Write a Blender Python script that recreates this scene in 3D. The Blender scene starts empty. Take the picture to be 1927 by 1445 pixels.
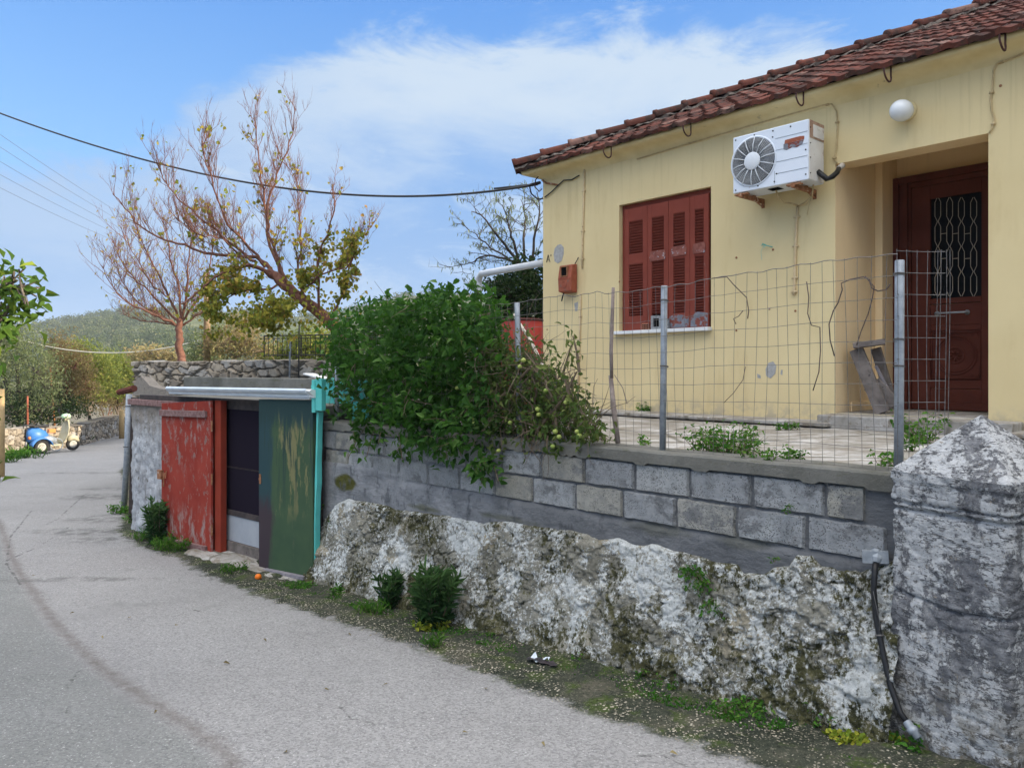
import bpy, math, random
import numpy as np
from mathutils import Vector, Matrix
EXPOSURE = 0.85; SUN_E = 5.0; SKY_S = 0.10; HAZE = 0.00038
BLUE_LOW, BLUE_HIGH = (.13, .33, .68), (.03, .20, .66)
BANK_LOW, BANK_HIGH = (.185, .29, .455), (.14, .26, .475)
CLOUD = (.345, .415, .50); OVER_FILL = (2.45, 2.36, 2.2)
R = math.radians
random.seed(11)
rng = np.random.default_rng(11)
scene = bpy.context.scene
COL = scene.collection
E, F, CX, HY = 1.7, 1447.0, 963.5, 695.0      # eye height (m) and the lens of the photograph


def W(px, py, Y):
    return Vector(((px - CX) / F * Y, Y, E - (py - HY) / F * Y))


_gy = [-5, 0, 3.7, 5.5, 7.5, 9.6, 12, 24, 34, 60, 120]
_gz = [-1.45, -1.63, -1.79, -1.92, -2.07, -2.11, -2.17, -2.6, -2.86, -3.6, -6]


def G(Y):                                       # height of the road and ground
    return E + np.interp(Y, _gy, _gz)


def on_ground(px, py):
    Y = 5.0
    for _ in range(40):
        Y = (E - float(G(Y))) * F / (py - HY)
    return Vector(((px - CX) / F * Y, Y, float(G(Y))))


class Frame:                                    # an upright plane: x to the right along it, y into it
    def __init__(s, ox, oy, dx, dy, z0):
        l = math.hypot(dx, dy)
        s.o = (ox, oy); s.d = (dx / l, dy / l); s.n = (-s.d[1], s.d[0]); s.z0 = z0
        s.ang = math.atan2(s.d[1], s.d[0])
        s.loc = (ox, oy, z0)

    def hit(s, px, py, dep=0.0):
        u = (px - CX) / F
        Y = (dep + s.o[0] * s.n[0] + s.o[1] * s.n[1]) / (u * s.n[0] + s.n[1])
        X = u * Y
        return ((X - s.o[0]) * s.d[0] + (Y - s.o[1]) * s.d[1], E - (py - HY) / F * Y - s.z0)

    def S(s, px, dep=0.0): return s.hit(px, HY, dep)[0]

    def Z(s, px, py, dep=0.0): return s.hit(px, py, dep)[1]

    def world(s, x, y, z=0.0):
        return Vector((s.o[0] + s.d[0] * x + s.n[0] * y, s.o[1] + s.d[1] * x + s.n[1] * y, s.z0 + z))


# ------------------------------------------------------------------ noise
def _h(i, j, k, seed):
    n = (i * 374761393 + j * 668265263 + k * 2147483647 + seed * 974634777).astype(np.int64) & 0xffffffff
    n = ((n ^ (n >> 13)) * 1274126177) & 0xffffffff
    n = ((n ^ (n >> 16)) * 2246822519) & 0xffffffff
    return ((n ^ (n >> 15)) & 0xffffff) / float(0xffffff)


def vnoise(p, seed=0):
    p = np.asarray(p, float)
    i = np.floor(p).astype(np.int64); f = p - i
    f = f * f * (3 - 2 * f)
    r = 0
    for a in (0, 1):
        for b in (0, 1):
            for c in (0, 1):
                w = (f[:, 0] if a else 1 - f[:, 0]) * (f[:, 1] if b else 1 - f[:, 1]) * (f[:, 2] if c else 1 - f[:, 2])
                r = r + w * _h(i[:, 0] + a, i[:, 1] + b, i[:, 2] + c, seed)
    return r


def fbm(p, octv=4, seed=0, gain=.5):
    p = np.asarray(p, float); a, t, r = 1.0, 0, 0
    for o in range(octv):
        r = r + a * vnoise(p * 2 ** o + o * 17.3, seed + o); t += a; a *= gain
    return r / t


def worley(p, seed=0):
    p = np.asarray(p, float)
    i = np.floor(p).astype(np.int64)
    d1 = np.full(len(p), 9.); d2 = np.full(len(p), 9.); cid = np.zeros(len(p))
    for a in (-1, 0, 1):
        for b in (-1, 0, 1):
            for c in (-1, 0, 1):
                q = i + np.array([a, b, c])
                o = np.stack([_h(q[:, 0], q[:, 1], q[:, 2], seed + s) for s in (1, 2, 3)], 1)
                d = np.linalg.norm(q + o - p, axis=1)
                m = d < d1
                d2 = np.where(m, d1, np.minimum(d2, d)); cid = np.where(m, o[:, 0], cid); d1 = np.where(m, d, d1)
    return d1, d2, cid


def sstep(a, b, x):
    t = np.clip((x - a) / (b - a), 0, 1)
    return t * t * (3 - 2 * t)


# ------------------------------------------------------------------ nodes
class NT:
    def __init__(s, tree): s.t = tree; s.n = tree.nodes; s.l = tree.links

    def new(s, typ, **kw):
        n = s.n.new(typ)
        for k, v in kw.items():
            if k in ('ins',):
                for a, b in v.items(): s.put(n.inputs[a], b)
            else: setattr(n, k, v)
        return n

    def put(s, sock, v):
        if isinstance(v, bpy.types.NodeSocket): s.l.new(v, sock)
        elif isinstance(v, (tuple, list)) and len(v) == 3 and sock.type == 'RGBA': sock.default_value = (*v, 1)
        else: sock.default_value = v

    def coord(s, kind='Object'): return s.new('ShaderNodeTexCoord').outputs[kind]

    def mapping(s, v, scale=(1, 1, 1), loc=(0, 0, 0), rot=(0, 0, 0)):
        m = s.new('ShaderNodeMapping'); s.put(m.inputs[0], v)
        m.inputs['Scale'].default_value = scale; m.inputs['Location'].default_value = loc; m.inputs['Rotation'].default_value = rot
        return m.outputs[0]

    def noise(s, v, scale, detail=4, rough=.55, dist=0.0):
        n = s.new('ShaderNodeTexNoise'); s.put(n.inputs['Vector'], v)
        n.inputs['Scale'].default_value = scale; n.inputs['Detail'].default_value = detail
        n.inputs['Roughness'].default_value = rough; n.inputs['Distortion'].default_value = dist
        return n.outputs['Fac']

    def voro(s, v, scale, feature='F1', out='Distance', rand=1.0):
        n = s.new('ShaderNodeTexVoronoi', feature=feature); s.put(n.inputs['Vector'], v)
        n.inputs['Scale'].default_value = scale; n.inputs['Randomness'].default_value = rand
        return n.outputs[out]

    def ramp(s, f, stops, interp='LINEAR'):
        n = s.new('ShaderNodeValToRGB'); s.put(n.inputs[0], f); cr = n.color_ramp; cr.interpolation = interp
        while len(cr.elements) < len(stops): cr.elements.new(.5)
        for e, (p, c) in zip(cr.elements, stops):
            e.position = p; e.color = (*c, 1) if isinstance(c, (tuple, list)) else (c, c, c, 1)
        return n.outputs[0]

    def mix(s, f, a, b, blend='MIX'):
        n = s.new('ShaderNodeMix', data_type='RGBA', blend_type=blend, clamp_factor=True)
        s.put(n.inputs[0], f); s.put(n.inputs[6], a); s.put(n.inputs[7], b)
        return n.outputs[2]

    def math(s, op, a, b=0.0, c=0.0, clamp=False):
        n = s.new('ShaderNodeMath', operation=op, use_clamp=clamp)
        s.put(n.inputs[0], a); s.put(n.inputs[1], b)
        if op in ('MULTIPLY_ADD', 'COMPARE', 'SMOOTH_MIN'): s.put(n.inputs[2], c)
        return n.outputs[0]

    def mrange(s, v, a, b, c=0.0, d=1.0, smooth=True):
        n = s.new('ShaderNodeMapRange'); n.interpolation_type = 'SMOOTHSTEP' if smooth else 'LINEAR'
        s.put(n.inputs[0], v)
        for i, x in enumerate((a, b, c, d)): s.put(n.inputs[1 + i], x)
        return n.outputs[0]

    def attr(s, name): return s.new('ShaderNodeAttribute', attribute_name=name).outputs['Fac']

    def sep(s, v):
        n = s.new('ShaderNodeSeparateXYZ'); s.put(n.inputs[0], v); return n.outputs

    def bump(s, h, strength=.3, dist=.01, nrm=None):
        n = s.new('ShaderNodeBump'); s.put(n.inputs['Height'], h)
        n.inputs['Strength'].default_value = strength; n.inputs['Distance'].default_value = dist
        if nrm is not None: s.put(n.inputs['Normal'], nrm)
        return n.outputs[0]

    def bsdf(s, col, rough=.8, nrm=None, metal=0.0, spec=.05, trans=None):
        n = s.new('ShaderNodeBsdfPrincipled')
        s.put(n.inputs['Base Color'], col); s.put(n.inputs['Roughness'], rough); s.put(n.inputs['Metallic'], metal)
        n.inputs['Specular IOR Level'].default_value = spec
        if nrm is not None: s.put(n.inputs['Normal'], nrm)
        out = n.outputs[0]
        if trans is not None:
            t = s.new('ShaderNodeBsdfTranslucent'); s.put(t.inputs[0], trans[1])
            m = s.new('ShaderNodeMixShader'); m.inputs[0].default_value = trans[0]
            s.l.new(out, m.inputs[1]); s.l.new(t.outputs[0], m.inputs[2]); out = m.outputs[0]
        o = s.n.get('Material Output') or s.new('ShaderNodeOutputMaterial')
        s.l.new(out, o.inputs['Surface'])
        return n


MATS = {}


def material(name):
    def deco(fn):
        m = bpy.data.materials.new(name); m.use_nodes = True
        m.node_tree.nodes.clear()
        fn(NT(m.node_tree)); MATS[name] = m
        return fn
    return deco


def simple(name, c1, c2=None, rough=.7, scale=12, bump=.15, dist=.004, metal=0.0, spec=.3, speck=None, detail=6, lo=.35, hi=.65):
    @material(name)
    def _(n):
        v = n.coord(); f = n.noise(v, scale, detail)
        c = n.ramp(f, [(lo, c1), (hi, c2 or c1)])
        if speck: c = n.mix(n.mrange(n.noise(v, speck[0], 5, .6), speck[1], speck[1] + .06), c, speck[2])
        n.bsdf(c, rough, n.bump(n.noise(v, scale * 5, 4), bump, dist), metal, spec)


# ------------------------------------------------------------------ meshes
class MB:
    def __init__(s): s.v = []; s.f = []; s.t = []; s.k = 0

    def add(s, v, f, tint=.5):
        v = [tuple(p) for p in v]
        k = s.k; s.v += v; s.k += len(v)
        s.f += [tuple(i + k for i in q) for q in f]
        s.t += [tint] * len(v) if not hasattr(tint, '__len__') else list(tint)
        return s

    def box(s, a, b, tint=.5, M=None):
        x0, y0, z0 = a; x1, y1, z1 = b
        v = [(x0, y0, z0), (x1, y0, z0), (x1, y1, z0), (x0, y1, z0), (x0, y0, z1), (x1, y0, z1), (x1, y1, z1), (x0, y1, z1)]
        if M is not None: v = [M @ Vector(p) for p in v]
        return s.add(v, [(3, 2, 1, 0), (4, 5, 6, 7), (0, 1, 5, 4), (1, 2, 6, 5), (2, 3, 7, 6), (3, 0, 4, 7)], tint)

    def bar(s, a, b, w, h, tint=.5, up=(0, 0, 1)):
        a = Vector(a); b = Vector(b); d = (b - a); L = d.length; d.normalize()
        x = d.cross(Vector(up))
        if x.length < 1e-4: x = d.cross(Vector((1, 0, 0)))
        x.normalize(); y = x.cross(d)
        M = Matrix((x, d, y)).transposed().to_4x4(); M.translation = a
        return s.box((-w / 2, 0, -h / 2), (w / 2, L, h / 2), tint, M)

    def tube(s, pts, r, n=6, tint=.5, cap=True):
        pts = [Vector(p) for p in pts]
        if not hasattr(r, '__len__'): r = [r] * len(pts)
        v = []; ref = None
        for i, p in enumerate(pts):
            d = (pts[min(i + 1, len(pts) - 1)] - pts[max(i - 1, 0)])
            if d.length < 1e-9: d = Vector((0, 0, 1))
            d.normalize()
            if ref is None:
                ref = d.cross(Vector((0, 0, 1)) if abs(d.z) < .9 else Vector((1, 0, 0))).normalized()
            else:
                ref = (ref - d * ref.dot(d))
                ref = ref.normalized() if ref.length > 1e-6 else d.cross(Vector((.3, .5, .8))).normalized()
            b = d.cross(ref)
            for k in range(n):
                a = 2 * math.pi * k / n
                v.append(p + (ref * math.cos(a) + b * math.sin(a)) * r[i])
        f = []
        for i in range(len(pts) - 1):
            for k in range(n):
                f.append((i * n + k, i * n + (k + 1) % n, (i + 1) * n + (k + 1) % n, (i + 1) * n + k))
        if cap: f += [tuple(range(n - 1, -1, -1)), tuple(range((len(pts) - 1) * n, len(pts) * n))]
        return s.add(v, f, tint)

    def lathe(s, prof, o=(0, 0, 0), axis=(0, 0, 1), n=24, tint=.5):      # prof: (radius, height) along axis
        ax = Vector(axis).normalized(); x = ax.cross(Vector((0, 0, 1)) if abs(ax.z) < .9 else Vector((1, 0, 0))).normalized(); y = ax.cross(x)
        o = Vector(o); v = []; f = []
        for r, h in prof:
            for k in range(n):
                a = 2 * math.pi * k / n
                v.append(o + ax * h + (x * math.cos(a) + y * math.sin(a)) * max(r, 1e-4))
        for i in range(len(prof) - 1):
            for k in range(n):
                f.append((i * n + k, i * n + (k + 1) % n, (i + 1) * n + (k + 1) % n, (i + 1) * n + k))
        f += [tuple(range(n - 1, -1, -1)), tuple(range((len(prof) - 1) * n, len(prof) * n))]
        return s.add(v, f, tint)

    def ring(s, o, axis, rad, r, seg=32, n=5, tint=.5, a0=0, a1=2 * math.pi, sx=1.0):
        ax = Vector(axis).normalized(); x = ax.cross(Vector((0, 0, 1)) if abs(ax.z) < .9 else Vector((1, 0, 0))).normalized(); y = ax.cross(x)
        P = [Vector(o) + (x * math.cos(a) * sx + y * math.sin(a)) * rad for a in np.linspace(a0, a1, seg + 1)]
        return s.tube(P, r, n, tint, cap=abs(a1 - a0) < 6.2)

    def prism(s, poly, y0, y1, tint=.5):        # poly in (x, z), pushed along y
        n = len(poly)
        v = [(x, y0, z) for x, z in poly] + [(x, y1, z) for x, z in poly]
        f = [tuple(range(n)), tuple(range(2 * n - 1, n - 1, -1))] + [(i, i + n, (i + 1) % n + n, (i + 1) % n) for i in range(n)]
        return s.add(v, f, tint)

    def build(s, name, mat, parent=None, smooth=False, bevel=0, off=None):
        v = np.array(s.v, float).reshape(-1, 3)
        if off is not None: v = v - np.array(off)
        return mesh(name, v, s.f, mat, parent, smooth, {'tint': np.array(s.t)}, bevel)


def mesh(name, v, f, mat, parent=None, smooth=False, attrs=None, bevel=0):
    me = bpy.data.meshes.new(name)
    v = np.asarray(v, float)
    if isinstance(f, np.ndarray):
        k = f.shape[1]
        me.vertices.add(len(v)); me.vertices.foreach_set('co', v.ravel())
        me.loops.add(f.size); me.loops.foreach_set('vertex_index', f.ravel().astype(np.int32))
        me.polygons.add(len(f)); me.polygons.foreach_set('loop_start', np.arange(0, f.size, k, dtype=np.int32))
        me.polygons.foreach_set('loop_total', np.full(len(f), k, np.int32))
        me.update(calc_edges=True); me.validate()
    else:
        me.from_pydata(v.tolist(), [], f)
    for k, a in (attrs or {}).items():
        at = me.attributes.new(k, 'FLOAT', 'POINT'); at.data.foreach_set('value', np.asarray(a, np.float32))
    me.polygons.foreach_set('use_smooth', np.full(len(me.polygons), bool(smooth)))
    o = bpy.data.objects.new(name, me); COL.objects.link(o)
    me.materials.append(MATS[mat] if isinstance(mat, str) else mat)
    if parent is not None: o.parent = parent
    if bevel:
        b = o.modifiers.new('bevel', 'BEVEL'); b.width = bevel; b.segments = 2; b.limit_method = 'ANGLE'
    return o


def grid_faces(nr, nc):
    i = np.arange(nr * nc).reshape(nr, nc)
    return np.stack([i[:-1, :-1].ravel(), i[:-1, 1:].ravel(), i[1:, 1:].ravel(), i[1:, :-1].ravel()], 1)


def thing(name, label, cat, loc=(0, 0, 0), rotz=0.0, group=None):
    o = bpy.data.objects.new(name, None); COL.objects.link(o)
    o.empty_display_size = .1
    o.location = loc; o.rotation_euler = (0, 0, rotz)
    return tag(o, label, cat, group)


def tag(o, label, cat, group=None):
    o['label'] = label; o['category'] = cat
    if group: o['group'] = group
    return o


def struct(o, kind='structure'):
    o['kind'] = kind
    return o


def unit(a): return a / np.maximum(np.linalg.norm(a, axis=1, keepdims=True), 1e-9)


def leaves(name, P, D, L, wid, mat, parent=None, tint=None, N=None, rich=True, droop=.12, fold=.18, off=None):
    P = np.asarray(P, float); n = len(P)
    if off is not None: P = P - np.array(off)
    D = unit(np.asarray(D, float))
    N = rng.normal(size=(n, 3)) + np.array([0, 0, .9]) if N is None else np.asarray(N, float)
    Yv = unit(np.cross(N, D)); Zv = np.cross(D, Yv)
    L = np.broadcast_to(np.asarray(L, float), (n,)) * rng.uniform(.65, 1.25, n)
    wid = L * np.broadcast_to(np.asarray(wid, float), (n,))
    if rich:
        T = np.array([(0, 0, 0), (.32, .5, fold), (.36, 0, 0), (.32, -.5, fold), (.72, .33, fold * .5 - droop), (.74, 0, -droop), (.72, -.33, fold * .5 - droop), (1, 0, -2.4 * droop)])
        tri = np.array([(0, 2, 1), (0, 3, 2), (1, 2, 5), (1, 5, 4), (2, 3, 6), (2, 6, 5), (4, 5, 7), (5, 6, 7)])
    else:
        T = np.array([(0, 0, 0), (.45, .5, fold), (1, 0, -droop), (.45, -.5, fold)])
        tri = np.array([(0, 2, 1), (0, 3, 2)])
    V = P[:, None] + D[:, None] * (T[:, 0][None, :, None] * L[:, None, None]) + Yv[:, None] * (T[:, 1][None, :, None] * wid[:, None, None]) + Zv[:, None] * (T[:, 2][None, :, None] * L[:, None, None])
    Fc = (tri[None] + (np.arange(n) * len(T))[:, None, None]).reshape(-1, 3)
    tint = rng.uniform(0, 1, n) if tint is None else np.asarray(tint, float)
    return mesh(name, V.reshape(-1, 3), Fc, mat, parent, False, {'tint': np.repeat(tint, len(T))})


def rand_dirs(n, up=0.0):
    d = rng.normal(size=(n, 3)); d[:, 2] += up
    return unit(d)
# ------------------------------------------------------------------ materials
def plaster(n, tone=(1, 1, 1)):
    v = n.coord(); vs = n.mapping(v, (1.5, 1.5, .35))
    c = n.ramp(n.noise(v, .9, 5), [(.3, (.625, .505, .275)), (.7, (.70, .58, .33))])
    c = n.mix(n.mrange(n.noise(vs, 3.0, 5, .6), .52, .75, 0, .45), c, (.52, .40, .20))
    c = n.mix(n.mrange(n.noise(v, 60, 3), .66, .72, 0, .35), c, (.45, .36, .2))
    z = n.sep(v)[2]
    stk = n.math('MULTIPLY', n.mrange(n.noise(n.mapping(v, (7, 7, .22)), 2.0, 6, .68), .50, .68), n.mrange(n.math('ADD', z, n.math('MULTIPLY', n.noise(n.mapping(v, (5, 5, .3)), 2.4, 4), .9)), 2.5, 3.3))
    c = n.mix(n.math('MULTIPLY', stk, .3), c, (.42, .33, .17))
    low = n.math('MULTIPLY', n.mrange(z, .28, -.05), n.mrange(n.noise(v, 7, 5, .65), .42, .62))
    c = n.mix(low, c, (.40, .35, .26))
    c = n.mix(1.0, c, tone, 'MULTIPLY')
    b = n.bump(n.noise(v, 140, 3), .12, .003, n.bump(n.noise(v, 6, 4), .25, .012))
    n.bsdf(c, .92, b, spec=.05)


material('plaster')(plaster)
material('porch_plaster_lit')(lambda n: plaster(n, (1.19, 1.12, 1.18)))  # peach wall plaster, lightened so light entering the porch sits in its colour
simple('plaster_trim', (.60, .49, .26), (.69, .58, .33), .9, 5, .25, .004, speck=(9, .67, (.42, .35, .22)))
simple('flaked_render', (.30, .30, .29), (.40, .40, .39), .95, 30, .5, .004)
simple('stain', (.30, .17, .08), (.40, .26, .12), .9, 20)
simple('black_paint', (.03, .03, .035), (.08, .08, .08), .8, 40)


@material('roof_tile')
def _(n):
    v = n.coord(); t = n.attr('tint')
    c = n.ramp(t, [(0, (.060, .031, .025)), (.45, (.115, .043, .032)), (.8, (.16, .058, .042)), (1, (.215, .13, .105))])
    c = n.mix(n.mrange(n.noise(v, 7, 7, .75), .46, .60, 0, .8), c, (.045, .036, .031))
    c = n.mix(n.mrange(n.noise(v, 25, 5, .7), .62, .7, 0, .75), c, (.25, .22, .18))
    n.bsdf(c, .92, n.bump(n.noise(v, 60, 5, .7), .6, .008), spec=.05)


def peeling(name, base, base2, under, under2, amt, scale=(6, 6, 1.2), extra=None, rough=.7):
    @material(name)
    def _(n):
        v = n.coord(); vs = n.mapping(v, scale)
        c = n.ramp(n.noise(v, 4, 5), [(.3, base), (.7, base2)])
        u = n.ramp(n.noise(n.mapping(v, (40, 40, 4)), 2, 5, .7), [(.3, under), (.7, under2)])
        f = n.noise(vs, 2.2, 9, .72)
        m = n.mrange(f, amt, amt + .05)
        c = n.mix(m, c, u)
        if extra: c = extra(n, v, c)
        h = n.math('SUBTRACT', n.math('MULTIPLY', n.noise(n.mapping(v, (50, 50, 5)), 2, 5), .5), m)
        n.bsdf(c, n.math('ADD', n.math('MULTIPLY', m, .2), rough), n.bump(h, .5, .0035), spec=.05)


def red_extra(n, v, c):
    x, y, z = n.sep(v)
    pale = n.math('MULTIPLY', n.mrange(z, .62, .25), n.mrange(n.noise(n.mapping(v, (4, 4, 1.5)), 3, 7, .7), .48, .62))
    c = n.mix(pale, c, (.30, .21, .19))
    top = n.math('MULTIPLY', n.mrange(n.noise(n.mapping(v, (6, 6, 2.2)), 1.7, 9, .76), .53, .62), n.mrange(z, .7, 1.2))
    return n.mix(top, c, (.27, .195, .18))


peeling('red_door_paint', (.225, .034, .024), (.29, .050, .034), (.19, .10, .085), (.27, .18, .16), .56, scale=(4, 4, 2.4), extra=red_extra)
peeling('red_frame_paint', (.21, .036, .022), (.26, .046, .027), (.2, .1, .08), (.3, .2, .17), .66)


def green_extra(n, v, c):
    x, y, z = n.sep(v)
    w = n.math('ADD', x, n.math('MULTIPLY', n.noise(n.mapping(v, (3, 3, 1)), 2.5, 6, .65), .34))
    blue = n.mrange(w, .46, .36)
    bl = n.mix(n.mrange(n.math('ADD', z, n.math('MULTIPLY', n.noise(n.mapping(v, (2, 2, .6)), 5, 7, .7), .9)), 1.35, 1.05), (.030, .062, .068), (.055, .042, .048))
    c = n.mix(blue, c, bl)
    tn = n.noise(n.mapping(v, (4.2, 4.2, 1.1)), 1.25, 9, .70)
    tan = n.math('MULTIPLY', n.mrange(n.math('SUBTRACT', tn, n.math('MULTIPLY', n.math('ABSOLUTE', n.math('SUBTRACT', x, .58)), .35)), .445, .505), n.mrange(n.math('ADD', z, n.math('MULTIPLY', n.noise(v, 4, 4), .6)), .85, 1.25))
    tan = n.math('MULTIPLY', tan, n.math('SUBTRACT', 1.0, blue))
    c = n.mix(tan, c, (.175, .17, .082))
    dr = n.noise(n.mapping(v, (11, 11, .8)), 1.6, 8, .7)
    c = n.mix(n.math('MULTIPLY', n.mrange(dr, .54, .60), n.mrange(z, .55, 1.3)), c, (.030, .055, .048))
    return n.mix(n.mrange(n.math('ADD', z, n.math('MULTIPLY', dr, .8)), 1.85, 2.02), c, (.028, .055, .055))


peeling('green_door_paint', (.046, .082, .048), (.060, .100, .054), (.05, .075, .055), (.10, .12, .07), .62, extra=green_extra)
peeling('brown_door_paint', (.085, .026, .018), (.115, .036, .025), (.05, .03, .025), (.10, .06, .05), .66)
peeling('shutter_paint', (.185, .047, .033), (.225, .058, .040), (.16, .09, .075), (.28, .19, .17), .66)
simple('shutter_patch', (.16, .045, .03), (.25, .09, .065), .6, 20, speck=(18, .58, (.32, .33, .36)))
simple('grey_primer', (.13, .14, .17), (.20, .21, .24), .85, 16, speck=(14, .48, (.19, .055, .04)))
peeling('grey_panel_paint', (.28, .31, .34), (.36, .38, .41), (.2, .1, .07), (.25, .15, .12), .66)
peeling('teal_paint', (.08, .44, .41), (.13, .52, .48), (.30, .33, .32), (.22, .25, .25), .63, scale=(9, 9, 5))
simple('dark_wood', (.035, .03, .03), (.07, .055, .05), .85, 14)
simple('weathered_wood', (.10, .085, .075), (.18, .155, .14), .9, 10, .5, .004, speck=(30, .62, (.06, .05, .05)))
simple('grey_wood', (.17, .16, .18), (.27, .25, .27), .9, 18, .4, .003)
simple('bar_wood', (.14, .075, .07), (.25, .16, .15), .9, 25, .4, .003)
simple('stick', (.19, .15, .13), (.30, .25, .22), .9, 18, .4, .003)
simple('pale_stick', (.42, .38, .32), (.55, .5, .43), .8, 18)
simple('orange_wood', (.34, .15, .06), (.42, .2, .09), .8, 18)
simple('yellow_wood', (.42, .29, .14), (.5, .36, .18), .8, 18)
simple('marble', (.62, .64, .64), (.72, .73, .73), .5, 6)
simple('white_plastic', (.62, .66, .70), (.68, .71, .74), .45, 5, .05)
simple('pvc', (.50, .53, .57), (.58, .61, .64), .5, 6, .1)
simple('white_metal', (.66, .72, .80), (.71, .76, .83), .4, 3, .04, speck=(9, .70, (.5, .45, .4)))
simple('ac_side', (.58, .56, .52), (.68, .67, .64), .5, 6, .1, speck=(7, .60, (.36, .25, .18)))
simple('ac_rust', (.26, .15, .10), (.40, .28, .20), .85, 20, .4)
simple('rust', (.20, .08, .035), (.34, .17, .09), .9, 24, .5, speck=(12, .60, (.5, .45, .38)))
simple('rust_red', (.28, .075, .04), (.34, .12, .07), .85, 30, .4)
simple('hook_iron', (.045, .02, .018), (.09, .035, .028), .8, 30)
simple('black_rubber', (.012, .012, .013), (.02, .02, .021), .4, 20, spec=.3)
simple('dark_void', (.006, .006, .006), (.01, .01, .01), 1.0, 10, spec=.0)
simple('cable', (.018, .018, .02), (.03, .03, .03), .6, 20)
simple('pale_cable', (.55, .52, .42), (.6, .56, .46), .6, 20)
simple('thin_cable', (.10, .13, .18), (.14, .17, .22), .6, 20)
simple('pink_conduit', (.55, .42, .24), (.62, .49, .30), .8, 20, speck=(16, .62, (.36, .26, .16)))
simple('painted_cable', (.42, .32, .17), (.55, .43, .24), .8, 20)
simple('galvanised', (.23, .26, .29), (.34, .37, .40), .5, 22, .1, metal=.3, spec=.3)
simple('wire', (.10, .095, .09), (.19, .18, .175), .6, 40, metal=.3)
simple('rusty_wire', (.06, .045, .04), (.12, .085, .07), .8, 40)
simple('white_gutter', (.50, .57, .63), (.60, .66, .71), .4, 6, .06)
simple('meter_red', (.26, .065, .035), (.33, .10, .055), .75, 18, .3, speck=(10, .60, (.20, .10, .075)))
simple('barrel_red', (.33, .032, .026), (.40, .05, .035), .55, 6, .1)
simple('brick_red', (.36, .14, .085), (.43, .19, .12), .9, 40)
simple('tomato_green', (.22, .30, .06), (.34, .38, .10), .4, 6, .05)
simple('orange_skin', (.75, .16, .01), (.8, .2, .015), .5, 60, .2)
simple('paper', (.55, .62, .68), (.62, .68, .74), .7, 30)
simple('dark_foil', (.02, .02, .022), (.05, .04, .045), .4, 30)
simple('scooter_blue', (.04, .155, .42), (.05, .18, .46), .4, 4, .03, spec=.35)
simple('scooter_cream', (.36, .335, .22), (.43, .40, .29), .4, 4, .03)
simple('scooter_mint', (.42, .62, .40), (.48, .68, .45), .4, 4, .03)
simple('lens_orange', (.70, .22, .06), (.75, .25, .08), .3, 4, .02)
simple('tyre', (.02, .02, .02), (.035, .033, .032), .85, 40)
simple('rim', (.36, .35, .31), (.42, .41, .38), .4, 8)
simple('glass_opal', (.66, .69, .71), (.72, .75, .77), .22, 3, .02, spec=.5)
simple('tinted_glass', (.003, .003, .0035), (.005, .005, .005), .35, 3, .01, spec=.06)
simple('grille_paint', (.36, .31, .24), (.44, .38, .30), .6, 30)
simple('iron_black', (.03, .03, .032), (.06, .055, .05), .7, 30)
simple('netting', (.10, .075, .05), (.16, .12, .08), .9, 30)


@material('screen_mesh')
def _(n):
    v = n.coord()
    w = n.voro(n.mapping(v, (1, 1, 1), rot=(0, .785, 0)), 85, 'F1', rand=0.0)
    c = n.mix(n.mrange(w, .25, .6), (.022, .017, .028), (.010, .008, .013))
    n.bsdf(c, .9, n.bump(w, .3, .003), spec=.03)


@material('concrete_coping')
def _(n):
    v = n.coord()
    c = n.ramp(n.noise(v, 2.2, 8, .68), [(.3, (.115, .115, .10)), (.5, (.185, .182, .162)), (.72, (.26, .255, .23))])
    c = n.mix(n.mrange(n.noise(n.mapping(v, (1, 1, 4)), 5, 7, .7), .55, .68, 0, .8), c, (.13, .13, .085))
    c = n.mix(n.mrange(n.voro(v, 55), .12, .05, 0, .8), c, (.07, .065, .055))
    n.bsdf(c, .95, n.bump(n.noise(v, 34, 8, .78), 1.0, .018), spec=.04)


@material('cinder')
def _(n):
    v = n.coord(); t = n.attr('tint')
    c = n.ramp(t, [(0, (.27, .28, .287)), (.4, (.315, .327, .335)), (.75, (.355, .367, .37)), (.9, (.335, .335, .315)), (1, (.325, .315, .275))], 'LINEAR')
    c = n.mix(n.mrange(n.noise(v, 9, 7, .7), .42, .72, 0, .65), c, (.15, .16, .165))
    c = n.mix(n.mrange(n.noise(v, 3.0, 5, .6), .55, .7, 0, .5), c, (.40, .42, .41))
    c = n.mix(n.mrange(n.noise(n.mapping(v, (1, 1, 1.3), loc=(3, 0, 1)), 3.6, 8, .72), .52, .60, 0, .85), c, n.ramp(n.noise(v, 12, 6, .7), [(.3, (.11, .115, .12)), (.7, (.21, .212, .215))]))
    pit = n.mrange(n.voro(v, 105), .36, .16)
    pit = n.math('MULTIPLY', pit, n.mrange(n.noise(v, 14, 4), .36, .54))
    c = n.mix(pit, c, (.10, .10, .10))
    n.bsdf(c, .97, n.bump(n.math('SUBTRACT', n.noise(v, 70, 5, .75), pit), 1.0, .010), spec=.1)


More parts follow.
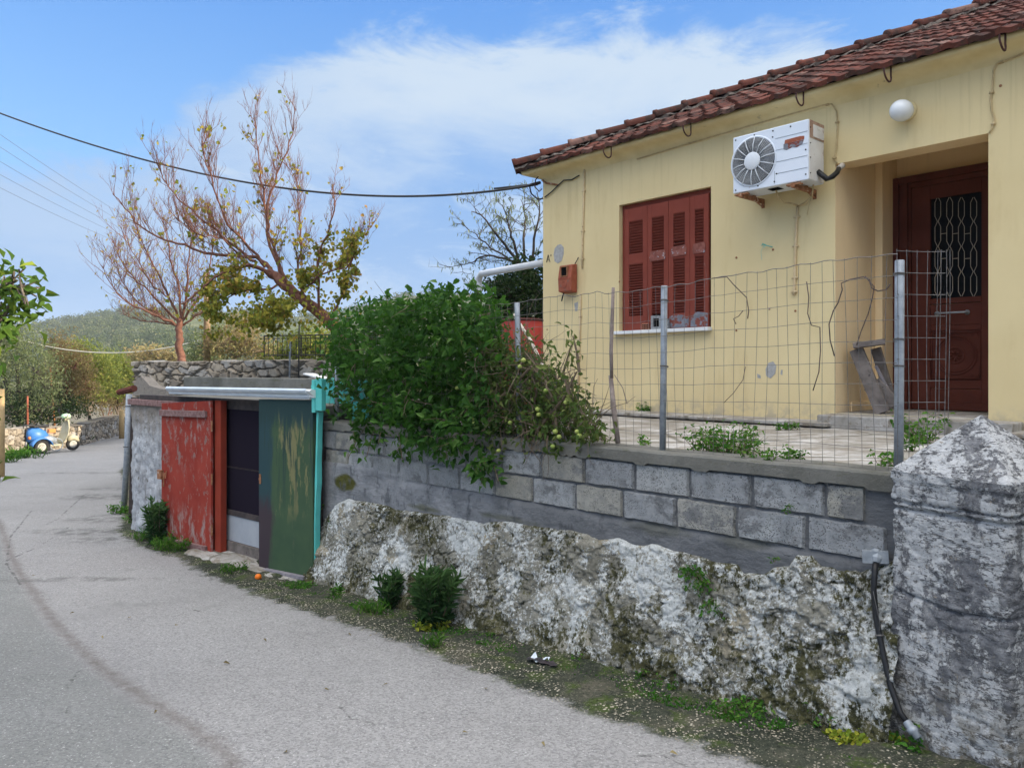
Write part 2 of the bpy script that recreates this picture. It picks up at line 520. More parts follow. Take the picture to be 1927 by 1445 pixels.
@material('mortar')
def _(n):
    v = n.coord()
    c = n.ramp(n.noise(v, 3, 8, .65), [(.30, (.13, .136, .145)), (.5, (.245, .254, .266)), (.72, (.37, .372, .38))])
    z = n.sep(v)[2]
    c = n.mix(n.attr('moss'), c, n.mix(n.noise(v, 30, 4), (.055, .062, .018), (.125, .12, .035)))
    c = n.mix(n.mrange(n.noise(v, 2.1, 6, .7), .60, .74, 0, .6), c, (.34, .325, .32))
    c = n.mix(n.mrange(n.noise(n.mapping(v, (1.2, 1, .5)), 6, 6, .7), .54, .62, 0, .75), c, (.10, .105, .112))
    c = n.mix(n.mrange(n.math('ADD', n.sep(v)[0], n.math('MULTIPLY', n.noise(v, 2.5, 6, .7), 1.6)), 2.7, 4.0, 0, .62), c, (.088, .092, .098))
    h = n.math('ADD', n.noise(v, 22, 7, .75), n.math('MULTIPLY', n.noise(n.mapping(v, (1, 1, 3)), 9, 4), .8))
    n.bsdf(c, .95, n.bump(h, 1.0, .022), spec=.08)


@material('rubble')
def _(n):
    v = n.coord(); wh = n.attr('white'); ms = n.attr('moss'); st = n.attr('tint')
    fine = n.noise(v, 44, 8, .78)
    c = n.ramp(st, [(0, (.21, .20, .16)), (.4, (.29, .28, .235)), (.75, (.385, .372, .315)), (1, (.39, .34, .24))])
    c = n.mix(n.mrange(fine, .40, .7, 0, .6), c, (.15, .145, .11))
    w = n.mrange(n.math('ADD', wh, n.math('MULTIPLY', n.math('SUBTRACT', fine, .5), 2.4)), .48, .60)
    wc = n.ramp(n.noise(v, 22, 7, .78), [(.32, (.36, .37, .35)), (.46, (.60, .62, .60)), (.62, (.78, .80, .79))])
    c = n.mix(w, c, wc)
    m = n.mrange(n.math('ADD', ms, n.math('MULTIPLY', n.math('SUBTRACT', n.noise(n.mapping(v, (1, 1, .6)), 30, 8, .78), .5), 2.2)), .50, .66)
    mc = n.ramp(n.noise(v, 11, 6, .7), [(.32, (.034, .036, .018)), (.52, (.090, .088, .042)), (.7, (.20, .185, .095))])
    c = n.mix(m, c, mc)
    c = n.mix(n.math('MULTIPLY', n.mrange(n.noise(v, 38, 7, .82), .575, .63), .85), c, (.055, .052, .036))
    c = n.mix(n.math('MULTIPLY', n.mrange(n.noise(n.mapping(v, loc=(5, 3, 2)), 90, 5, .8), .60, .67), .7), c, (.66, .66, .62))
    n.bsdf(c, .96, n.bump(n.noise(v, 60, 7, .8), 1.0, .014, n.bump(n.noise(v, 18, 6, .75), 1.0, .028)), spec=.1)


@material('limewash')
def _(n):
    v = n.coord(); fl = n.attr('white')
    vs = n.mapping(v, (1, 1, 2.6))
    f1 = n.noise(n.mapping(v, (1, 1, .95)), 24, 9, .80)
    f2 = n.noise(n.mapping(v, (1.4, 1.4, .8)), 3.2, 6, .68)
    c = n.ramp(n.noise(v, 13, 9, .78), [(.34, (.11, .113, .12)), (.5, (.215, .22, .235)), (.66, (.40, .405, .412))])
    w = n.mrange(n.math('ADD', n.math('ADD', f1, n.math('MULTIPLY', n.math('SUBTRACT', f2, .5), 1.3)), fl), .462, .52)
    c = n.mix(w, c, n.ramp(n.noise(v, 26, 7, .75), [(.3, (.44, .455, .47)), (.7, (.74, .75, .75))]))
    dk = n.math('MAXIMUM', n.math('MULTIPLY', n.mrange(n.noise(vs, 30, 8, .82), .535, .59), .9), n.math('MULTIPLY', n.mrange(n.math('ABSOLUTE', n.math('SUBTRACT', n.noise(n.mapping(v, (.7, .7, 3.2)), 3.0, 6, .6), .5)), .012, .003), .85))
    c = n.mix(dk, c, (.085, .088, .095))
    c = n.mix(n.math('MULTIPLY', n.mrange(n.noise(v, 34, 6, .75), .60, .66), n.mrange(n.noise(v, 2.5, 4), .4, .6)), c, (.38, .33, .26))
    z = n.sep(v)[2]
    low = n.math('MULTIPLY', n.mrange(z, .55, -.1), n.mrange(n.noise(v, 8, 7, .7), .46, .58))
    c = n.mix(low, c, (.15, .125, .075))
    h = n.math('ADD', n.math('MULTIPLY', w, .35), n.math('ADD', n.noise(vs, 14, 7, .75), n.noise(v, 60, 5, .8)))
    n.bsdf(c, .95, n.bump(h, 1.0, .020), spec=.08)


@material('whitewashed_wall')
def _(n):
    v = n.coord(); vs = n.mapping(v, (3, 3, 1))
    c = n.ramp(n.noise(vs, 2.2, 8, .7), [(.3, (.20, .195, .19)), (.48, (.38, .39, .405)), (.7, (.58, .61, .635))])
    z = n.sep(v)[2]
    top = n.mrange(n.math('ADD', z, n.math('MULTIPLY', n.noise(vs, 3, 6, .7), .9)), 1.55, 2.05)
    c = n.mix(top, c, n.mix(n.noise(v, 20, 5), (.20, .185, .16), (.33, .29, .25)))
    c = n.mix(n.mrange(n.noise(v, 13, 7, .75), .56, .64), c, (.17, .155, .13))
    n.bsdf(c, .95, n.bump(n.noise(v, 18, 8, .75), .9, .03), spec=.1)


@material('stone_masonry')
def _(n):
    v = n.coord(); t = n.attr('tint')
    c = n.ramp(t, [(0, (.23, .20, .165)), (.35, (.36, .305, .235)), (.7, (.46, .395, .31)), (.9, (.36, .345, .32)), (1, (.54, .49, .42))])
    c = n.mix(n.mrange(n.noise(v, 12, 7, .7), .45, .7, 0, .6), c, (.16, .14, .115))
    c = n.mix(n.attr('gap'), c, n.mix(n.noise(v, 18, 5), (.075, .066, .052), (.17, .15, .12)))
    n.bsdf(c, .95, n.bump(n.noise(v, 30, 6, .75), .9, .02), spec=.1)


simple('ridge_mortar', (.05, .042, .036), (.22, .18, .15), .95, 26, .8, .01)
simple('joint_mortar', (.13, .115, .095), (.22, .195, .165), .95, 12, .6, .01)
simple('far_stone_fill', (.12, .10, .075), (.2, .17, .12), .95, 12, .6, .01)


@material('asphalt')
def _(n):
    v = n.coord(); dv = n.attr('verge'); ds = n.attr('seam'); old = n.attr('left')
    agg = n.voro(v, 95, 'F1', 'Color'); aggv = n.sep(agg)[0]
    c = n.ramp(n.noise(v, 1.1, 7, .62), [(.3, (.275, .270, .266)), (.55, (.31, .305, .30)), (.75, (.35, .345, .339))])
    c = n.mix(old, c, n.ramp(n.noise(v, 1.6, 6, .6), [(.3, (.20, .205, .196)), (.7, (.25, .254, .245))]))
    c = n.mix(n.mrange(aggv, .25, 1.0, 0, .55, False), c, (.11, .11, .11))
    c = n.mix(n.mrange(n.noise(v, 62, 5, .8), .585, .65, 0, .75), c, (.62, .61, .60))
    c = n.mix(n.mrange(n.noise(n.mapping(v, loc=(4, 2, 1)), 48, 5, .8), .60, .66, 0, .7), c, (.085, .085, .085))
    c = n.mix(n.mrange(n.noise(v, .55, 7, .66), .50, .66, 0, .5), c, (.20, .197, .195))
    c = n.mix(n.mrange(n.noise(v, 2.4, 8, .74), .56, .68, 0, .5), c, (.19, .19, .185))
    sm = n.mrange(n.math('ADD', ds, n.math('MULTIPLY', n.math('SUBTRACT', n.noise(v, 13, 8, .82), .5), .30)), .082, -.01)
    c = n.mix(n.math('MULTIPLY', sm, n.mrange(n.noise(v, 26, 7, .85), .36, .60, .25, .95)), c, n.mix(n.noise(v, 40, 5), (.075, .07, .064), (.19, .16, .145)))
    ck = n.attr('crack')
    c = n.mix(n.mrange(n.math('ADD', ck, n.math('MULTIPLY', n.math('SUBTRACT', n.noise(v, 7, 7, .75), .5), .09)), .012, .0, 0, .8), c, (.09, .088, .085))
    stn = n.attr('stain')
    c = n.mix(n.math('MULTIPLY', stn, n.mrange(n.noise(v, 4.5, 8, .75), .40, .62)), c, (.115, .115, .11))
    # mossy verge
    vm = n.mrange(n.math('ADD', dv, n.math('MULTIPLY', n.math('SUBTRACT', n.noise(v, 7, 8, .72), .5), .42)), .06, -.05)
    g = n.ramp(n.noise(v, 2.6, 7, .68), [(.30, (.020, .025, .019)), (.50, (.040, .046, .034)), (.64, (.080, .078, .058)), (.80, (.16, .14, .11))])
    g = n.mix(n.mrange(n.noise(v, 5.5, 7, .7), .50, .62, 0, .8), g, (.055, .080, .020))
    g = n.mix(n.mrange(n.noise(n.mapping(v, loc=(2, 7, 3)), 58, 5, .82), .55, .62, 0, .85), g, (.20, .185, .145))
    g = n.mix(n.mrange(n.noise(n.mapping(v, loc=(8, 1, 3)), 40, 5, .82), .55, .62, 0, .8), g, (.014, .017, .012))
    peb = n.math('MULTIPLY', n.mrange(n.voro(n.mapping(v, (1, 1, .2)), 42), .32, .2), n.mrange(n.noise(v, 3.2, 5, .6), .44, .58))
    g = n.mix(peb, g, n.mix(n.sep(n.voro(v, 42, 'F1', 'Color'))[1], (.30, .265, .20), (.58, .53, .43)))
    c = n.mix(vm, c, g)
    h = n.math('ADD', n.math('ADD', n.math('MULTIPLY', aggv, .5), n.noise(v, 85, 5, .75)), n.math('MULTIPLY', peb, 1.2))
    n.bsdf(c, .93, n.bump(h, .75, .007, n.bump(n.noise(v, 6, 6, .7), .35, .02)), spec=.05)


simple('earth', (.10, .085, .06), (.19, .165, .12), .95, 3, .6, .03, speck=(4, .55, (.06, .085, .03)))
simple('turf', (.06, .085, .025), (.13, .14, .05), .95, 5, .8, .03, speck=(9, .58, (.2, .17, .11)))


@material('terrace')
def _(n):
    v = n.coord()
    c = n.ramp(n.noise(v, 2.4, 8, .7), [(.32, (.18, .165, .135)), (.5, (.33, .315, .29)), (.68, (.52, .51, .49))])
    c = n.mix(n.mrange(n.noise(n.mapping(v, (1, 3, 1), rot=(0, 0, .8)), 4, 8, .78), .50, .58, 0, .85), c, (.19, .16, .12))
    c = n.mix(n.math('MULTIPLY', n.mrange(n.math('ADD', n.voro(n.mapping(v, (1, 1, 1), rot=(0, 0, .74)), .55, 'DISTANCE_TO_EDGE'), n.math('MULTIPLY', n.noise(v, 6, 6, .7), .05)), .042, .026), .7), c, (.10, .09, .065))
    n.bsdf(c, .95, n.bump(n.noise(v, 22, 7, .75), .7, .012), spec=.04)


def leafmat(name, stops, trans, tf=.3, rough=.6, spec=.08):
    @material(name)
    def _(n):
        t = n.attr('tint'); c = n.ramp(t, stops)
        c = n.mix(n.mrange(n.noise(n.coord(), 2.0, 3), .35, .7, 0, .35), c, n.mix(.5, c, (.02, .03, .01)))
        n.bsdf(c, rough, None, spec=spec, trans=(tf, n.mix(.6, c, trans)))


leafmat('leaf_vine', [(0, (.010, .034, .007)), (.5, (.027, .082, .014)), (.8, (.068, .155, .030)), (1, (.18, .27, .085))], (.12, .32, .03))
leafmat('leaf_dry', [(0, (.03, .06, .015)), (.5, (.065, .115, .028)), (.8, (.115, .14, .04)), (1, (.19, .23, .07))], (.2, .25, .06))
leafmat('leaf_citrus', [(0, (.022, .055, .014)), (.6, (.05, .11, .02)), (.9, (.10, .18, .03)), (1, (.28, .34, .05))], (.30, .40, .04))
leafmat('leaf_dark', [(0, (.010, .024, .010)), (.7, (.022, .045, .016)), (1, (.06, .085, .03))], (.08, .14, .03), .2)
leafmat('leaf_oleander', [(0, (.016, .042, .018)), (.6, (.030, .075, .026)), (1, (.065, .13, .04))], (.10, .2, .04), .2)
leafmat('leaf_weed', [(0, (.022, .09, .012)), (.6, (.055, .185, .022)), (1, (.14, .25, .045))], (.2, .36, .04), .3)
leafmat('leaf_yellow', [(0, (.10, .17, .02)), (.5, (.22, .28, .03)), (1, (.40, .38, .05))], (.4, .42, .04), .3)
leafmat('leaf_autumn', [(0, (.07, .12, .022)), (.4, (.16, .21, .035)), (.7, (.34, .31, .05)), (.9, (.42, .30, .06)), (1, (.40, .2, .07))], (.5, .42, .06), .4)
leafmat('leaf_olive', [(0, (.08, .11, .05)), (.6, (.17, .21, .10)), (1, (.32, .35, .19))], (.35, .40, .15), .35)
leafmat('leaf_shrub', [(0, (.07, .11, .025)), (.6, (.17, .21, .05)), (1, (.34, .33, .09))], (.45, .48, .10), .4)
leafmat('leaf_brown', [(0, (.09, .07, .035)), (.6, (.19, .15, .075)), (1, (.32, .26, .13))], (.4, .32, .13), .35)
leafmat('leaf_straw', [(0, (.20, .16, .08)), (.5, (.34, .27, .14)), (1, (.30, .30, .12))], (.45, .36, .16), .3)
leafmat('leaf_hill', [(0, (.040, .060, .020)), (.5, (.075, .10, .032)), (.85, (.13, .15, .055)), (1, (.23, .22, .10))], (.16, .2, .06), .2, .9, .1)
simple('bark_red', (.12, .052, .037), (.21, .10, .07), .9, 20, .5)
simple('bark_grey', (.10, .08, .065), (.2, .165, .135), .9, 16, .7, .01)
simple('bark_dark', (.04, .033, .028), (.08, .065, .055), .9, 16, .7, .01)
simple('bark_tan', (.24, .165, .10), (.34, .25, .16), .9, 16, .7, .01)
simple('stem_brown', (.10, .075, .05), (.19, .145, .10), .9, 24)
simple('pebble', (.17, .15, .11), (.40, .36, .29), .9, 9, .2)


@material('hillside')
def _(n):
    v = n.coord()
    c = n.ramp(n.noise(v, .035, 8, .68), [(.32, (.055, .075, .03)), (.5, (.10, .115, .045)), (.68, (.19, .18, .09))])
    n.bsdf(c, 1.0, n.bump(n.noise(v, .4, 6, .7), 1.0, 1.0), spec=.05)
# ------------------------------------------------------------------ camera, sun, sky
cam = bpy.data.cameras.new('camera'); camo = bpy.data.objects.new('camera', cam); COL.objects.link(camo)
camo.location = (0, 0, E); camo.rotation_euler = (R(90), 0, 0)
cam.sensor_width = 36; cam.lens = 36 * F / 1927; cam.shift_y = (HY - 722.5) / 1927; cam.shift_x = 0
cam.clip_start = .05; cam.clip_end = 5000
scene.camera = camo
scene.view_settings.view_transform = 'Standard'; scene.view_settings.look = 'None'
scene.view_settings.exposure = EXPOSURE; scene.view_settings.gamma = 1

SUN_EL = R(15); sx, sy = .9755, -.22
to_sun = Vector((sx * math.cos(SUN_EL), sy * math.cos(SUN_EL), math.sin(SUN_EL))).normalized()
sl = bpy.data.lights.new('sun', 'SUN'); so = bpy.data.objects.new('sun', sl); COL.objects.link(so)
sl.energy = SUN_E; sl.angle = R(.53); sl.color = (1, .86, .66)
so.rotation_euler = to_sun.to_track_quat('Z', 'Y').to_euler()

w = bpy.data.worlds.new('World'); scene.world = w; w.use_nodes = True
n = NT(w.node_tree); w.node_tree.nodes.clear()
sky = n.new('ShaderNodeTexSky', sky_type='NISHITA'); sky.sun_disc = False
sky.sun_elevation = SUN_EL; sky.sun_rotation = math.atan2(sx, sy); sky.altitude = 50; sky.air_density = 1.0; sky.dust_density = .6; sky.ozone_density = 2.0
d = n.coord('Generated'); dx, dy, dz = n.sep(d)
az = n.math('ARCTAN2', dx, dy)                      # 0 = straight down the road, + to the right
el = n.math('ARCSINE', dz)
eld = n.math('MULTIPLY', el, 57.2958)
azd = n.math('MULTIPLY', az, 57.2958)
nz = n.noise(n.mapping(d, (1, 1, 2.2)), 3.4, 9, .62, .3)
nf = n.noise(n.mapping(d, (1, 1, 3.0)), 8.5, 9, .66, .5)
fc = n.new('ShaderNodeFloatCurve'); cu = fc.mapping.curves[0]
pts = [(-60, 8), (-40, 11.5), (-33, 14.5), (-27, 14.3), (-22, 18.2), (-13.3, 21.8), (-3, 23.6), (8, 24.4), (20, 23.4), (28, 20), (40, 20), (60, 24)]
while len(cu.points) < len(pts): cu.points.new(.5, .5)
for p, (a, e) in zip(cu.points, pts): p.location = ((a + 60) / 120, e / 30)
fc.mapping.update()
n.put(fc.inputs['Value'], n.mrange(azd, -60, 60, 0, 1, False))
edge = n.math('MULTIPLY', fc.outputs[0], 30.0)
depth = n.math('ADD', n.math('SUBTRACT', edge, eld), n.math('ADD', n.math('MULTIPLY', n.math('SUBTRACT', nz, .5), 9.0), n.math('MULTIPLY', n.math('SUBTRACT', nf, .5), 7.0)))
body = n.mrange(depth, -.6, 2.6)                    # inside the cloud bank
white = n.math('MULTIPLY', body, n.mrange(n.math('ADD', depth, n.math('MULTIPLY', n.math('SUBTRACT', nz, .5), 8.0)), 13.0, 3.0, .0, 1.0))
right = n.mrange(azd, -25, -7, .45, 1.0)
white = n.math('MULTIPLY', white, right)
wisp = n.math('MULTIPLY', n.mrange(n.noise(n.mapping(d, (1, 1, 3.2), rot=(0, .25, 0)), 5.5, 9, .63, .6), .45, .66), n.mrange(eld, 2, 12, .3, .8))
white = n.math('MAXIMUM', white, n.math('MULTIPLY', wisp, body))
K = 1 / SKY_S
blue = n.mix(.55, sky.outputs[0], n.mix(n.mrange(eld, 12, 34), tuple(K * x for x in BLUE_LOW), tuple(K * x for x in BLUE_HIGH)))
bank = n.mix(n.mrange(eld, 0, 16), tuple(K * x for x in BANK_LOW), tuple(K * x for x in BANK_HIGH))
c = n.mix(body, blue, bank)
c = n.mix(white, c, tuple(K * x for x in CLOUD))
# broken bright cloud added overhead and behind, out of view, as fill light
away = n.mrange(n.math('ADD', eld, n.mrange(n.math('ABSOLUTE', azd), 60, 150, 0, 12, False)), 28, 58)
brk = n.mrange(n.noise(d, 2.3, 7, .6), .36, .60)
c = n.mix(n.math('MULTIPLY', away, brk), c, tuple(K * x for x in OVER_FILL))
bg = n.new('ShaderNodeBackground'); n.put(bg.inputs[0], c); bg.inputs[1].default_value = SKY_S
ow = n.new('ShaderNodeOutputWorld'); n.l.new(bg.outputs[0], ow.inputs[0])

# ------------------------------------------------------------------ frames of reference
TZ = E - .51                                          # level of the terrace
_kx = (1675 - CX) / F; WY = 3.807; WX = _kx * WY; WS = .98
_c = WX + WS * WY
_lx = (604 - CX) / F; LY = _c / (WS + _lx)
GW = Frame(_lx * LY, LY, WS, -1.0, 0.0)               # block wall along the road
WL = GW.S(1675)
_c2 = 6.869


def shed_pt(px):
    u = (px - CX) / F; Y = _c2 / (1.168 + u); return (u * Y, Y)


SF = Frame(*shed_pt(250), 1.168, -1.0, E - 2.09)      # front of the low shed
SL = SF.S(590)
_hx = (1022 - CX) / F; HYY = 9.35 / (.891 + _hx)
HF = Frame(_hx * HYY, HYY, .891, -1.0, TZ)            # front of the yellow house

# ------------------------------------------------------------------ ground, road, verge


def polyline_dist(P, line):
    best = np.full(len(P), 1e9); side = np.zeros(len(P))
    for a, b in zip(line[:-1], line[1:]):
        a = np.array(a); b = np.array(b); e = b - a
        t = np.clip(((P - a) @ e) / (e @ e), 0, 1)
        q = P - (a + t[:, None] * e); dd = np.linalg.norm(q, axis=1)
        s = e[0] * q[:, 1] - e[1] * q[:, 0]
        m = dd < best; best = np.where(m, dd, best); side = np.where(m, s, side)
    return best, side


xr = [(-30, 0)] ; 
_RY = [0.3, 1.5, 3.2, LY, 10.2, 11.4, 12.5, 18, 26, 34, 46]
_RX = [5.6, 4.3, None, None, -5.05, -5.7, -6.3, -9.0, -12.0, -14.6, -19.0]
_RX[2] = GW.o[0] + (GW.o[1] - 3.2) * WS; _RX[3] = GW.o[0]
_RX = [x + .35 if i < 5 else x for i, x in enumerate(_RX)]
_LYs = [0.3, 2, 4.6, 10, 18, 22, 28, 34, 46]
_LXs = [-2.9, -2.9, -3.55, -7.3, -12.6, -14.35, -15.9, -17.3, -21]
rows = np.concatenate([np.arange(.3, 9, .035), np.arange(9, 14, .07), np.arange(14, 46, .25)])
tt = np.linspace(0, 1, 190)
XR = np.interp(rows, _RY, _RX); XL = np.interp(rows, _LYs, _LXs)
X = XL[:, None] + (XR - XL)[:, None] * tt[None]
Y = np.repeat(rows[:, None], len(tt), 1)
P2 = np.stack([X.ravel(), Y.ravel()], 1)
vedge = [on_ground(*p).to_2d()[:] for p in [(1500, 1475), (1425, 1440), (1300, 1398), (1100, 1338), (900, 1266), (750, 1206), (600, 1160), (450, 1106), (380, 1080), (340, 1050), (270, 1032), (222, 1000), (232, 972), (238, 950)]]
vedge = [(1.75, 1.2)] + vedge + [(-6.1, 12.6), (-9.2, 18), (-12.3, 26), (-15, 34)]
dv, sd = polyline_dist(P2, vedge)
dv = np.where(sd > 0, dv, -dv)                        # > 0 on the road side
seam = [on_ground(*p).to_2d()[:] for p in [(0, 985), (20, 1045), (60, 1110), (110, 1180), (190, 1255), (270, 1310), (345, 1360), (410, 1405), (440, 1444)]] + [(-1.0, 2.6)]
ds, ss = polyline_dist(P2, [(-9.5, 13.5)] + seam)
left = sstep(.08, -.08, np.where(ss > 0, -ds, ds)) if False else (ss > 0).astype(float)
# which side is the older grey lane: the left of the seam
lo = on_ground(60, 1400).to_2d(); chk = polyline_dist(np.array([lo[:]]), [(-9.5, 13.5)] + seam)[1][0]
left = ((ss > 0) == (chk > 0)).astype(float) * sstep(0.0, .12, ds)
ck1 = polyline_dist(P2, [on_ground(*p).to_2d()[:] for p in [(0, 1060), (70, 1030), (120, 1000), (130, 990)]])[0]
for cl in ([(300, 1150), (345, 1142), (380, 1150)], [(640, 1330), (660, 1352), (700, 1360), (720, 1385)], [(150, 1260), (120, 1300), (130, 1350)], [(230, 905), (160, 930), (110, 975), (60, 1000)], [(1180, 1425), (1240, 1418), (1290, 1440)]): ck1 = np.minimum(ck1, polyline_dist(P2, [on_ground(*p).to_2d()[:] for p in cl])[0])
ck2 = polyline_dist(P2, [on_ground(*p).to_2d()[:] for p in [(60, 960), (20, 1010), (12, 1060), (40, 1100)]])[0]
stain = np.zeros(len(P2))
for px, py, rx, ry in [(190, 935, .9, .5), (215, 920, .8, .3), (160, 1000, 1.0, .35), (200, 1015, .7, .25), (120, 1090, 1.2, .12), (150, 890, 1.5, .25), (210, 975, .8, .5)]:
    g = on_ground(px, py); q = ((P2[:, 0] - g.x) / rx) ** 2 + ((P2[:, 1] - g.y) / ry) ** 2
    stain = np.maximum(stain, sstep(1.0, .1, q) * .8)
Zr = G(P2[:, 1]) + .012 * (fbm(np.c_[P2 * .8, np.zeros(len(P2))], 3, 3) - .5) * 2
vg = sstep(.1, -.25, dv)
p3 = np.c_[P2 * 9, np.zeros(len(P2))]
Zr += vg * (.045 * fbm(p3, 3, 5) - .005) + .0
Zr += .10 * sstep(-.35, -1.3, dv) * (P2[:, 1] < 8.5)
attrs = {'verge': dv, 'seam': ds, 'left': left, 'crack': np.minimum(ck1, ck2), 'stain': stain}
faces = grid_faces(*X.shape)
fd = dv[faces].mean(1) + .18 * (fbm(np.c_[P2[faces].mean(1) * 5, np.zeros(len(faces))], 3, 9) - .5)
V3 = np.c_[P2, Zr]
for nm, sel in (('road', fd >= 0), ('verge', fd < 0)):
    fs = faces[sel]; used, inv = np.unique(fs, return_inverse=True)
    struct(mesh(nm, V3[used], inv.reshape(-1, 4), 'asphalt', None, True, {k: a[used] for k, a in attrs.items()}))

gx = np.concatenate([np.linspace(-900, -40, 20), np.linspace(-36, 30, 34), np.linspace(40, 900, 20)])
gyy = np.concatenate([np.linspace(-300, -10, 10), np.linspace(-6, 60, 50), np.linspace(70, 900, 30)])
GX, GYY = np.meshgrid(gx, gyy)
struct(mesh('ground', np.c_[GX.ravel(), GYY.ravel(), G(GYY.ravel()) - .05], grid_faces(*GX.shape), 'earth', None, True))


def slab(name, poly, z, depth, mat, bump=0.0):
    m = MB(); k = len(poly)
    m.add([(x, y, z) for x, y in poly] + [(x, y, z - depth) for x, y in poly],
          [tuple(range(k))] + [(i, i + k, (i + 1) % k + k, (i + 1) % k) for i in range(k)])
    return struct(m.build(name, mat))


a = GW.world(.03, .17); b = GW.world(WL + .02, .17)
slab('terrace', [a.to_2d()[:], b.to_2d()[:], (2.35, 3.75), (9.5, -3.6), (24, 6), (12, 24), (1.4, 17), (-.9, 9.2)][::1], TZ - .015, 2.2, 'terrace')
SWA = W(255, HY, 14.4); SWB = W(650, HY, 11.6)
slab('garden_ground', [(SWA.x, SWA.y + .3), (SWB.x, SWB.y + .3), (-1.0, 11.6), (1.35, 17.1), (8, 30), (-9.5, 34), (-10.2, 26.8), (-5.5, 24.5), (-5.2, 19.5), (-7.4, 17.2)], E - .04, 4, 'turf')
# whitewashed slab along the foot of the house, low doorstep of the porch
m = MB(); m.box((.05, -.42, 0), (4.0, -.004, .035)); m.box((5.3, -.42, 0), (9.0, -.004, .035))
foot = m.build('footpath', 'terrace', None, bevel=.01); foot.location = HF.loc; foot.rotation_euler.z = HF.ang; struct(foot)

# ------------------------------------------------------------------ block wall
wall = thing('garden_wall', 'low roadside wall of grey cement blocks standing on old mossy white rubble stone', 'wall', (GW.o[0], GW.o[1], 0), GW.ang)
CT = E - .51                                         # top of the coping
top_px = [(598, 1045), (606, 1010), (614, 990), (627, 962), (642, 945), (660, 938), (690, 941), (720, 947), (760, 958), (800, 963), (870, 972), (905, 982), (960, 978), (1000, 986), (1050, 992), (1110, 1000), (1130, 1012), (1170, 1010), (1200, 1022), (1240, 1020), (1270, 1032), (1310, 1040), (1345, 1052), (1392, 1060), (1402, 1077), (1440, 1077), (1462, 1063), (1490, 1062), (1505, 1040), (1530, 1040), (1548, 1062), (1590, 1068), (1640, 1066), (1690, 1050), (1720, 1045)]
ts = np.array([GW.hit(*p) for p in top_px])
NS, NH = 620, 130
S = np.linspace(-.02, WL + .08, NS)
topz = np.interp(S, ts[:, 0], ts[:, 1]) + .03 * (fbm(np.c_[S * 9, S * 0, S * 0], 4, 21) - .5)
baseY = GW.o[1] + GW.d[1] * S - .2
basez = G(baseY) - .06
H = np.linspace(0, 1, NH)
SS = np.repeat(S[:, None], NH, 1); HH = np.repeat(H[None], NS, 0)
ZZ = basez[:, None] + (topz - basez)[:, None] * HH
hz = (ZZ - basez[:, None])
q = np.c_[SS.ravel(), np.zeros(SS.size), ZZ.ravel()]
wq = q + .10 * (np.stack([fbm(q * 3.1, 3, s) for s in (31, 32, 33)], 1) - .5) * np.array([1, 0, 1])
d1, d2, cid = worley(wq * np.array([3.9, 1, 5.2]), 41)
d1b, d2b, cidb = worley(wq * np.array([11, 1, 13]), 47)
smo = sstep(.50, .58, fbm(q * np.array([2.1, 1, 1.9]) + 3, 4, 58)); rid = np.minimum(d2 - d1, .45)
big = fbm(q * np.array([1.3, 1, 1.5]), 3, 51)
fine = fbm(q * 30, 4, 55, .68)
mid = fbm(q * np.array([5, 1, 6]), 4, 57, .6)
out = .035 + .23 * (1 - HH.ravel()) ** 1.25 * np.clip(hz.max() / .9, .6, 1) + .04 * (big - .45) + .016 * sstep(0, .22, rid) * (.3 + .9 * cid) + .014 * sstep(0, .3, d2b - d1b) * cidb + (.042 * (fine - .5) + .030 * (mid - .5)) * (1 - .75 * smo)
edge = sstep(1.0, .965, HH.ravel())
cr = sstep(.80, .97, 1 - np.abs(2 * fbm(q * np.array([6, 1, 6]) + 5, 4, 63, .55) - 1) * 2.2); cr2 = sstep(.75, .97, 1 - np.abs(2 * fbm(q * np.array([19, 1, 17]), 3, 65, .6) - 1) * 2.2)
out = out - (.016 * cr + .010 * cr2) * (1 - .6 * smo)
out = out * (.25 + .75 * edge) + .012
out = np.where(HH.ravel() > .995, -.05, out)
out = np.where((SS.ravel() < 0), out * .6, out)
V = np.c_[q[:, 0], -out, q[:, 2]]
wob = .02 * (fbm(q * 12, 3, 61) - .5)
V[:, 0] += wob
wh = .265 + .13 * smo + .32 * fbm(q * np.array([2.6, 1, 1.4]), 4, 71) + .9 * (fbm(q * np.array([12, 1, 9]), 4, 73) - .5) - .03 * HH.ravel()
wh += .14 * sstep(WL - 1.6, WL - .3, q[:, 0]) - .10 * sstep(.45, .0, hz.ravel()) + .10 * sstep(.86, .96, HH.ravel())
ms = .27 - .20 * smo + .06 * cr + .42 * fbm(q * np.array([1.8, 1, 2.0]), 5, 81) + .22 * sstep(.45, .03, hz.ravel()) + .65 * (fbm(q * 7.5, 4, 83) - .5) + .08 * sstep(.7, 1.0, HH.ravel())
mesh('rubble_base', V, grid_faces(NS, NH), 'rubble', wall, True, {'white': wh, 'moss': ms, 'tint': cid})
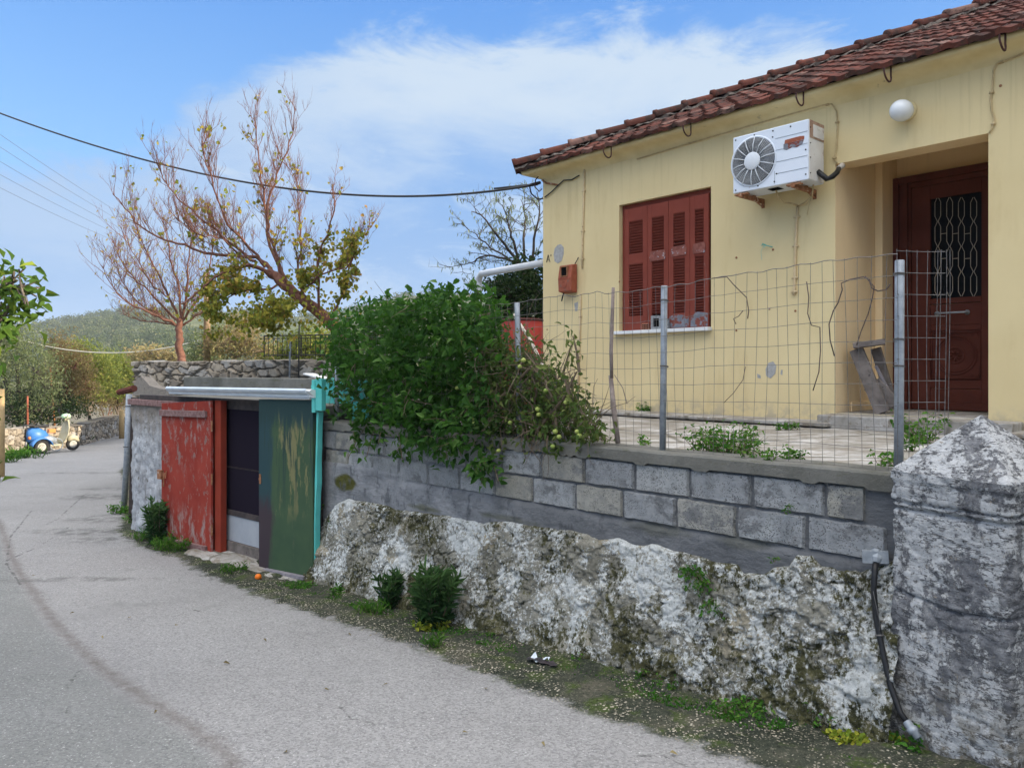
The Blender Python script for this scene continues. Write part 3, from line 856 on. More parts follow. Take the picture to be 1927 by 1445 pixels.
# mortar band and render behind the blocks
ZA = CT - .080; CH = .188
NS2, NZ2 = 420, 66
S2 = np.linspace(-.14, WL + .05, NS2)
S_, Z_ = np.meshgrid(S2, np.linspace(E - 1.55, ZA, NZ2), indexing='ij')
q = np.c_[S_.ravel(), np.zeros(S_.size), Z_.ravel()]
inblk = sstep(ZA - 2 * CH - .035, ZA - 2 * CH + .005, q[:, 2] + .035 * (fbm(q * 7, 3, 91) - .5))
cover = sstep(2.3, 1.2, q[:, 0] + 1.6 * (fbm(q * 2.2, 3, 92) - .5)) * sstep(ZA - 1.55 * CH, ZA - 1.75 * CH, q[:, 2])
o = .022 + .034 * (fbm(q * 9, 5, 93, .62) - .5) + .016 * (fbm(q * 2, 3, 94) - .5)
o = o * np.maximum(1 - inblk, cover) + inblk * (1 - cover) * (-.010 + .012 * (fbm(q * 18, 3, 96) - .5))
gm = GW.hit(655, 908)
mp = sstep(1.0, .55, ((q[:, 0] - gm[0]) / .22) ** 2 + ((q[:, 2] - gm[1]) / .085) ** 2 + .9 * (fbm(q * 9, 3, 97) - .5))
for px, py, a, b in [(1395, 1018, .22, .05), (1240, 995, .3, .05), (960, 975, .4, .03), (800, 955, .3, .03)]:
    g2 = GW.hit(px, py); mp = np.maximum(mp, .55 * sstep(1.0, .2, ((q[:, 0] - g2[0]) / a) ** 2 + ((q[:, 2] - g2[1]) / b) ** 2 + 1.2 * (fbm(q * 9, 3, 98) - .5)))
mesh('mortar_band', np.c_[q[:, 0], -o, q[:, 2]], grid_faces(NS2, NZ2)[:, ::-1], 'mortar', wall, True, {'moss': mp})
m = MB()
for r, (off, tsd) in enumerate(((0.16, 3), (-.06, 9))):
    s = WL - .12 + off * 0 if r == 0 else WL - .015
    lens = [.20, .415, .40, .40, .41, .40, .40, .40, .40, .30, .40, .40, .40, .40] if r == 0 else [.41, .405, .40, .40, .40, .40, .40, .40, .40, .40, .40, .40, .40]
    for ln in lens:
        z1 = ZA - .003 - r * CH; z0 = z1 - CH + .006; s0 = s - ln + .005
        if s0 < .0: s0 = .02
        if s - s0 > .08:
            u = random.random(); j = random.uniform(-.003, .003)
            nx, nz = 30, 16
            for face in (0,):
                gs, gz = np.meshgrid(np.linspace(s0, s, nx), np.linspace(z0, z1, nz), indexing='ij')
                qq = np.c_[gs.ravel(), np.zeros(gs.size), gz.ravel()]
                em = np.minimum.reduce([gs.ravel() - s0, s - gs.ravel(), gz.ravel() - z0, z1 - gz.ravel()])
                oo = .011 + j + .010 * (fbm(qq * 22, 3, 101) - .5) - .005 * sstep(.010, 0, em)
                oo = np.where(em < 1e-6, -.02, oo)
                jit = .009 * (np.stack([fbm(qq * 25, 2, 103), fbm(qq * 25, 2, 104)], 1) - .5)
                m.add(np.c_[gs.ravel() + jit[:, 0], -oo, gz.ravel() + jit[:, 1]], grid_faces(nx, nz)[:, ::-1].tolist(), u if random.random() < .85 else 1.0)
        s = s0 - .010
        if s < .1: break
m.build('block_courses', 'cinder', wall, smooth=False)
# coping: a cast strip with a wavy lower lip
NSC = 260; Sc = np.linspace(-.01, WL + .03, NSC)
zlip = ZA + .004 + .016 * (fbm(np.c_[Sc * 2.3, Sc * 0, Sc * 0], 4, 111) - .5) - .014 * (fbm(np.c_[Sc * 9, Sc * 0, Sc * 0], 3, 112) > .6)
wv = .006 * (fbm(np.c_[Sc * 6, Sc * 0, Sc * 0], 3, 113) - .5)
prof = []
for k in range(NSC):
    t = .004 * (vnoise(np.array([[Sc[k] * 8, 1, 2]]), 7)[0] - .5)
    prof.append([(Sc[k], .0, zlip[k]), (Sc[k], -.028 + wv[k], zlip[k]), (Sc[k], -.030 + wv[k], CT - .012 + t), (Sc[k], -.020 + wv[k], CT + t), (Sc[k], .19, CT + .004 + t), (Sc[k], .20, CT - .01), (Sc[k], .20, ZA)])
mesh('coping', np.array(prof).reshape(-1, 3), grid_faces(NSC, 7), 'concrete_coping', wall, False)
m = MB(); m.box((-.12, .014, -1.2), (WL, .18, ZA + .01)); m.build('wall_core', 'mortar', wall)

# ------------------------------------------------------------------ whitewashed gate pillar
ang = math.atan2(-.883, .47); PD = (.47, -.883); PN = (.883, .47)
PLx, PLy = (1677 - CX) / F * 3.72, 3.72
pil = thing('gate_pillar', 'stout old whitewashed masonry gate pillar with a pyramid top at the right', 'pillar', (PLx, PLy, float(G(3.4))), ang)
A = .545; zb = -.12; zt = (E - .485) - float(G(3.4)); za = (E - .212) - float(G(3.4))


def face_grid(o, du, nu, nz, z0, z1, seedk):
    u = np.linspace(0, 1, nu); z = np.linspace(z0, z1, nz)
    U, Zg = np.meshgrid(u, z, indexing='ij')
    return o, du, U.ravel(), Zg.ravel()


verts = []; NU, NZ = 90, 190
per = np.linspace(0, 4, 4 * NU, endpoint=False); zs = np.linspace(zb, zt, NZ)
cor = np.array([(0, 0), (A, 0), (A, A), (0, A)], float)
nrm = np.array([(0, -1), (1, 0), (0, 1), (-1, 0)], float)
k = per.astype(int); f = per - k
base = cor[k] + (cor[(k + 1) % 4] - cor[k]) * f[:, None]
# rounded, hand-made corners
ctr = np.array([A / 2, A / 2]); rel = base - ctr
rr = (np.abs(rel[:, 0]) ** 14 + np.abs(rel[:, 1]) ** 14) ** (1 / 14)
dirn = rel / np.linalg.norm(rel, axis=1, keepdims=True)
rel = rel * (A / 2 / rr)[:, None]
PP = np.repeat((rel + ctr)[:, None], NZ, 1); ZP = np.repeat(zs[None], len(per), 0)
q = np.c_[PP.reshape(-1, 2), ZP.ravel()]
qs = q * np.array([1, 1, 1.7])
lay = fbm(qs * 7, 5, 121, .6); lmp = fbm(q * 3, 3, 123); fn = fbm(qs * 24, 4, 125, .6)
d1, d2, cid = worley(qs * 5.5 + .4 * np.stack([fbm(q * 5, 2, s) for s in (1, 2, 3)], 1), 127)
disp = .014 * (lmp - .5) + .009 * (lay - .5) + .014 * (fn - .5) + .006 * sstep(0, .25, d2 - d1)
led = sstep(.955, .975, q[:, 2] / zt) * .012 - .030 * np.exp(-((q[:, 2] - (zt - .185) - .02 * lmp) / .010) ** 2) - .022 * np.exp(-((q[:, 2] - (zt - .16) - .03 * lmp) / .007) ** 2) - .02 * np.exp(-((q[:, 2] - (zt - .62) - .10 * lmp) / .008) ** 2) + .012 * sstep(zt - .19, zt - .17, q[:, 2])
flare = .04 * (1 - np.clip(q[:, 2] / zt, 0, 1)) ** 2
dn = np.repeat(dirn[:, None], NZ, 1).reshape(-1, 2)
V = q.copy(); V[:, :2] += dn * (disp + led + flare)[:, None]
ii = np.arange(len(per) * NZ).reshape(len(per), NZ)
i2 = np.roll(ii, -1, 0)
Fq = np.stack([ii[:, :-1].ravel(), i2[:, :-1].ravel(), i2[:, 1:].ravel(), ii[:, 1:].ravel()], 1)
wf = .02 + .12 * (fbm(q * 2.2, 3, 131) - .5) + .06 * sstep(zt * .6, zt, q[:, 2]) - .03
mesh('shaft', V, Fq, 'limewash', pil, True, {'white': wf})
NR = 46; tq = np.linspace(0, 1, NR)
QX = []
for t in tq:
    c0 = (rel * (1.065 - 1.065 * t ** 1.06) + ctr); QX.append(np.c_[c0, np.full(len(c0), zt - .01 + (za - zt + .01) * t ** .97)])
Q = np.array(QX).transpose(1, 0, 2); shp = Q.shape; Q = Q.reshape(-1, 3)
ds_ = .012 * (fbm(Q * 9, 4, 133) - .5) + .010 * (fbm(Q * 30, 3, 134) - .5)
dn = np.repeat(dirn[:, None], NR, 1).reshape(-1, 2); fade = 1 - np.tile(tq, len(per)) ** 4
Q[:, :2] += dn * (ds_ * fade)[:, None]; Q[:, 2] += ds_ * .7 * fade
ii = np.arange(len(per) * NR).reshape(len(per), NR); i2 = np.roll(ii, -1, 0)
Fq = np.stack([ii[:, :-1].ravel(), i2[:, :-1].ravel(), i2[:, 1:].ravel(), ii[:, 1:].ravel()], 1)
mesh('pyramid_cap', Q, Fq, 'limewash', pil, True, {'white': .07 + .10 * (fbm(Q * 3, 3, 136) - .5)})
# whitewashed step stone beside the pillar
m = MB(); g = on_ground(1915, 1440)
m.box((-.02, -.1, -.05), (.5, .35, .07))
st = m.build('step_stone', 'limewash', None, bevel=.015); st.location = (g.x - .02, g.y - .03, g.z); st.rotation_euler.z = ang + .5
st.data.attributes.new('white', 'FLOAT', 'POINT').data.foreach_set('value', [.2] * len(st.data.vertices))
tag(st, 'small whitewashed stone step at the foot of the gate pillar', 'step')
# ------------------------------------------------------------------ yellow house
house = thing('house', 'single storey yellow plastered house with red tiled roof, brown shutters and a deep porch', 'house', HF.loc, HF.ang)
HL, HD = 15.0, 9.0
wx0, wz1 = HF.hit(1165, 386); wx1 = HF.S(1338)
wz0 = HF.Z(1250, 621); wz1 = HF.Z(1250, 369)
px0 = HF.S(1572); px1 = HF.S(1860); pz1 = HF.Z(1700, 283.5)
CZ = 2.995; pc = pz1 + .28; pf = HF.Z(1857, 776, 1.12); PDp = 1.2; WDp = .13


def quad_wall(m, xs, zs, holes, y=0.0):
    for i in range(len(xs) - 1):
        for j in range(len(zs) - 1):
            if (i, j) in holes: continue
            m.add([(xs[i], y, zs[j]), (xs[i + 1], y, zs[j]), (xs[i + 1], y, zs[j + 1]), (xs[i], y, zs[j + 1])], [(0, 1, 2, 3)])


m = MB()
xs = [0, wx0, wx1, px0, px1, HL]; zs = [-.4, pf, wz0, wz1, pz1, CZ + .08]
if pz1 < wz1: zs = [-.4, pf, wz0, pz1, wz1, CZ + .08]
holes = set()
for j in range(len(zs) - 1):
    if zs[j] >= wz0 - 1e-6 and zs[j + 1] <= wz1 + 1e-6: holes.add((1, j))
    if zs[j] >= pf - 1e-6 and zs[j + 1] <= pz1 + 1e-6: holes.add((3, j))
quad_wall(m, xs, zs, holes)


def q4(*p): m.add(p, [(0, 1, 2, 3)])


# window reveal
q4((wx0, 0, wz0), (wx0, 0, wz1), (wx0, WDp, wz1), (wx0, WDp, wz0)); q4((wx1, 0, wz1), (wx1, 0, wz0), (wx1, WDp, wz0), (wx1, WDp, wz1))
q4((wx0, 0, wz1), (wx1, 0, wz1), (wx1, WDp, wz1), (wx0, WDp, wz1)); q4((wx1, 0, wz0), (wx0, 0, wz0), (wx0, WDp, wz0), (wx1, WDp, wz0))
q4((wx0, WDp, wz0), (wx0, WDp, wz1), (wx1, WDp, wz1), (wx1, WDp, wz0))
# porch
mw_ = m; m = MB()
q4((px0, 0, pf), (px0, 0, pz1), (px0, .25, pz1), (px0, .25, pf)); q4((px0, .25, pf), (px0, .25, pc), (px0, PDp, pc), (px0, PDp, pf))
q4((px1, 0, pz1), (px1, 0, pf), (px1, .25, pf), (px1, .25, pz1)); q4((px1, .25, pc), (px1, .25, pf), (px1, PDp, pf), (px1, PDp, pc))
q4((px0, 0, pz1), (px1, 0, pz1), (px1, .25, pz1), (px0, .25, pz1)); q4((px0, .25, pz1), (px1, .25, pz1), (px1, .25, pc), (px0, .25, pc))
q4((px0, .25, pc), (px1, .25, pc), (px1, PDp, pc), (px0, PDp, pc)); q4((px0, PDp, pf), (px0, PDp, pc), (px1, PDp, pc), (px1, PDp, pf))
# other three sides
mp_ = m; m = mw_
q4((0, 0, -.4), (0, 0, CZ), (0, HD, CZ), (0, HD, -.4)); q4((HL, 0, CZ), (HL, 0, -.4), (HL, HD, -.4), (HL, HD, CZ)); q4((0, HD, -.4), (0, HD, CZ), (HL, HD, CZ), (HL, HD, -.4))
wallo = mw_.build('wall', 'plaster', house); mp_.build('porch', 'porch_plaster_lit', house)
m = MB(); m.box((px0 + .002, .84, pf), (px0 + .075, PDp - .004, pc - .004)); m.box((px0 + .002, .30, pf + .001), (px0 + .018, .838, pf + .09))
m.build('porch_jamb', 'porch_plaster_lit', house, bevel=.006)
# porch floor and step
m = MB(); m.box((px0 - .03, -.30, -.02), (px1 + .25, -.004, pf - .006)); m.box((px0 + .003, -.003, pf - .10), (px1 - .003, PDp - .01, pf + .001))
m.build('doorstep', 'terrace', house, bevel=.012)

# cornice (cove under the tiles), mitred at the corner
prof = [(.002, CZ - .055), (-.014, CZ - .012), (-.055, CZ + .022), (-.105, CZ + .040), (-.195, CZ + .050), (-.205, CZ + .098), (.1, CZ + .098)]
npf = 150; v = []
xsn = np.linspace(0, HL, npf)
ring = []
for k, x in enumerate(xsn):
    wv = .010 * (fbm(np.array([[x * 2.5, 0, 0]]), 3, 141)[0] - .5)
    for (o, z) in prof: ring.append((x if k else o, o + wv, z + wv * .5))
ring = np.array(ring); cf = grid_faces(npf, len(prof))
side = np.array([(o, y if k else o, z) for k, y in enumerate((0, HD)) for (o, z) in prof])
cf2 = grid_faces(2, len(prof))[:, ::-1] + len(ring)
mesh('cornice', np.r_[ring, side], np.r_[cf, cf2], 'plaster_trim', house, True)

# roof -------------------------------------------------------------------
TH = R(25); OV = .235; EZ = CZ + .095
ct, stn_ = math.cos(TH), math.sin(TH)


def tiles(along_len, swap, depth):
    TW, EX, TL = .190, .29, .36
    nrow = int(depth / 2 / ct / EX) + 1; ncol = int((along_len + 2 * OV) / TW) + 1
    us = np.array([0, .10, .22, .34, .46, .60, .80, .96, 1.01])
    hh = np.array([.003, .016, .021, .016, .004, .0, .003, .009, .004])
    Vs = []; Fs = []; Ts = []; k = 0
    for r in range(nrow):
        for c in range(ncol):
            x = -OV + c * TW; yp = r * EX * ct - OV
            xc = x + TW / 2
            if xc + OV < yp + OV + .02 or (along_len + OV - xc) < yp + OV: continue
            jl, jz, jt = random.uniform(-.012, .012), random.uniform(0, .010), random.uniform(-.02, .02)
            P = []
            for (sl_, lift, dz_) in ((0, .026, -.028), (0, .026, 0), (.10, .022, 0), (TL, .003, 0)):
                if r == 0 and dz_ < 0: dz_ = -.042
                for u, h in zip(us, hh):
                    dst = r * EX + sl_ + jl + jt * (u - .5) * (sl_ == 0)
                    if r == 0: dst -= .02
                    nn = lift + h * (1.0 if dz_ == 0 else .8) + dz_ + jz
                    xx = x + u * TW
                    yy = -OV + dst * ct - nn * stn_; zz = EZ + dst * stn_ + nn * ct
                    # trim at the hip
                    lim = min(xx, along_len - xx) + .01
                    if yy > lim: yy = max(lim, -OV - .03); zz = EZ + (yy + OV) * math.tan(TH) + nn * ct
                    P.append((yy, xx, zz) if swap else (xx, yy, zz))
            Vs += P
            f = grid_faces(4, len(us)) + k
            if swap: f = f[:, ::-1]
            Fs.append(f); Ts += [random.random() ** .8] * len(P); k += len(P)
    return np.array(Vs), np.concatenate(Fs), np.array(Ts)


v1, f1, t1 = tiles(HL, False, HD); v2, f2, t2 = tiles(HD, True, HD)
rx = HD / 2; rz = EZ + (rx + OV) * math.tan(TH) - .012; e0 = EZ - .012
OD = OV - .07; e0 = EZ - .012 + .07 * math.tan(TH)
hipv = [(-OD, -OD, e0), (HL + OD, -OD, e0), (HL + OD, HD + OD, e0), (-OD, HD + OD, e0), (rx, rx, rz), (HL - rx, rx, rz)]
roof_v = np.r_[v1, v2]; roof_f = np.r_[f1, f2 + len(v1)]
roof = mesh('roof', roof_v, roof_f, 'roof_tile', house, False, {'tint': np.r_[t1, t2]})
m = MB().add(hipv, [(0, 1, 5, 4), (1, 2, 5), (2, 3, 4, 5), (3, 0, 4), (3, 2, 1, 0)], .3); m.build('roof_deck', 'roof_tile', roof)
# hip and ridge caps: barrel tiles one over the next
m = MB(); mm = MB()


def caps(p0, p1):
    p0 = Vector(p0); p1 = Vector(p1); L = (p1 - p0).length; dd = (p1 - p0) / L
    sd_ = dd.cross(Vector((0, 0, 1))).normalized(); up = sd_.cross(dd)
    for i in range(int(L / .385) + 1):
        s = i * .385; tt_ = random.random() * .8 + .2; j = random.uniform(-.008, .008)
        P = []
        for (sl_, rad, lf) in ((-.002, .066, .046), (0, .100, .050), (.05, .100, .046), (.055, .088, .046), (.43, .076, .022)):
            for a in np.linspace(-.3, math.pi + .3, 11):
                P.append(p0 + dd * (s + sl_) + sd_ * (math.cos(a) * rad + j) + up * (math.sin(a) * rad * .85 + lf - .01))
        m.add(P, grid_faces(5, 11).tolist(), tt_)
    nb = int(L / .06)
    P = []
    for i in range(nb):
        s = i * .06
        for o, h in ((-.125, -.01), (-.075, .03), (.075, .03), (.125, -.01)):
            w_ = .075 * (random.random() - .5)
            P.append(p0 + dd * s + sd_ * (o + w_) + up * (h - .012 + w_ * .3 - .02))
    mm.add(P, grid_faces(nb, 4).tolist())


caps((-OV - .03, -OV - .03, EZ + .045), (rx, rx, rz + .065)); caps((rx, rx, rz + .065), (HL - rx, rx, rz + .065)); caps((HL + OV, -OV, EZ + .04), (HL - rx, rx, rz + .065))
m.build('ridge_tile', 'roof_tile', roof, True); mm.build('ridge_mortar', 'ridge_mortar', roof)
# iron gutter hooks
for px, py in ((1145, 290), (1295, 250), (1507, 190), (1672, 150), (1888, 95)):
    x = HF.S(px, -.25); m = MB()
    P = [(x - .0, -.10, EZ + .02), (x, -.20, EZ + .005)]
    P += [(x + .01 * math.sin(a), -.27 + .068 * math.cos(a), EZ - .075 - .072 * math.sin(a)) for a in np.linspace(.0, math.pi, 10)]
    P[1] = (x, -.202, EZ + .0)
    P += [(x, -.338, EZ - .045), (x, -.345, EZ - .05)]
    m.tube(P, .008, 6); m.build('gutter_hook', 'hook_iron', house, True)
m = MB(); m.tube([(-.02, -.04, CZ + .05), (-.05, -.09, CZ - .02), (-.09, -.06, CZ - .10), (-.05, -.02, CZ - .16), (-.01, -.01, CZ - .13)], .008, 6); m.build('gutter_hook', 'hook_iron', house, True)

# window with four louvred shutters
m = MB()
fy = WDp - .012
m.box((wx0 + .002, .06, wz0 + .002), (wx0 + .055, fy, wz1 - .002)); m.box((wx1 - .045, .06, wz0 + .002), (wx1 - .002, fy, wz1 - .002)); m.box((wx0 + .056, .06, wz1 - .055), (wx1 - .046, fy, wz1 - .002))
win = m.build('window', 'shutter_paint', house, bevel=.004)
m = MB(); m.box((wx0 + .004, fy + .002, wz0 + .004), (wx1 - .004, fy + .008, wz1 - .004)); m.build('pane', 'dark_void', win)
bx = [wx0 + .058] + [HF.S(p, .07) for p in (1222, 1262, 1302)] + [wx1 - .048]
blank = MB()
for i in range(4):
    x0, x1 = bx[i] + .0025, bx[i + 1] - .0025; z0 = wz0 + .012; z1 = wz1 - .058; yb = .062; yf = .030
    m = MB(); st_ = .062
    if i in (1,): z0b = z0 + .20
    else: z0b = z0
    m.box((x0, yf, z0), (x0 + st_, yb, z1)); m.box((x1 - st_, yf, z0 if i != 1 else z0 + .02), (x1, yb, z1))
    zm = z0 + (z1 - z0) * .575
    ra, rb = z0 + .17, z1 - .15
    if i != 1: m.box((x0 + st_, yf + .001, z0), (x1 - st_, yb - .001, ra))
    m.box((x0 + st_, yf + .001, rb), (x1 - st_, yb - .001, z1)); m.box((x0 + st_, yf + .001, zm - .045), (x1 - st_, yb - .001, zm + .075))
    for a, b in ((ra, zm - .045), (zm + .075, rb)):
        ns = int((b - a) / .030)
        for k in range(ns):
            z = a + (k + .5) * (b - a) / ns
            if i == 2 and a > zm and k < 2: z -= .012 * (2 - k); tiltx = .5
            M = Matrix.Translation((x0 + st_, (yf + yb) / 2 + .004, z)) @ Matrix.Rotation(R(-38 + random.uniform(-5, 5)), 4, 'X')
            m.box((0, -.020, -.0035), (x1 - x0 - 2 * st_, .020, .0035), .5, M)
    sh = m.build('shutter', 'shutter_paint', win, bevel=.0025)
    sh['label'] = ['leftmost brown louvred shutter leaf, paint chipped near its foot', 'second louvred shutter leaf with its bottom panel missing', 'third louvred shutter leaf with a broken slat and a grey scuffed foot', 'rightmost louvred shutter leaf with a grey patched foot'][i]
    if i >= 1:
        m = MB(); zc_ = zm + (.01 if i < 2 else .03)
        pts_ = [(x0 + st_ * .7, zc_ - .055), (x1 - st_ * .7, zc_ - .05), (x1 - st_ * .55, zc_ + .02), (x1 - st_ * .8, zc_ + .062), (x0 + st_ * .8, zc_ + .055), (x0 + st_ * .55, zc_ - .01)]
        m.prism(pts_, yf - .008, yf - .0005); m.build('lock_plate', 'shutter_patch', sh, bevel=.002)
    if i >= 2:
        m = MB(); m.prism([(x0 + .01, z0 + .01), (x1 - .012, z0 + .012), (x1 - .01, z0 + .15 - .03 * (i == 2)), (x0 + .1, z0 + .17), (x0 + .015, z0 + .13)], yf - .004, yf - .0005); m.build('kick_patch', 'grey_primer', sh)
    for hzf in (.18, .62, .86): MB().tube([(x0 - .002, yf - .002, z0 + (z1 - z0) * hzf - .03), (x0 - .002, yf - .002, z0 + (z1 - z0) * hzf + .03)], .006, 6).build('hinge', 'shutter_paint', sh)
m = MB(); m.box((wx0 - .06, -.075, wz0 - .03), (wx1 + .012, .028, wz0 + .008)); m.build('window_sill', 'marble', win, bevel=.004)

# entrance door -----------------------------------------------------------
DY = 1.12
dx0 = HF.S(1679, DY); dtop = HF.Z(1770, 322, DY); dx1 = px1 - .003


def dz_(zx, zy): return HF.hit(1560 + zx / 2.4905, 240 + zy / 2.4914, DY)


lx = dz_(388, 500)[0]
m = MB(); yb = PDp - .004
m.box((dx0, DY - .03, pf + .002), (dx0 + .07, yb, dtop)); m.box((dx0 + .071, DY - .01, pf + .002), (lx - .075, yb, dtop - .07)); m.box((lx - .074, DY - .045, pf + .002), (lx - .03, yb, dtop - .07)); m.box((lx - .029, DY - .015, pf + .002), (lx - .003, yb, dtop - .07))
m.box((dx0 + .071, DY - .03, dtop - .069), (dx1, yb, dtop)); m.box((lx - .003 + .001, DY - .015, dtop - .12), (dx1, yb, dtop - .0705))
m.build('door_frame', 'brown_door_paint', house, bevel=.006)
gx0, gzt = dz_(474, 330); gx1 = dz_(714, 330)[0]; gzb = dz_(590, 797)[1]; gzt = dz_(590, 318)[1]
lb = dz_(600, 1327)[1]; lt = dtop - .122
m = MB(); y0, y1 = DY, DY + .045
m.box((lx, y0, lb), (gx0, y1, lt)); m.box((gx1, y0, lb), (dx1, y1, lt)); m.box((gx0, y0 + .0005, gzt), (gx1, y1, lt)); 
r1 = dz_(600, 822)[1]; r2 = dz_(600, 925)[1]; p1 = dz_(600, 950)[1]; p2 = dz_(600, 1185)[1]; r3 = dz_(600, 1225)[1]
m.box((gx0, y0 + .0005, r1), (gx1, y1, gzb)); m.box((gx0, y0 + .006, r2), (gx1, y1, r1 - .006)); m.box((gx0, y0 + .0005, p1), (gx1, y1, r2 - .002)); m.box((gx0, y0 + .012, p2), (gx1, y1, p1))
m.box((gx0, y0 + .0005, r3), (gx1, y1, p2)); m.box((gx0, y0 + .004, lb + .06), (gx1, y1, r3 - .003)); m.box((lx + .003, y0 - .014, lb + .002), (dx1 - .002, y0 - .0005, lb + .075))
door = m.build('door', 'brown_door_paint', house, bevel=.005)
m = MB()
x0, x1 = gx0 + .012, gx1 - .012; zA, zB = p2 + .02, p1 - .02
for (a, b, c_, d_) in ((x0, zA, x1, zA), (x0, zB, x1, zB), (x0, zA, x0, zB), (x1, zA, x1, zB)): m.bar((a, y0 + .008, b), (c_, y0 + .008, d_), .018, .014)
cx_, cz_ = (x0 + x1) / 2, (zA + zB) / 2
rr_ = min(x1 - x0, zB - zA) / 2
for f_, w_ in ((.86, .009), (.74, .005), (.36, .009), (.30, .004)): m.ring((cx_, y0 + .010, cz_), (0, 1, 0), rr_ * f_, w_, 40, 5)
for k in range(8):
    a = k * math.pi / 4; m.tube([(cx_ + math.cos(a) * rr_ * .06, y0 + .008, cz_ + math.sin(a) * rr_ * .06), (cx_ + math.cos(a) * rr_ * .16, y0 + .002, cz_ + math.sin(a) * rr_ * .16), (cx_ + math.cos(a) * rr_ * .27, y0 + .008, cz_ + math.sin(a) * rr_ * .27)], [.004, .011, .004], 5)
for sx_, sz_ in ((-1, -1), (1, -1), (-1, 1), (1, 1)):
    P = [(cx_ + sx_ * rr_ * (.95 - .3 * t) , y0 + .009, cz_ + sz_ * (zB - zA) / 2 * (.95 - .12 * math.sin(t * 9))) for t in np.linspace(0, 1, 9)]; m.tube(P, .006, 5)
m.build('carved_panel', 'brown_door_paint', door, True)
m = MB(); m.box((gx0 + .001, y0 + .028, gzb + .001), (gx1 - .001, y0 + .034, gzt - .001)); m.build('door_glass', 'tinted_glass', door)
m = MB(); yg = y0 + .012
for cxz in (508, 563.5, 618.5, 676):
    cx0 = dz_(cxz, 560)[0]; hw = .026 if True else 0; zs_ = [dz_(cxz, z)[1] for z in (325, 440, 557, 675, 793)]
    for sgn in (-1, 1):
        P = []
        for k in range(4):
            za_, zb_ = zs_[k], zs_[k + 1]; h_ = za_ - zb_
            P += [(cx0 + sgn * .004, yg + sgn * .002, za_ - .004), (cx0 + sgn * hw, yg, za_ - h_ * .22), (cx0 + sgn * hw, yg, za_ - h_ * .78), (cx0 + sgn * .004, yg + sgn * .002, zb_ + .004)]
        m.tube(P, .0032, 5)
for a, b in ((508, 563.5), (563.5, 618.5), (618.5, 676)):
    for zy in (497, 614):
        xa = dz_(a, zy)[0] + .026; xb = dz_(b, zy)[0] - .026; z = dz_((a + b) / 2, zy)[1]; m.tube([(xa, yg, z), (xb, yg, z)], .003, 5)
m.build('door_grille', 'grille_paint', door)
ha = dz_(507, 873); hb = dz_(648, 860)
m = MB(); m.tube([(ha[0], y0, ha[1]), (ha[0], y0 - .04, ha[1]), (ha[0] + .03, y0 - .055, ha[1]), (hb[0] - .03, y0 - .055, ha[1]), (hb[0], y0 - .04, ha[1]), (hb[0], y0, ha[1])], [.016, .012, .009, .009, .012, .016], 8)
m.lathe([(.022, 0), (.024, .006), (.01, .012)], (ha[0], y0 + .004, ha[1]), (0, -1, 0), 14); m.lathe([(.022, 0), (.024, .006), (.01, .012)], (hb[0], y0 + .004, ha[1]), (0, -1, 0), 14)
m.build('door_handle', 'galvanised', door, True)

# pipes and cables clipped to the wall ------------------------------------


def on_wall(pts_, off=-.012):
    return [(lambda h: (h[0], off, h[1]))(HF.hit(px, py)) for px, py in pts_]


def wallpipe(pts_, r, mat, name='conduit', off=-.012, clips=0):
    m = MB(); P = on_wall(pts_, off); m.tube(P, r, 7)
    if clips:
        for k in range(clips):
            t = (k + .5) / clips; i = min(int(t * (len(P) - 1)), len(P) - 2); f = t * (len(P) - 1) - i
            p = Vector(P[i]).lerp(Vector(P[i + 1]), f); m.box((p.x - r * 2.2, off * 1.9, p.z - .008), (p.x + r * 2.2, -.001, p.z + .008))
    return m.build(name, mat, house, True)


wallpipe([(1101, 320), (1099, 400), (1097, 470), (1097, 505)], .012, 'pink_conduit', clips=3)
wallpipe([(1094, 552), (1092, 640), (1090, 700), (1089, 742)], .011, 'pink_conduit', clips=3)
wallpipe([(1502, 390), (1500, 420), (1498, 470), (1497, 520), (1496, 545), (1495, 556)], .013, 'pink_conduit', clips=4)
wallpipe([(1200, 300), (1290, 273), (1380, 247), (1450, 227), (1510, 210), (1550, 199), (1566, 197), (1575, 210), (1577, 240), (1575, 280), (1571, 300), (1576, 308)], .007, 'painted_cable', 'wall_cable', clips=5)
wallpipe([(1927, 102), (1893, 115), (1876, 121), (1870, 135), (1869, 160), (1865, 190), (1867, 210), (1872, 225), (1868, 243), (1862, 252)], .007, 'painted_cable', 'wall_cable', clips=3)
wallpipe([(1027, 372), (1040, 362), (1052, 350), (1063, 340), (1078, 339), (1092, 331)], .008, 'cable', 'wall_cable', -.02)
wallpipe([(1022, 340), (1030, 345), (1043, 347), (1052, 349)], .012, 'rust', 'cable_bracket', -.02)
# bits of bare render, rust marks, a painted letter
def patch(pts_, mat, name='plaster_patch', off=-.0035):
    m = MB(); P = [HF.hit(*p) for p in pts_]; m.prism(P, off, -.0005); return m.build(name, mat, house)


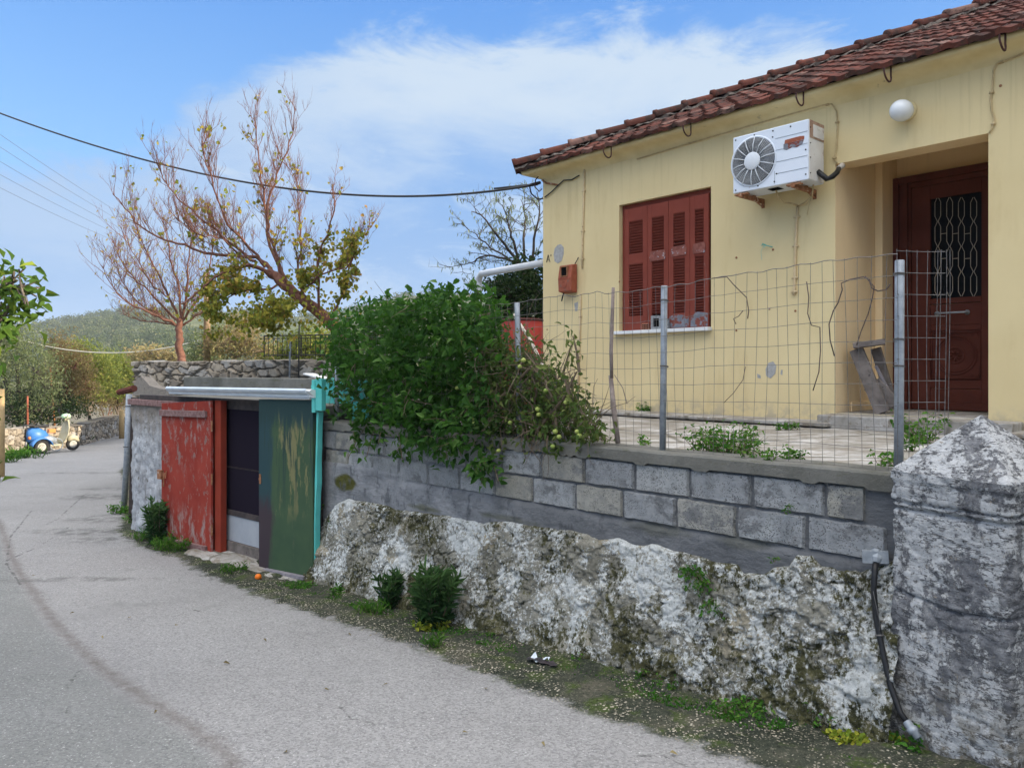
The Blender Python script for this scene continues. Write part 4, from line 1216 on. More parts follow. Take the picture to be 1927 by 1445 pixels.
patch([(1446, 683), (1455, 680), (1461, 688), (1459, 703), (1450, 712), (1442, 707), (1441, 695)], 'flaked_render')
patch([(1425, 703), (1431, 706), (1432, 712), (1426, 711)], 'flaked_render'); patch([(1470, 696), (1473, 696), (1472, 706), (1469, 704)], 'flaked_render')
patch([(1081, 571), (1088, 568), (1087, 585), (1083, 586)], 'flaked_render')
patch([(1050, 461), (1056, 460), (1061, 466), (1061, 478), (1057, 491), (1050, 496), (1044, 492), (1042, 480), (1044, 468)], 'flaked_render')
for p in ((1448, 581), (1386, 622), (1455, 470), (1497, 585), (1386, 485), (1166, 530), (1030, 620), (1883, 162)):
    x, z = HF.hit(*p); m = MB(); m.lathe([(.010, 0), (.012, .004), (.004, .007)], (x, 0, z), (0, -1, 0), 8); m.build('wall_plug', 'rust', house)
x, z = HF.hit(1029, 494); m = MB(); hgt = .095
for a, b in (((0, 0), (.03, hgt)), ((.03, hgt), (.062, 0)), ((.014, .035), (.05, .035)), ((.083, hgt), (.08, hgt - .025))): m.bar((x + a[0], -.002, z + a[1]), (x + b[0], -.002, z + b[1]), .0035, .016, up=(0, 1, 0))
m.build('painted_letter', 'black_paint', house)
x, z = HF.hit(1440, 463)
m = MB(); m.tube([(x - .02, -.03, z), (x + .0, -.05, z + .02), (x + .03, -.03, z), (x + .01, -.04, z - .02), (x - .01, -.035, z + .01), (x + .05, -.02, z - .01), (x + .08, -.002, z - .02)], .004, 5); m.tube([(x, -.03, z), (x - .03, -.03, z - .06), (x - .02, -.03, z - .14)], .0015, 4)
m.build('wire_loop', 'teal_paint', house)
# white drain pipe from the far side of the house
m = MB(); z1_ = HF.Z(1022, 492); a = Vector((.12, .06, z1_)); b = W(901, 524, 11.2); 
inv = Matrix.Rotation(-HF.ang, 4, 'Z') @ Matrix.Translation(-Vector(HF.loc)); bl = inv @ b; dl = inv @ W(899, 720, 11.2)
m.tube([(.0, .09, z1_), bl + Vector((.12, -.05, .05)), bl, bl + Vector((0, 0, -.08)), dl], .048, 12)
m.build('drain_pipe', 'pvc', house, True)

# ------------------------------------------------------------------ things on the house
ay = -.396
ax0, az1 = HF.hit(1379.5, 262, ay); _, az0 = HF.hit(1378, 365.5, ay); ax1, _ = HF.hit(1521, 229, ay)
AW, AH = ax1 - ax0, .545
ac = thing('air_conditioner', 'white rust stained air conditioner outdoor unit on brackets above the porch edge', 'air conditioner', HF.world(ax0, ay, az0), HF.ang)
m = MB(); m.box((0, 0, .0), (AW, .285, AH)); m.build('casing', 'white_metal', ac, bevel=.008)
m = MB()
for k in range(1, 5): m.box((.0 if False else AW * .585, -.0025, AH * k / 5 - .002), (AW - .005, .0, AH * k / 5 + .002))
m.box((AW * .57, -.002, .02), (AW * .575, 0, AH * .25)); m.build('panel_seam', 'galvanised', ac)
m = MB(); m.box((AW + .0005, .01, .005), (AW + .006, .28, AH - .003)); m.build('side_panel', 'ac_side', ac, bevel=.003)
m = MB(); m.box((AW + .0065, .012, AH * .70), (AW + .010, .278, AH - .005)); m.build('side_cover', 'ac_rust', ac)
m = MB(); m.box((AW + .0105, .07, AH * .73), (AW + .014, .27, AH * .93)); m.box((AW + .0142, .14, AH * .87), (AW + .017, .2, AH * .91), .5); m.build('terminal_cover', 'ac_side', ac)
m = MB(); cx_, cz_, r0 = AW * .285, AH * .50, .228
m.lathe([(r0 + .012, 0), (r0 + .012, .004), (r0 - .004, .006), (r0 - .004, .001)], (cx_, -.0005, cz_), (0, -1, 0), 48)
m.build('fan_ring', 'white_metal', ac, True)
m = MB(); m.lathe([(r0 - .006, 0), (r0 - .006, .0015)], (cx_, -.0006, cz_), (0, -1, 0), 40)
m.build('fan_opening', 'dark_void', ac)
m = MB()
for k in range(13):
    rk = .088 + (r0 - .09) * (k + .3) / 13; m.ring((cx_, -.010 - .012 * math.sin(k / 13 * 2.6), cz_), (0, 1, 0), rk, .0017, 44, 4)
for k in range(14):
    a = k * 2 * math.pi / 14 + .15
    m.tube([(cx_ + math.cos(a) * .08, -.018, cz_ + math.sin(a) * .08), (cx_ + math.cos(a) * .15, -.026, cz_ + math.sin(a) * .15), (cx_ + math.cos(a) * r0, -.006, cz_ + math.sin(a) * r0)], .0045, 5)
m.lathe([(.084, 0), (.084, .012), (.078, .016), (.01, .017)], (cx_, -.012, cz_), (0, -1, 0), 32)
m.build('fan_grille', 'white_plastic', ac, True)
m = MB(); bz = AH * .70
m.prism([(AW * .70, bz - .015), (AW * .95, bz - .012), (AW * .952, bz + .018), (AW * .90, bz + .024), (AW * .71, bz + .020)], -.003, -.0005); m.build('badge_residue', 'rust_red', ac)
m = MB(); m.prism([(AW * .69, bz - .062), (AW * .73, bz - .075), (AW * .80, bz - .060), (AW * .86, bz - .07), (AW * .93, bz - .05), (AW * .945, bz - .0155), (AW * .69, bz - .0155)], -.003, -.0005); m.build('bare_metal_patch', 'grey_primer', ac)
for (x, z) in ((.03, .03), (.03, AH - .03), (AW * .3, AH - .025), (AW * .55, AH - .03), (AW * .78, AH - .03), (AW * .97, AH * .5), (AW * .97, .05), (AW * .57, .04), (AW * .35, .03), (.12, .06), (.10, AH * .82), (.42, AH * .84), (.09, AH * .2), (.46, AH * .2)): MB().lathe([(.007, 0), (.007, .004), (.003, .005)], (x, 0, z), (0, -1, 0), 8).build('screw', 'dark_void', ac)
for z in (.06, .2, .33, .47): MB().lathe([(.006, 0), (.006, .004)], (AW + .010, .02, z), (1, 0, 0), 8).build('screw', 'dark_void', ac)
for fx in (.10, .80):
    m = MB(); x = AW * fx
    m.box((x, -.03, -.052), (x + .035, .385, -.012)); m.box((x + .002, .20, -.011), (x + .033, .24, .0)); m.box((x + .002, .03, -.011), (x + .033, .07, .0)); m.box((x, .386, -.10), (x + .035, .394, -.012)); m.bar((x + .017, .26, -.05), (x + .017, .385, -.09), .02, .008)
    m.box((x - .05, -.02, -.030), (x + .09, .03, -.014))
    m.build('bracket', 'rust', ac, bevel=.003)
m = MB(); h = lambda px, py, dep: Vector((HF.hit(px, py, dep)[0] - ax0, dep - ay, HF.hit(px, py, dep)[1] - az0))
m.tube([Vector((AW + .005, .16, .10)), h(1556, 337, -.2), h(1566, 333, -.16), h(1575, 325, -.10), h(1579, 317, -.05)], [.024, .026, .026, .024, .022], 10); m.build('pipe_insulation', 'black_rubber', ac, True)
m = MB(); m.tube([h(1578, 318, -.055), h(1586, 311, .0)], [.024, .026], 10); m.build('pipe_sleeve', 'pale_stick', ac, True)
m = MB(); m.tube([Vector((AW * .48, .15, .0)), h(1465, 372, -.2), h(1476, 382, -.12), h(1490, 383, -.05), h(1502, 388, -.012)], .009, 7); m.tube([h(1502, 388, -.012), h(1515, 381, -.05), h(1528, 370, -.1), Vector((AW * .93, .2, -.01))], .008, 7); m.tube([h(1527, 370, -.1), h(1522, 388, -.08), h(1519, 405, -.06)], .003, 5); m.build('drain_hose', 'painted_cable', ac, True)
m = MB(); m.prism([(AW * .43, -.006), (AW * .58, -.006), (AW * .57, -.001), (AW * .45, -.001)], .06, .16); m.build('base_hole', 'dark_void', ac)

lxw, lzw = HF.hit(1706, 211)
lamp = thing('wall_lamp', 'white opal glass globe lamp on the wall above the porch', 'lamp', HF.world(lxw, 0, lzw), HF.ang)
m = MB(); m.lathe([(.085, 0), (.088, .01), (.084, .02), (.07, .026)], (0, 0, .005), (0, -1, 0), 28); m.build('lamp_base', 'plaster_trim', lamp, True)
m = MB(); m.lathe([(.066, .02), (.076, .035), (.088, .075), (.091, .11), (.086, .15), (.068, .185), (.04, .205), (.008, .213)], (0, 0, 0), (0, -1, -.12), 32); m.build('lamp_globe', 'glass_opal', lamp, True)

mx, mz = HF.hit(1061, 554); mx1, mz1 = HF.hit(1093, 500)
mt = thing('meter_box', 'rusty red electricity meter box on the yellow wall near the corner', 'meter box', HF.world(mx + .02, 0, mz), HF.ang)
mw, mh = .225, .36
m = MB(); m.add([(0, -.012, .0), (mw, -.012, 0), (mw, -.12, .02), (0, -.12, .02), (0, -.012, mh), (mw, -.012, mh), (mw, -.10, mh - .012), (0, -.10, mh - .012), (mw, -.13, mh * .5), (0, -.13, mh * .5)], [(0, 1, 2, 3), (3, 2, 8, 9), (9, 8, 6, 7), (7, 6, 5, 4), (0, 3, 9, 7, 4), (1, 5, 6, 8, 2), (0, 4, 5, 1)])
m.build('box_body', 'meter_red', mt, bevel=.010)
m = MB()
for (a, b, c_, d_) in ((.05, .20, .17, .214), (.05, .32, .17, .334), (.05, .214, .064, .32), (.156, .214, .17, .32)): m.box((a, -.137, b), (c_, -.10, d_))
m.build('window_rim', 'rust', mt, bevel=.003)
m = MB(); m.box((.065, -.1285, .215), (.155, -.122, .319)); m.build('meter_window', 'dark_void', mt)
m = MB(); m.ring((mw * .5, -.128, mh * .3), (0, 1, 0), .04, .004, 20, 5); m.bar((0.01, -.1315, mh * .5), (mw - .01, -.1315, mh * .5), .008, .008); m.build('meter_cover', 'meter_red', mt)
MB().tube([(.03, -.05, .01), (.02, -.06, -.03), (.0, -.05, -.055), (-.01, -.05, -.09)], .009, 6).build('meter_cable', 'cable', mt); m = MB(); m.tube([(mw * .9, -.03, mh), (mw + .01, -.02, mh + .05), (mw + .02, -.012, mh + .08)], .006, 6); m.build('meter_cable', 'cable', mt)

# bricks left on the window sill
x, z = HF.hit(1209, 616, -.02)
hb_ = thing('hollow_brick', 'small red hollow brick lying on the window sill', 'brick', HF.world(x, -.035, wz0 + .009), HF.ang + .3)
m = MB(); bw, bh, bd = .085, .075, .09
m.box((0, 0, 0), (bw, bd, bh)); bo = m.build('brick_body', 'brick_red', hb_, bevel=.003)
m = MB()
for i in range(4):
    for j in range(3): m.box((.008 + i * .019, -.0015, .009 + j * .021), (.022 + i * .019, .001, .024 + j * .021))
m.build('brick_hole', 'dark_void', hb_)
x, z = HF.hit(1226, 616, -.02)
cb = thing('cinder_block', 'broken grey cement block lying on the window sill beside the brick', 'block', HF.world(x, -.035, wz0 + .009), HF.ang + .05)
m = MB(); m.box((0, 0, 0), (.24, .028, .03)); m.box((0, 0, .125), (.12, .028, .155)); m.box((0, 0, .031), (.03, .028, .124)); m.box((.11, 0, .031), (.145, .028, .14)); m.box((.146, 0, .031), (.235, .028, .115)); m.box((.03, .022, .031), (.11, .027, .124))
m.build('block_body', 'cinder', cb, bevel=.006)
m = MB(); m.box((.031, .0215, .032), (.109, .0218, .123)); m.build('block_core', 'dark_void', cb)

# broken wooden trestle leaning in the porch
tz = pf + .004
t1_ = HF.hit(1603, 652, .25); t2_ = HF.hit(1672, 641, .45); b1_ = HF.hit(1668, 779, .30)
tr = thing('wooden_trestle', 'broken grey wooden trestle leaning against the porch wall beside the door', 'trestle', HF.world(px0 + .25, .35, pf), HF.ang)
o = Vector((px0 + .25, .35, pf))
L_ = lambda p, dep: Vector((HF.hit(*p, dep)[0], dep, HF.hit(*p, dep)[1])) - o
m = MB(); a = L_((1606, 651), .14); b = L_((1666, 643), .24); a.x = max(a.x, .0 - .25 + .03)
m.bar(a, b, .24, .05); m.build('seat', 'weathered_wood', tr, bevel=.004)
for k, (pa, pb, da, db, w_) in enumerate((((1611, 657), (1661, 777), .12, .10, .125), ((1648, 655), (1682, 770), .30, .34, .09))):
    m = MB(); A_ = L_(pa, da); B_ = L_(pb, db); B_.z = max(B_.z, .012); m.bar(A_, B_, w_, .035, up=(0, 1, 0)); m.build('leg', 'weathered_wood', tr, bevel=.004)
m = MB(); m.bar(L_((1640, 722), .14), L_((1680, 766), .18), .17, .03, up=(0, 1, 0)); m.build('board', 'weathered_wood', tr, bevel=.004)
m = MB(); m.bar(L_((1648, 688), .20), L_((1672, 735), .24), .02, .035, up=(0, 1, 0)); m.build('splint', 'grey_wood', tr, bevel=.003)

# ------------------------------------------------------------------ wire fence on the wall
FD = .085
fence = thing('wire_fence', 'sagging wire mesh fence on galvanised pipe posts along the top of the block wall', 'fence', GW.world(0, FD, CT), GW.ang)
for (pt, pb, r) in (((1250, 538), (1247, 838), .0205), ((1693, 490), (1691, 870), .0225), ((973, 570), (978, 790), .021), ((634, 688), (634, 795), .02)):
    xt, zt_ = GW.hit(*pt, FD); xb, _ = GW.hit(*pb, FD); zt_ -= CT
    m = MB(); m.tube([(xb, 0, .0), ((xb + xt) / 2, .002, zt_ / 2), (xt, .0, zt_ - .003), (xt, 0, zt_)], [r, r, r, r * .9], 14)
    m.build('post', 'galvanised', fence, True)
top = [(640, 600), (760, 588), (900, 577), (973, 572), (1022, 563), (1040, 560), (1060, 556), (1085, 558), (1110, 552), (1125, 549), (1138, 553), (1160, 551), (1200, 549), (1230, 542), (1250, 541), (1300, 534), (1345, 523), (1375, 521), (1385, 517), (1440, 512), (1510, 501), (1560, 494), (1620, 488), (1660, 483), (1690, 481)]
tp = np.array([GW.hit(*p, FD) for p in top]); x_end = GW.S(1692, FD)
m = MB(); nh = 11


def ftop(x): return float(np.interp(x, tp[:, 0], tp[:, 1])) - CT


def fy_(x, z): return .018 * math.sin(x * 2.1) + .010 * math.sin(x * 5.3 + z * 3) - .03


xv = np.arange(.25, x_end, .0665)
for i, x in enumerate(xv):
    h_ = ftop(x); P = [(x + .006 * math.sin(i * 7.3 + z * 4) + .012 * (z / 1.05) * math.sin(i * .31), fy_(x, z), .004 + z) for z in np.linspace(0, h_, 9)]; m.tube(P, .00135, 4, cap=False)
for j in range(nh):
    f_ = j / (nh - 1)
    P = [(x, fy_(x, f_), .004 + f_ * (ftop(x) - .004) + (.004 * math.sin(x * 40) if j == nh - 1 else .0025 * math.sin(x * 9 + j))) for x in np.arange(.2, x_end + .03, .033 if j == nh - 1 else .066)]
    m.tube(P, .0023 if j == nh - 1 else .00135, 4, cap=False)
# the return of the mesh past the last post
rt = [(x_end + t * .16, -.03 + .03 * math.sin(t * 3) + t * .20) for t in np.linspace(0, 1, 6)]; tpz = ftop(x_end)
for k, (x, y) in enumerate(rt):
    for dd_ in ((0, .012) if k >= 4 else (0,)):
        m.tube([(x + dd_ + .006 * math.sin(k + z * 3), y + dd_, .02 + z) for z in np.linspace(0, tpz + .01, 7)], .0015, 4, cap=False)
for j in range(nh): m.tube([(x, y, .02 + j / (nh - 1) * (tpz)) for x, y in rt], .0015, 4, cap=False)
m.build('wire_mesh', 'wire', fence)
for px, py, n_ in ((1692, 518, 3), (1250, 566, 2), (1692, 640, 2), (1250, 690, 2), (1692, 690, 2)):
    x, z = GW.hit(px, py, FD)
    m = MB()
    for k in range(n_): m.ring((x, 0, z - CT + k * .004), (0, .15, 1), .026, .002, 16, 4)
    m.build('wire_tie', 'wire', fence)
G2 = lambda p, dep=FD - .03: (lambda h: (h[0], dep - FD, h[1] - CT))(GW.hit(*p, dep))
for nm, pts_, r in (('loose_wire', [(1570, 670), (1562, 640), (1560, 610), (1568, 585), (1577, 570), (1585, 545), (1583, 533), (1600, 526), (1625, 521), (1636, 527), (1640, 542), (1652, 548), (1668, 545), (1675, 535)], .0035), ('loose_wire', [(1628, 520), (1645, 540), (1642, 560), (1634, 590), (1620, 625), (1612, 650)], .003), ('loose_wire', [(1340, 524), (1368, 521), (1380, 535), (1405, 560), (1409, 585), (1407, 600)], .003), ('loose_wire', [(1398, 585), (1390, 595), (1380, 600), (1385, 610)], .0025), ('loose_wire', [(1518, 530), (1522, 560), (1520, 590), (1527, 612), (1543, 616), (1544, 660), (1541, 700), (1530, 735)], .003), ('loose_wire', [(1403, 690), (1398, 715), (1380, 740), (1362, 758)], .002)):
    m = MB(); m.tube([G2(p, FD - .035) for p in pts_], r, 5); m.build(nm, 'rusty_wire', fence, True)
# wooden sticks
stk = thing('wooden_stake', 'thin crooked wooden stake standing against the wire fence', 'stake', GW.world(GW.S(1160, FD), FD, CT), GW.ang)
x0_ = GW.S(1160, FD); Q_ = lambda p, dep=FD + .03: (lambda h: (h[0] - x0_, dep - FD, h[1] - CT))(GW.hit(*p, dep))
m = MB(); m.tube([Q_((1154, 541)), Q_((1152, 600)), Q_((1150, 660)), Q_((1151, 712))], [.011, .013, .013, .012], 8); m.build('upper_stick', 'stick', stk, True)
m = MB(); m.tube([Q_((1149, 706), FD + .06), Q_((1155, 770), FD + .06), Q_((1163, 834), FD + .04)], [.015, .018, .017], 8); m.tube([Q_((1156, 705), FD + .06), Q_((1172, 730), FD + .09), Q_((1180, 760), FD + .1)], .003, 5); m.build('lower_stick', 'stick', stk, True)
# ------------------------------------------------------------------ low shed with painted doors
SZ = SF.z0
shed = thing('shed', 'low flat roofed shed with a red and a green door leaf beside the road', 'shed', SF.loc, SF.ang)
s310, s398, s410, s487, s590 = (SF.S(p) for p in (311, 398, 405, 487, 588))
ZT = 1.70; DH = 1.74; SD = 2.9


def rough_wall(name, x0, x1, z0, z1, mat, parent, y=0.0, amp=.05, seedk=0, nx=90, nz=110, ztop=None, attrs=None):
    xs_ = np.linspace(x0, x1, nx); T = np.linspace(0, 1, nz)
    X_, T_ = np.meshgrid(xs_, T, indexing='ij'); zt_ = np.full(nx, z1) if ztop is None else ztop(xs_)
    Z_ = z0 + (zt_[:, None] - z0) * T_
    q = np.c_[X_.ravel(), np.full(X_.size, seedk * 3.7), Z_.ravel()]
    o = amp * (fbm(q * 4, 5, 201 + seedk, .6) - .35) + amp * .5 * (fbm(q * 14, 3, 205 + seedk) - .5)
    v = np.c_[q[:, 0], y - o, q[:, 2]]
    return mesh(name, v, grid_faces(nx, nz)[:, ::-1], mat, parent, True)


rough_wall('front_wall', -.02, s398, -.15, ZT - .06, 'whitewashed_wall', shed, 0, .07, 1)
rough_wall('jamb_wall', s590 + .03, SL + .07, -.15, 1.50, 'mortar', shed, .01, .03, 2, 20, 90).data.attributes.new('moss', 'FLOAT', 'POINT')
m = MB(); m.box((-.02, .03, -.2), (s398, .30, ZT - .07)); m.box((-.02, .301, -.2), (.25, SD, ZT - .07)); m.box((s590 + .03, .06, -.2), (SL + .04, SD, ZT - .07)); m.box((.251, SD - .2, -.2), (s590 + .029, SD, ZT - .07))
m.build('side_wall', 'dark_wood', shed)
m = MB(); m.box((-.03, .08, ZT - .069), (SL + .02, SD, ZT + .03)); m.build('roof_slab', 'concrete_coping', shed, bevel=.01)
m = MB(); m.box((-.04, -.055, ZT - .075), (s398 + .04, .019, ZT + .0)); m.build('lintel', 'bar_wood', shed, bevel=.008)
m = MB(); m.box((s398 + .045, -.03, DH), (s590 + .02, .079, ZT + .06)); m.box((.25, -.02, ZT + .003), (s398 + .044, .079, ZT + .06)); m.build('door_header', 'dark_wood', shed)
# concrete parapet at the back, white parapet at the left
pz0, pz1_ = SF.Z(480, 728, 1.3), SF.Z(480, 711, 1.3)
m = MB(); m.box((SF.S(345, 1.3), 1.3, ZT + .041), (SF.S(640, 1.3), 1.48, pz1_)); m.build('parapet', 'concrete_coping', shed, bevel=.012)
wp = [SF.hit(*p, .45) for p in ((250, 738), (253, 722), (258, 711), (266, 709), (274, 717), (282, 726), (300, 731), (316, 733), (316, 744), (250, 744))]
m = MB(); m.prism(wp, .45, .60); m.build('white_parapet', 'whitewashed_wall', shed)
m = MB(); a = SF.hit(228, 738, -.02); b = SF.hit(250, 731, -.02)
m.tube([(a[0], -.05, a[1]), (b[0], .0, b[1])], [.04, .045], 8); m.build('eave_tile', 'roof_tile', shed)
# white metal eaves gutter
ga, gb = SF.hit(314, 735, -.16), SF.hit(579, 741, -.16)
m = MB(); gp = [(-.16, .045), (-.175, .03), (-.165, .012), (-.135, -.012), (-.13, -.035), (-.05, -.035), (.02, .035)]
N_ = 2; P = []
for s, zc in ((ga[0], ga[1]), (gb[0] - .02, gb[1])):
    for y, z in gp: P.append((s, y, zc + z))
m.add(P, grid_faces(2, 7)[:, ::-1].tolist()); m.box((ga[0] + .005, -.13, ga[1] - .028), (gb[0] - .02, .02, ga[1] - .026))
gut = m.build('gutter', 'white_gutter', shed, bevel=.003)
sol = gut.modifiers.new('solid', 'SOLIDIFY'); sol.thickness = .006
m = MB(); m.add([(gb[0] - .018, y, gb[1] + z) for y, z in gp] + [(gb[0] + .055, y, gb[1] + z - .004) for y, z in gp], [tuple(range(7)), tuple(range(13, 6, -1))] + [(i, i + 7, (i + 1) % 7 + 7, (i + 1) % 7) for i in range(7)]); m.build('gutter_end', 'marble', shed)
# doors
m = MB(); m.box((SF.S(403.5, -.045), -.045, .02), (SF.S(415, -.045), .03, DH)); m.build('door_post', 'red_frame_paint', shed, bevel=.006)
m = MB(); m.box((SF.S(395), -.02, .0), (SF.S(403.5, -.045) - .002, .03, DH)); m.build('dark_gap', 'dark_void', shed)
rl = SF.S(397, -.09) - SF.S(311, -.10)
red = MB(); M = Matrix.Translation((SF.S(397, -.09), -.075, 0)) @ Matrix.Rotation(R(3.0), 4, 'Z')
rbz0, rbz1 = SF.Z(400, 1038), SF.Z(398, 753)
zl0, zl1 = SF.Z(311, 1010), SF.Z(311, 757)
red.add([M @ Vector(p) for p in [(-rl, -.016, zl0), (0, -.016, rbz0), (0, .016, rbz0), (-rl, .016, zl0), (-rl, -.016, zl1), (0, -.016, rbz1), (0, .016, rbz1), (-rl, .016, zl1)]], [(3, 2, 1, 0), (4, 5, 6, 7), (0, 1, 5, 4), (1, 2, 6, 5), (2, 3, 7, 6), (3, 0, 4, 7)])
rd = red.build('door', 'red_door_paint', shed, bevel=.004); rd['label'] = 'peeling red door leaf folded open against the white wall'
for za, zb in ((zl0 + .075, rbz0 + .105), (zl1 - .075, rbz1 - .105)):
    m = MB(); A_ = M @ Vector((-rl + .01, -.034, za - .04)); B_ = M @ Vector((-.07, -.034, zb - .05)); m.bar(A_, B_, .034, .075); m.build('batten', 'bar_wood', rd, bevel=.006)
m = MB(); zl = zl0 + .78
m.box((-rl - .03, -.055, zl - .02), (-rl + .055, -.018, zl + .09), .5, M); m.tube([M @ Vector((-rl + .10, -.03, zl + .06)), M @ Vector((-rl + .115, -.05, zl)), M @ Vector((-rl + .10, -.045, zl - .10))], .008, 6); m.tube([M @ Vector((-rl + .14, -.03, zl + .09)), M @ Vector((-rl + .145, -.045, zl + .0))], .007, 6)
m.build('latch', 'rust', rd)
for z in (.28, .85, 1.45): MB().tube([M @ Vector((.012, -.012, z - .06)), M @ Vector((.012, -.012, z + .06))], .011, 8).build('hinge', 'rust', rd)
# green leaf, own origin at its left foot so that its paint runs down from there
gz0, gz1 = SF.Z(540, 1084), DH + .02
d487 = SF.S(487, -.09); m = MB(); gw = SF.S(588.5, -.09) - d487
gl0, gr0 = SF.Z(488, 1070, -.06), SF.Z(588, 1096, -.06); gl1, gr1 = SF.Z(488, 751, -.06), SF.Z(588, 752, -.06)
m.add([(0, -.02, gl0), (gw, -.02, gr0), (gw, .02, gr0), (0, .02, gl0), (0, -.02, gl1), (gw, -.02, gr1), (gw, .02, gr1), (0, .02, gl1)], [(3, 2, 1, 0), (4, 5, 6, 7), (0, 1, 5, 4), (1, 2, 6, 5), (2, 3, 7, 6), (3, 0, 4, 7)])
gd = m.build('door', 'green_door_paint', shed, bevel=.004); gd.location = (d487, -.07, 0); gd['label'] = 'closed green door leaf streaked with blue and tan paint'
m = MB(); m.bar((.15, -.04, gl0 + .03), (gw - .10, -.04, gr0 + .045), .05, .035); m.build('kick_bar', 'grey_wood', gd, bevel=.004)
m = MB(); m.ring((.03, -.025, .95), (0, 1, 0), .02, .003, 12, 4); m.box((.015, -.026, .9), (.045, -.0205, 1.0)); m.build('handle', 'rust', gd)
m = MB(); m.box((s590 + .002, -.045, .03), (SF.S(592, -.05), .03, ZT - .02)); m.build('door_edge', 'dark_wood', shed)
# inner screen door
sy0 = .055; sx0, sx1 = SF.S(414) + .004, s487 + .25; zm = SF.Z(450, 968, sy0)
m = MB()
for bx_ in (((sx0, .0, .06), (sx0 + .02, .04, DH)), ((sx1 - .05, .0, .06), (sx1, .04, DH)), ((sx0 + .021, .0, DH - .10), (sx1 - .051, .04, DH)), ((sx0 + .021, .0, zm - .03), (sx1 - .051, .04, zm + .03))): m.box((bx_[0][0], sy0 + bx_[0][1], bx_[0][2]), (bx_[1][0], sy0 + bx_[1][1], bx_[1][2]))
sd_ = m.build('screen_door', 'dark_wood', shed, bevel=.004)
m = MB(); m.box((sx0 + .02, sy0 + .018, zm + .03), (sx1 - .05, sy0 + .022, DH - .10)); m.build('insect_screen', 'screen_mesh', sd_)
m = MB(); m.box((sx0 + .022, sy0 + .018, zm + .50), (sx1 - .052, sy0 + .03, zm + .52)); m.build('rail', 'dark_wood', sd_)
m = MB(); m.box((sx0 + .022, sy0 + .012, .16), (sx1 - .052, sy0 + .03, zm - .03)); m.build('lower_panel', 'grey_panel_paint', sd_)
m = MB(); m.box((sx0 + .022, sy0 - .01, .03), (sx1 - .052, sy0 + .035, .155)); m.build('bottom_board', 'weathered_wood', sd_, bevel=.004)
# teal edge strip and the boards at its top
m = MB()
tl = SF.hit(597, 775, -.06); tb = SF.hit(588, 1103, -.06); 
P = []
zs_ = np.linspace(tb[1], tl[1], 40)
wr = fbm(np.c_[zs_ * 9, zs_ * 0, zs_ * 0], 3, 221) - .5
for z, r_ in zip(zs_, wr):
    x = np.interp(z, [tb[1], tl[1]], [SF.S(590, -.07), SF.S(598, -.07)])
    P += [(x - .012, -.03, z), (x - .012 - .01 * r_, -.075, z), (x + .018 + .03 * r_, -.075, z), (x + .018 + .03 * r_, -.02, z)]
m.add(P, grid_faces(40, 4).tolist()); m.build('teal_jamb', 'teal_paint', shed)
m = MB(); b0 = SF.hit(590, 772, -.085); b1 = SF.hit(607, 715, -.085)
m.box((b0[0] + .01, -.115, b0[1] - .02), (b0[0] + .06, -.08, b1[1])); m.box((b0[0] + .063, -.11, b0[1] + .0), (b1[0] + .02, -.06, b1[1] + .01)); m.box((b0[0] - .05, -.08, b1[1] - .2), (b0[0] + .01, -.04, b1[1] - .05))
m.build('teal_board', 'teal_paint', shed, bevel=.004)
# concrete threshold
m = MB(); xs_ = np.linspace(s398 - .12, s590 + .02, 24)
P = []
for x in xs_:
    wz = .02 * (fbm(np.array([[x * 4, 0, 0]]), 3, 231)[0] - .5)
    P += [(x, .05, .045 + wz), (x, -.22 + wz * 2, .035 + wz), (x, -.27 + wz * 2, .01 + wz), (x, -.29, -.12)]
m.add(P, grid_faces(24, 4)[:, ::-1].tolist()); m.build('threshold', 'terrace', shed)

# teal painted low wall behind the fence
p = W(628, 755, 8.1)
tw = thing('teal_wall', 'ragged teal painted piece of low wall behind the shed corner', 'wall', (p.x, p.y, TZ - .1), GW.ang)
m = MB(); top_ = [(-.22, .0), (.62, .0), (.60, .44), (.48, .50), (.36, .34), (.22, .42), (.12, .50), (.02, .47), (-.05, .52), (-.22, .50)]; m.prism(top_, 0, .1); m.build('painted_face', 'teal_paint', tw)
m = MB(); m.box((-.25, .101, 0), (.9, .25, .58)); m.build('backing', 'concrete_coping', tw, bevel=.01)
p = SF.world(SF.S(590, 1.0), 1.0, pz1_ + .0)
bd = MB(); bd.box((-.25, 0, 0), (.25, .16, .018)); bo = bd.build('white_board', 'marble', None, bevel=.003); bo.location = SF.world(SF.S(595, 1.36), 1.33, pz1_ + .012); bo.rotation_euler = (0, R(9), SF.ang); tag(bo, 'short white board lying on the shed parapet', 'board')

# leaning pipe and board at the far corner of the shed
g = on_ground(233, 960)
pp = thing('leaning_pipe', 'grey metal pipe leaning against the far end of the shed', 'pipe', g)
m = MB(); topp = W(243, 742, g.y - .05); m.tube([Vector((0, 0, -.03)), (topp - g) * .5 + Vector((.01, 0, 0)), topp - g], .045, 14); m.build('pipe_tube', 'galvanised', pp, True)
for f_ in (.55, .9): MB().ring((topp - g) * f_, (0, 0, 1), .048, .006, 16, 5).build('collar', 'dark_wood', pp)
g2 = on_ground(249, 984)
bb = MB(); bb.bar((0, 0, -.03), W(254, 748, g2.y - .05) - g2, .10, .03, up=(0, 1, 0)); bo = bb.build('dark_strip_plank', 'dark_wood', None, bevel=.004); bo.location = g2; tag(bo, 'dark plank added over the dark strip beside the grey pipe', 'plank')  # plank added in place of a dark vertical strip at the shed corner

# ------------------------------------------------------------------ stone walls


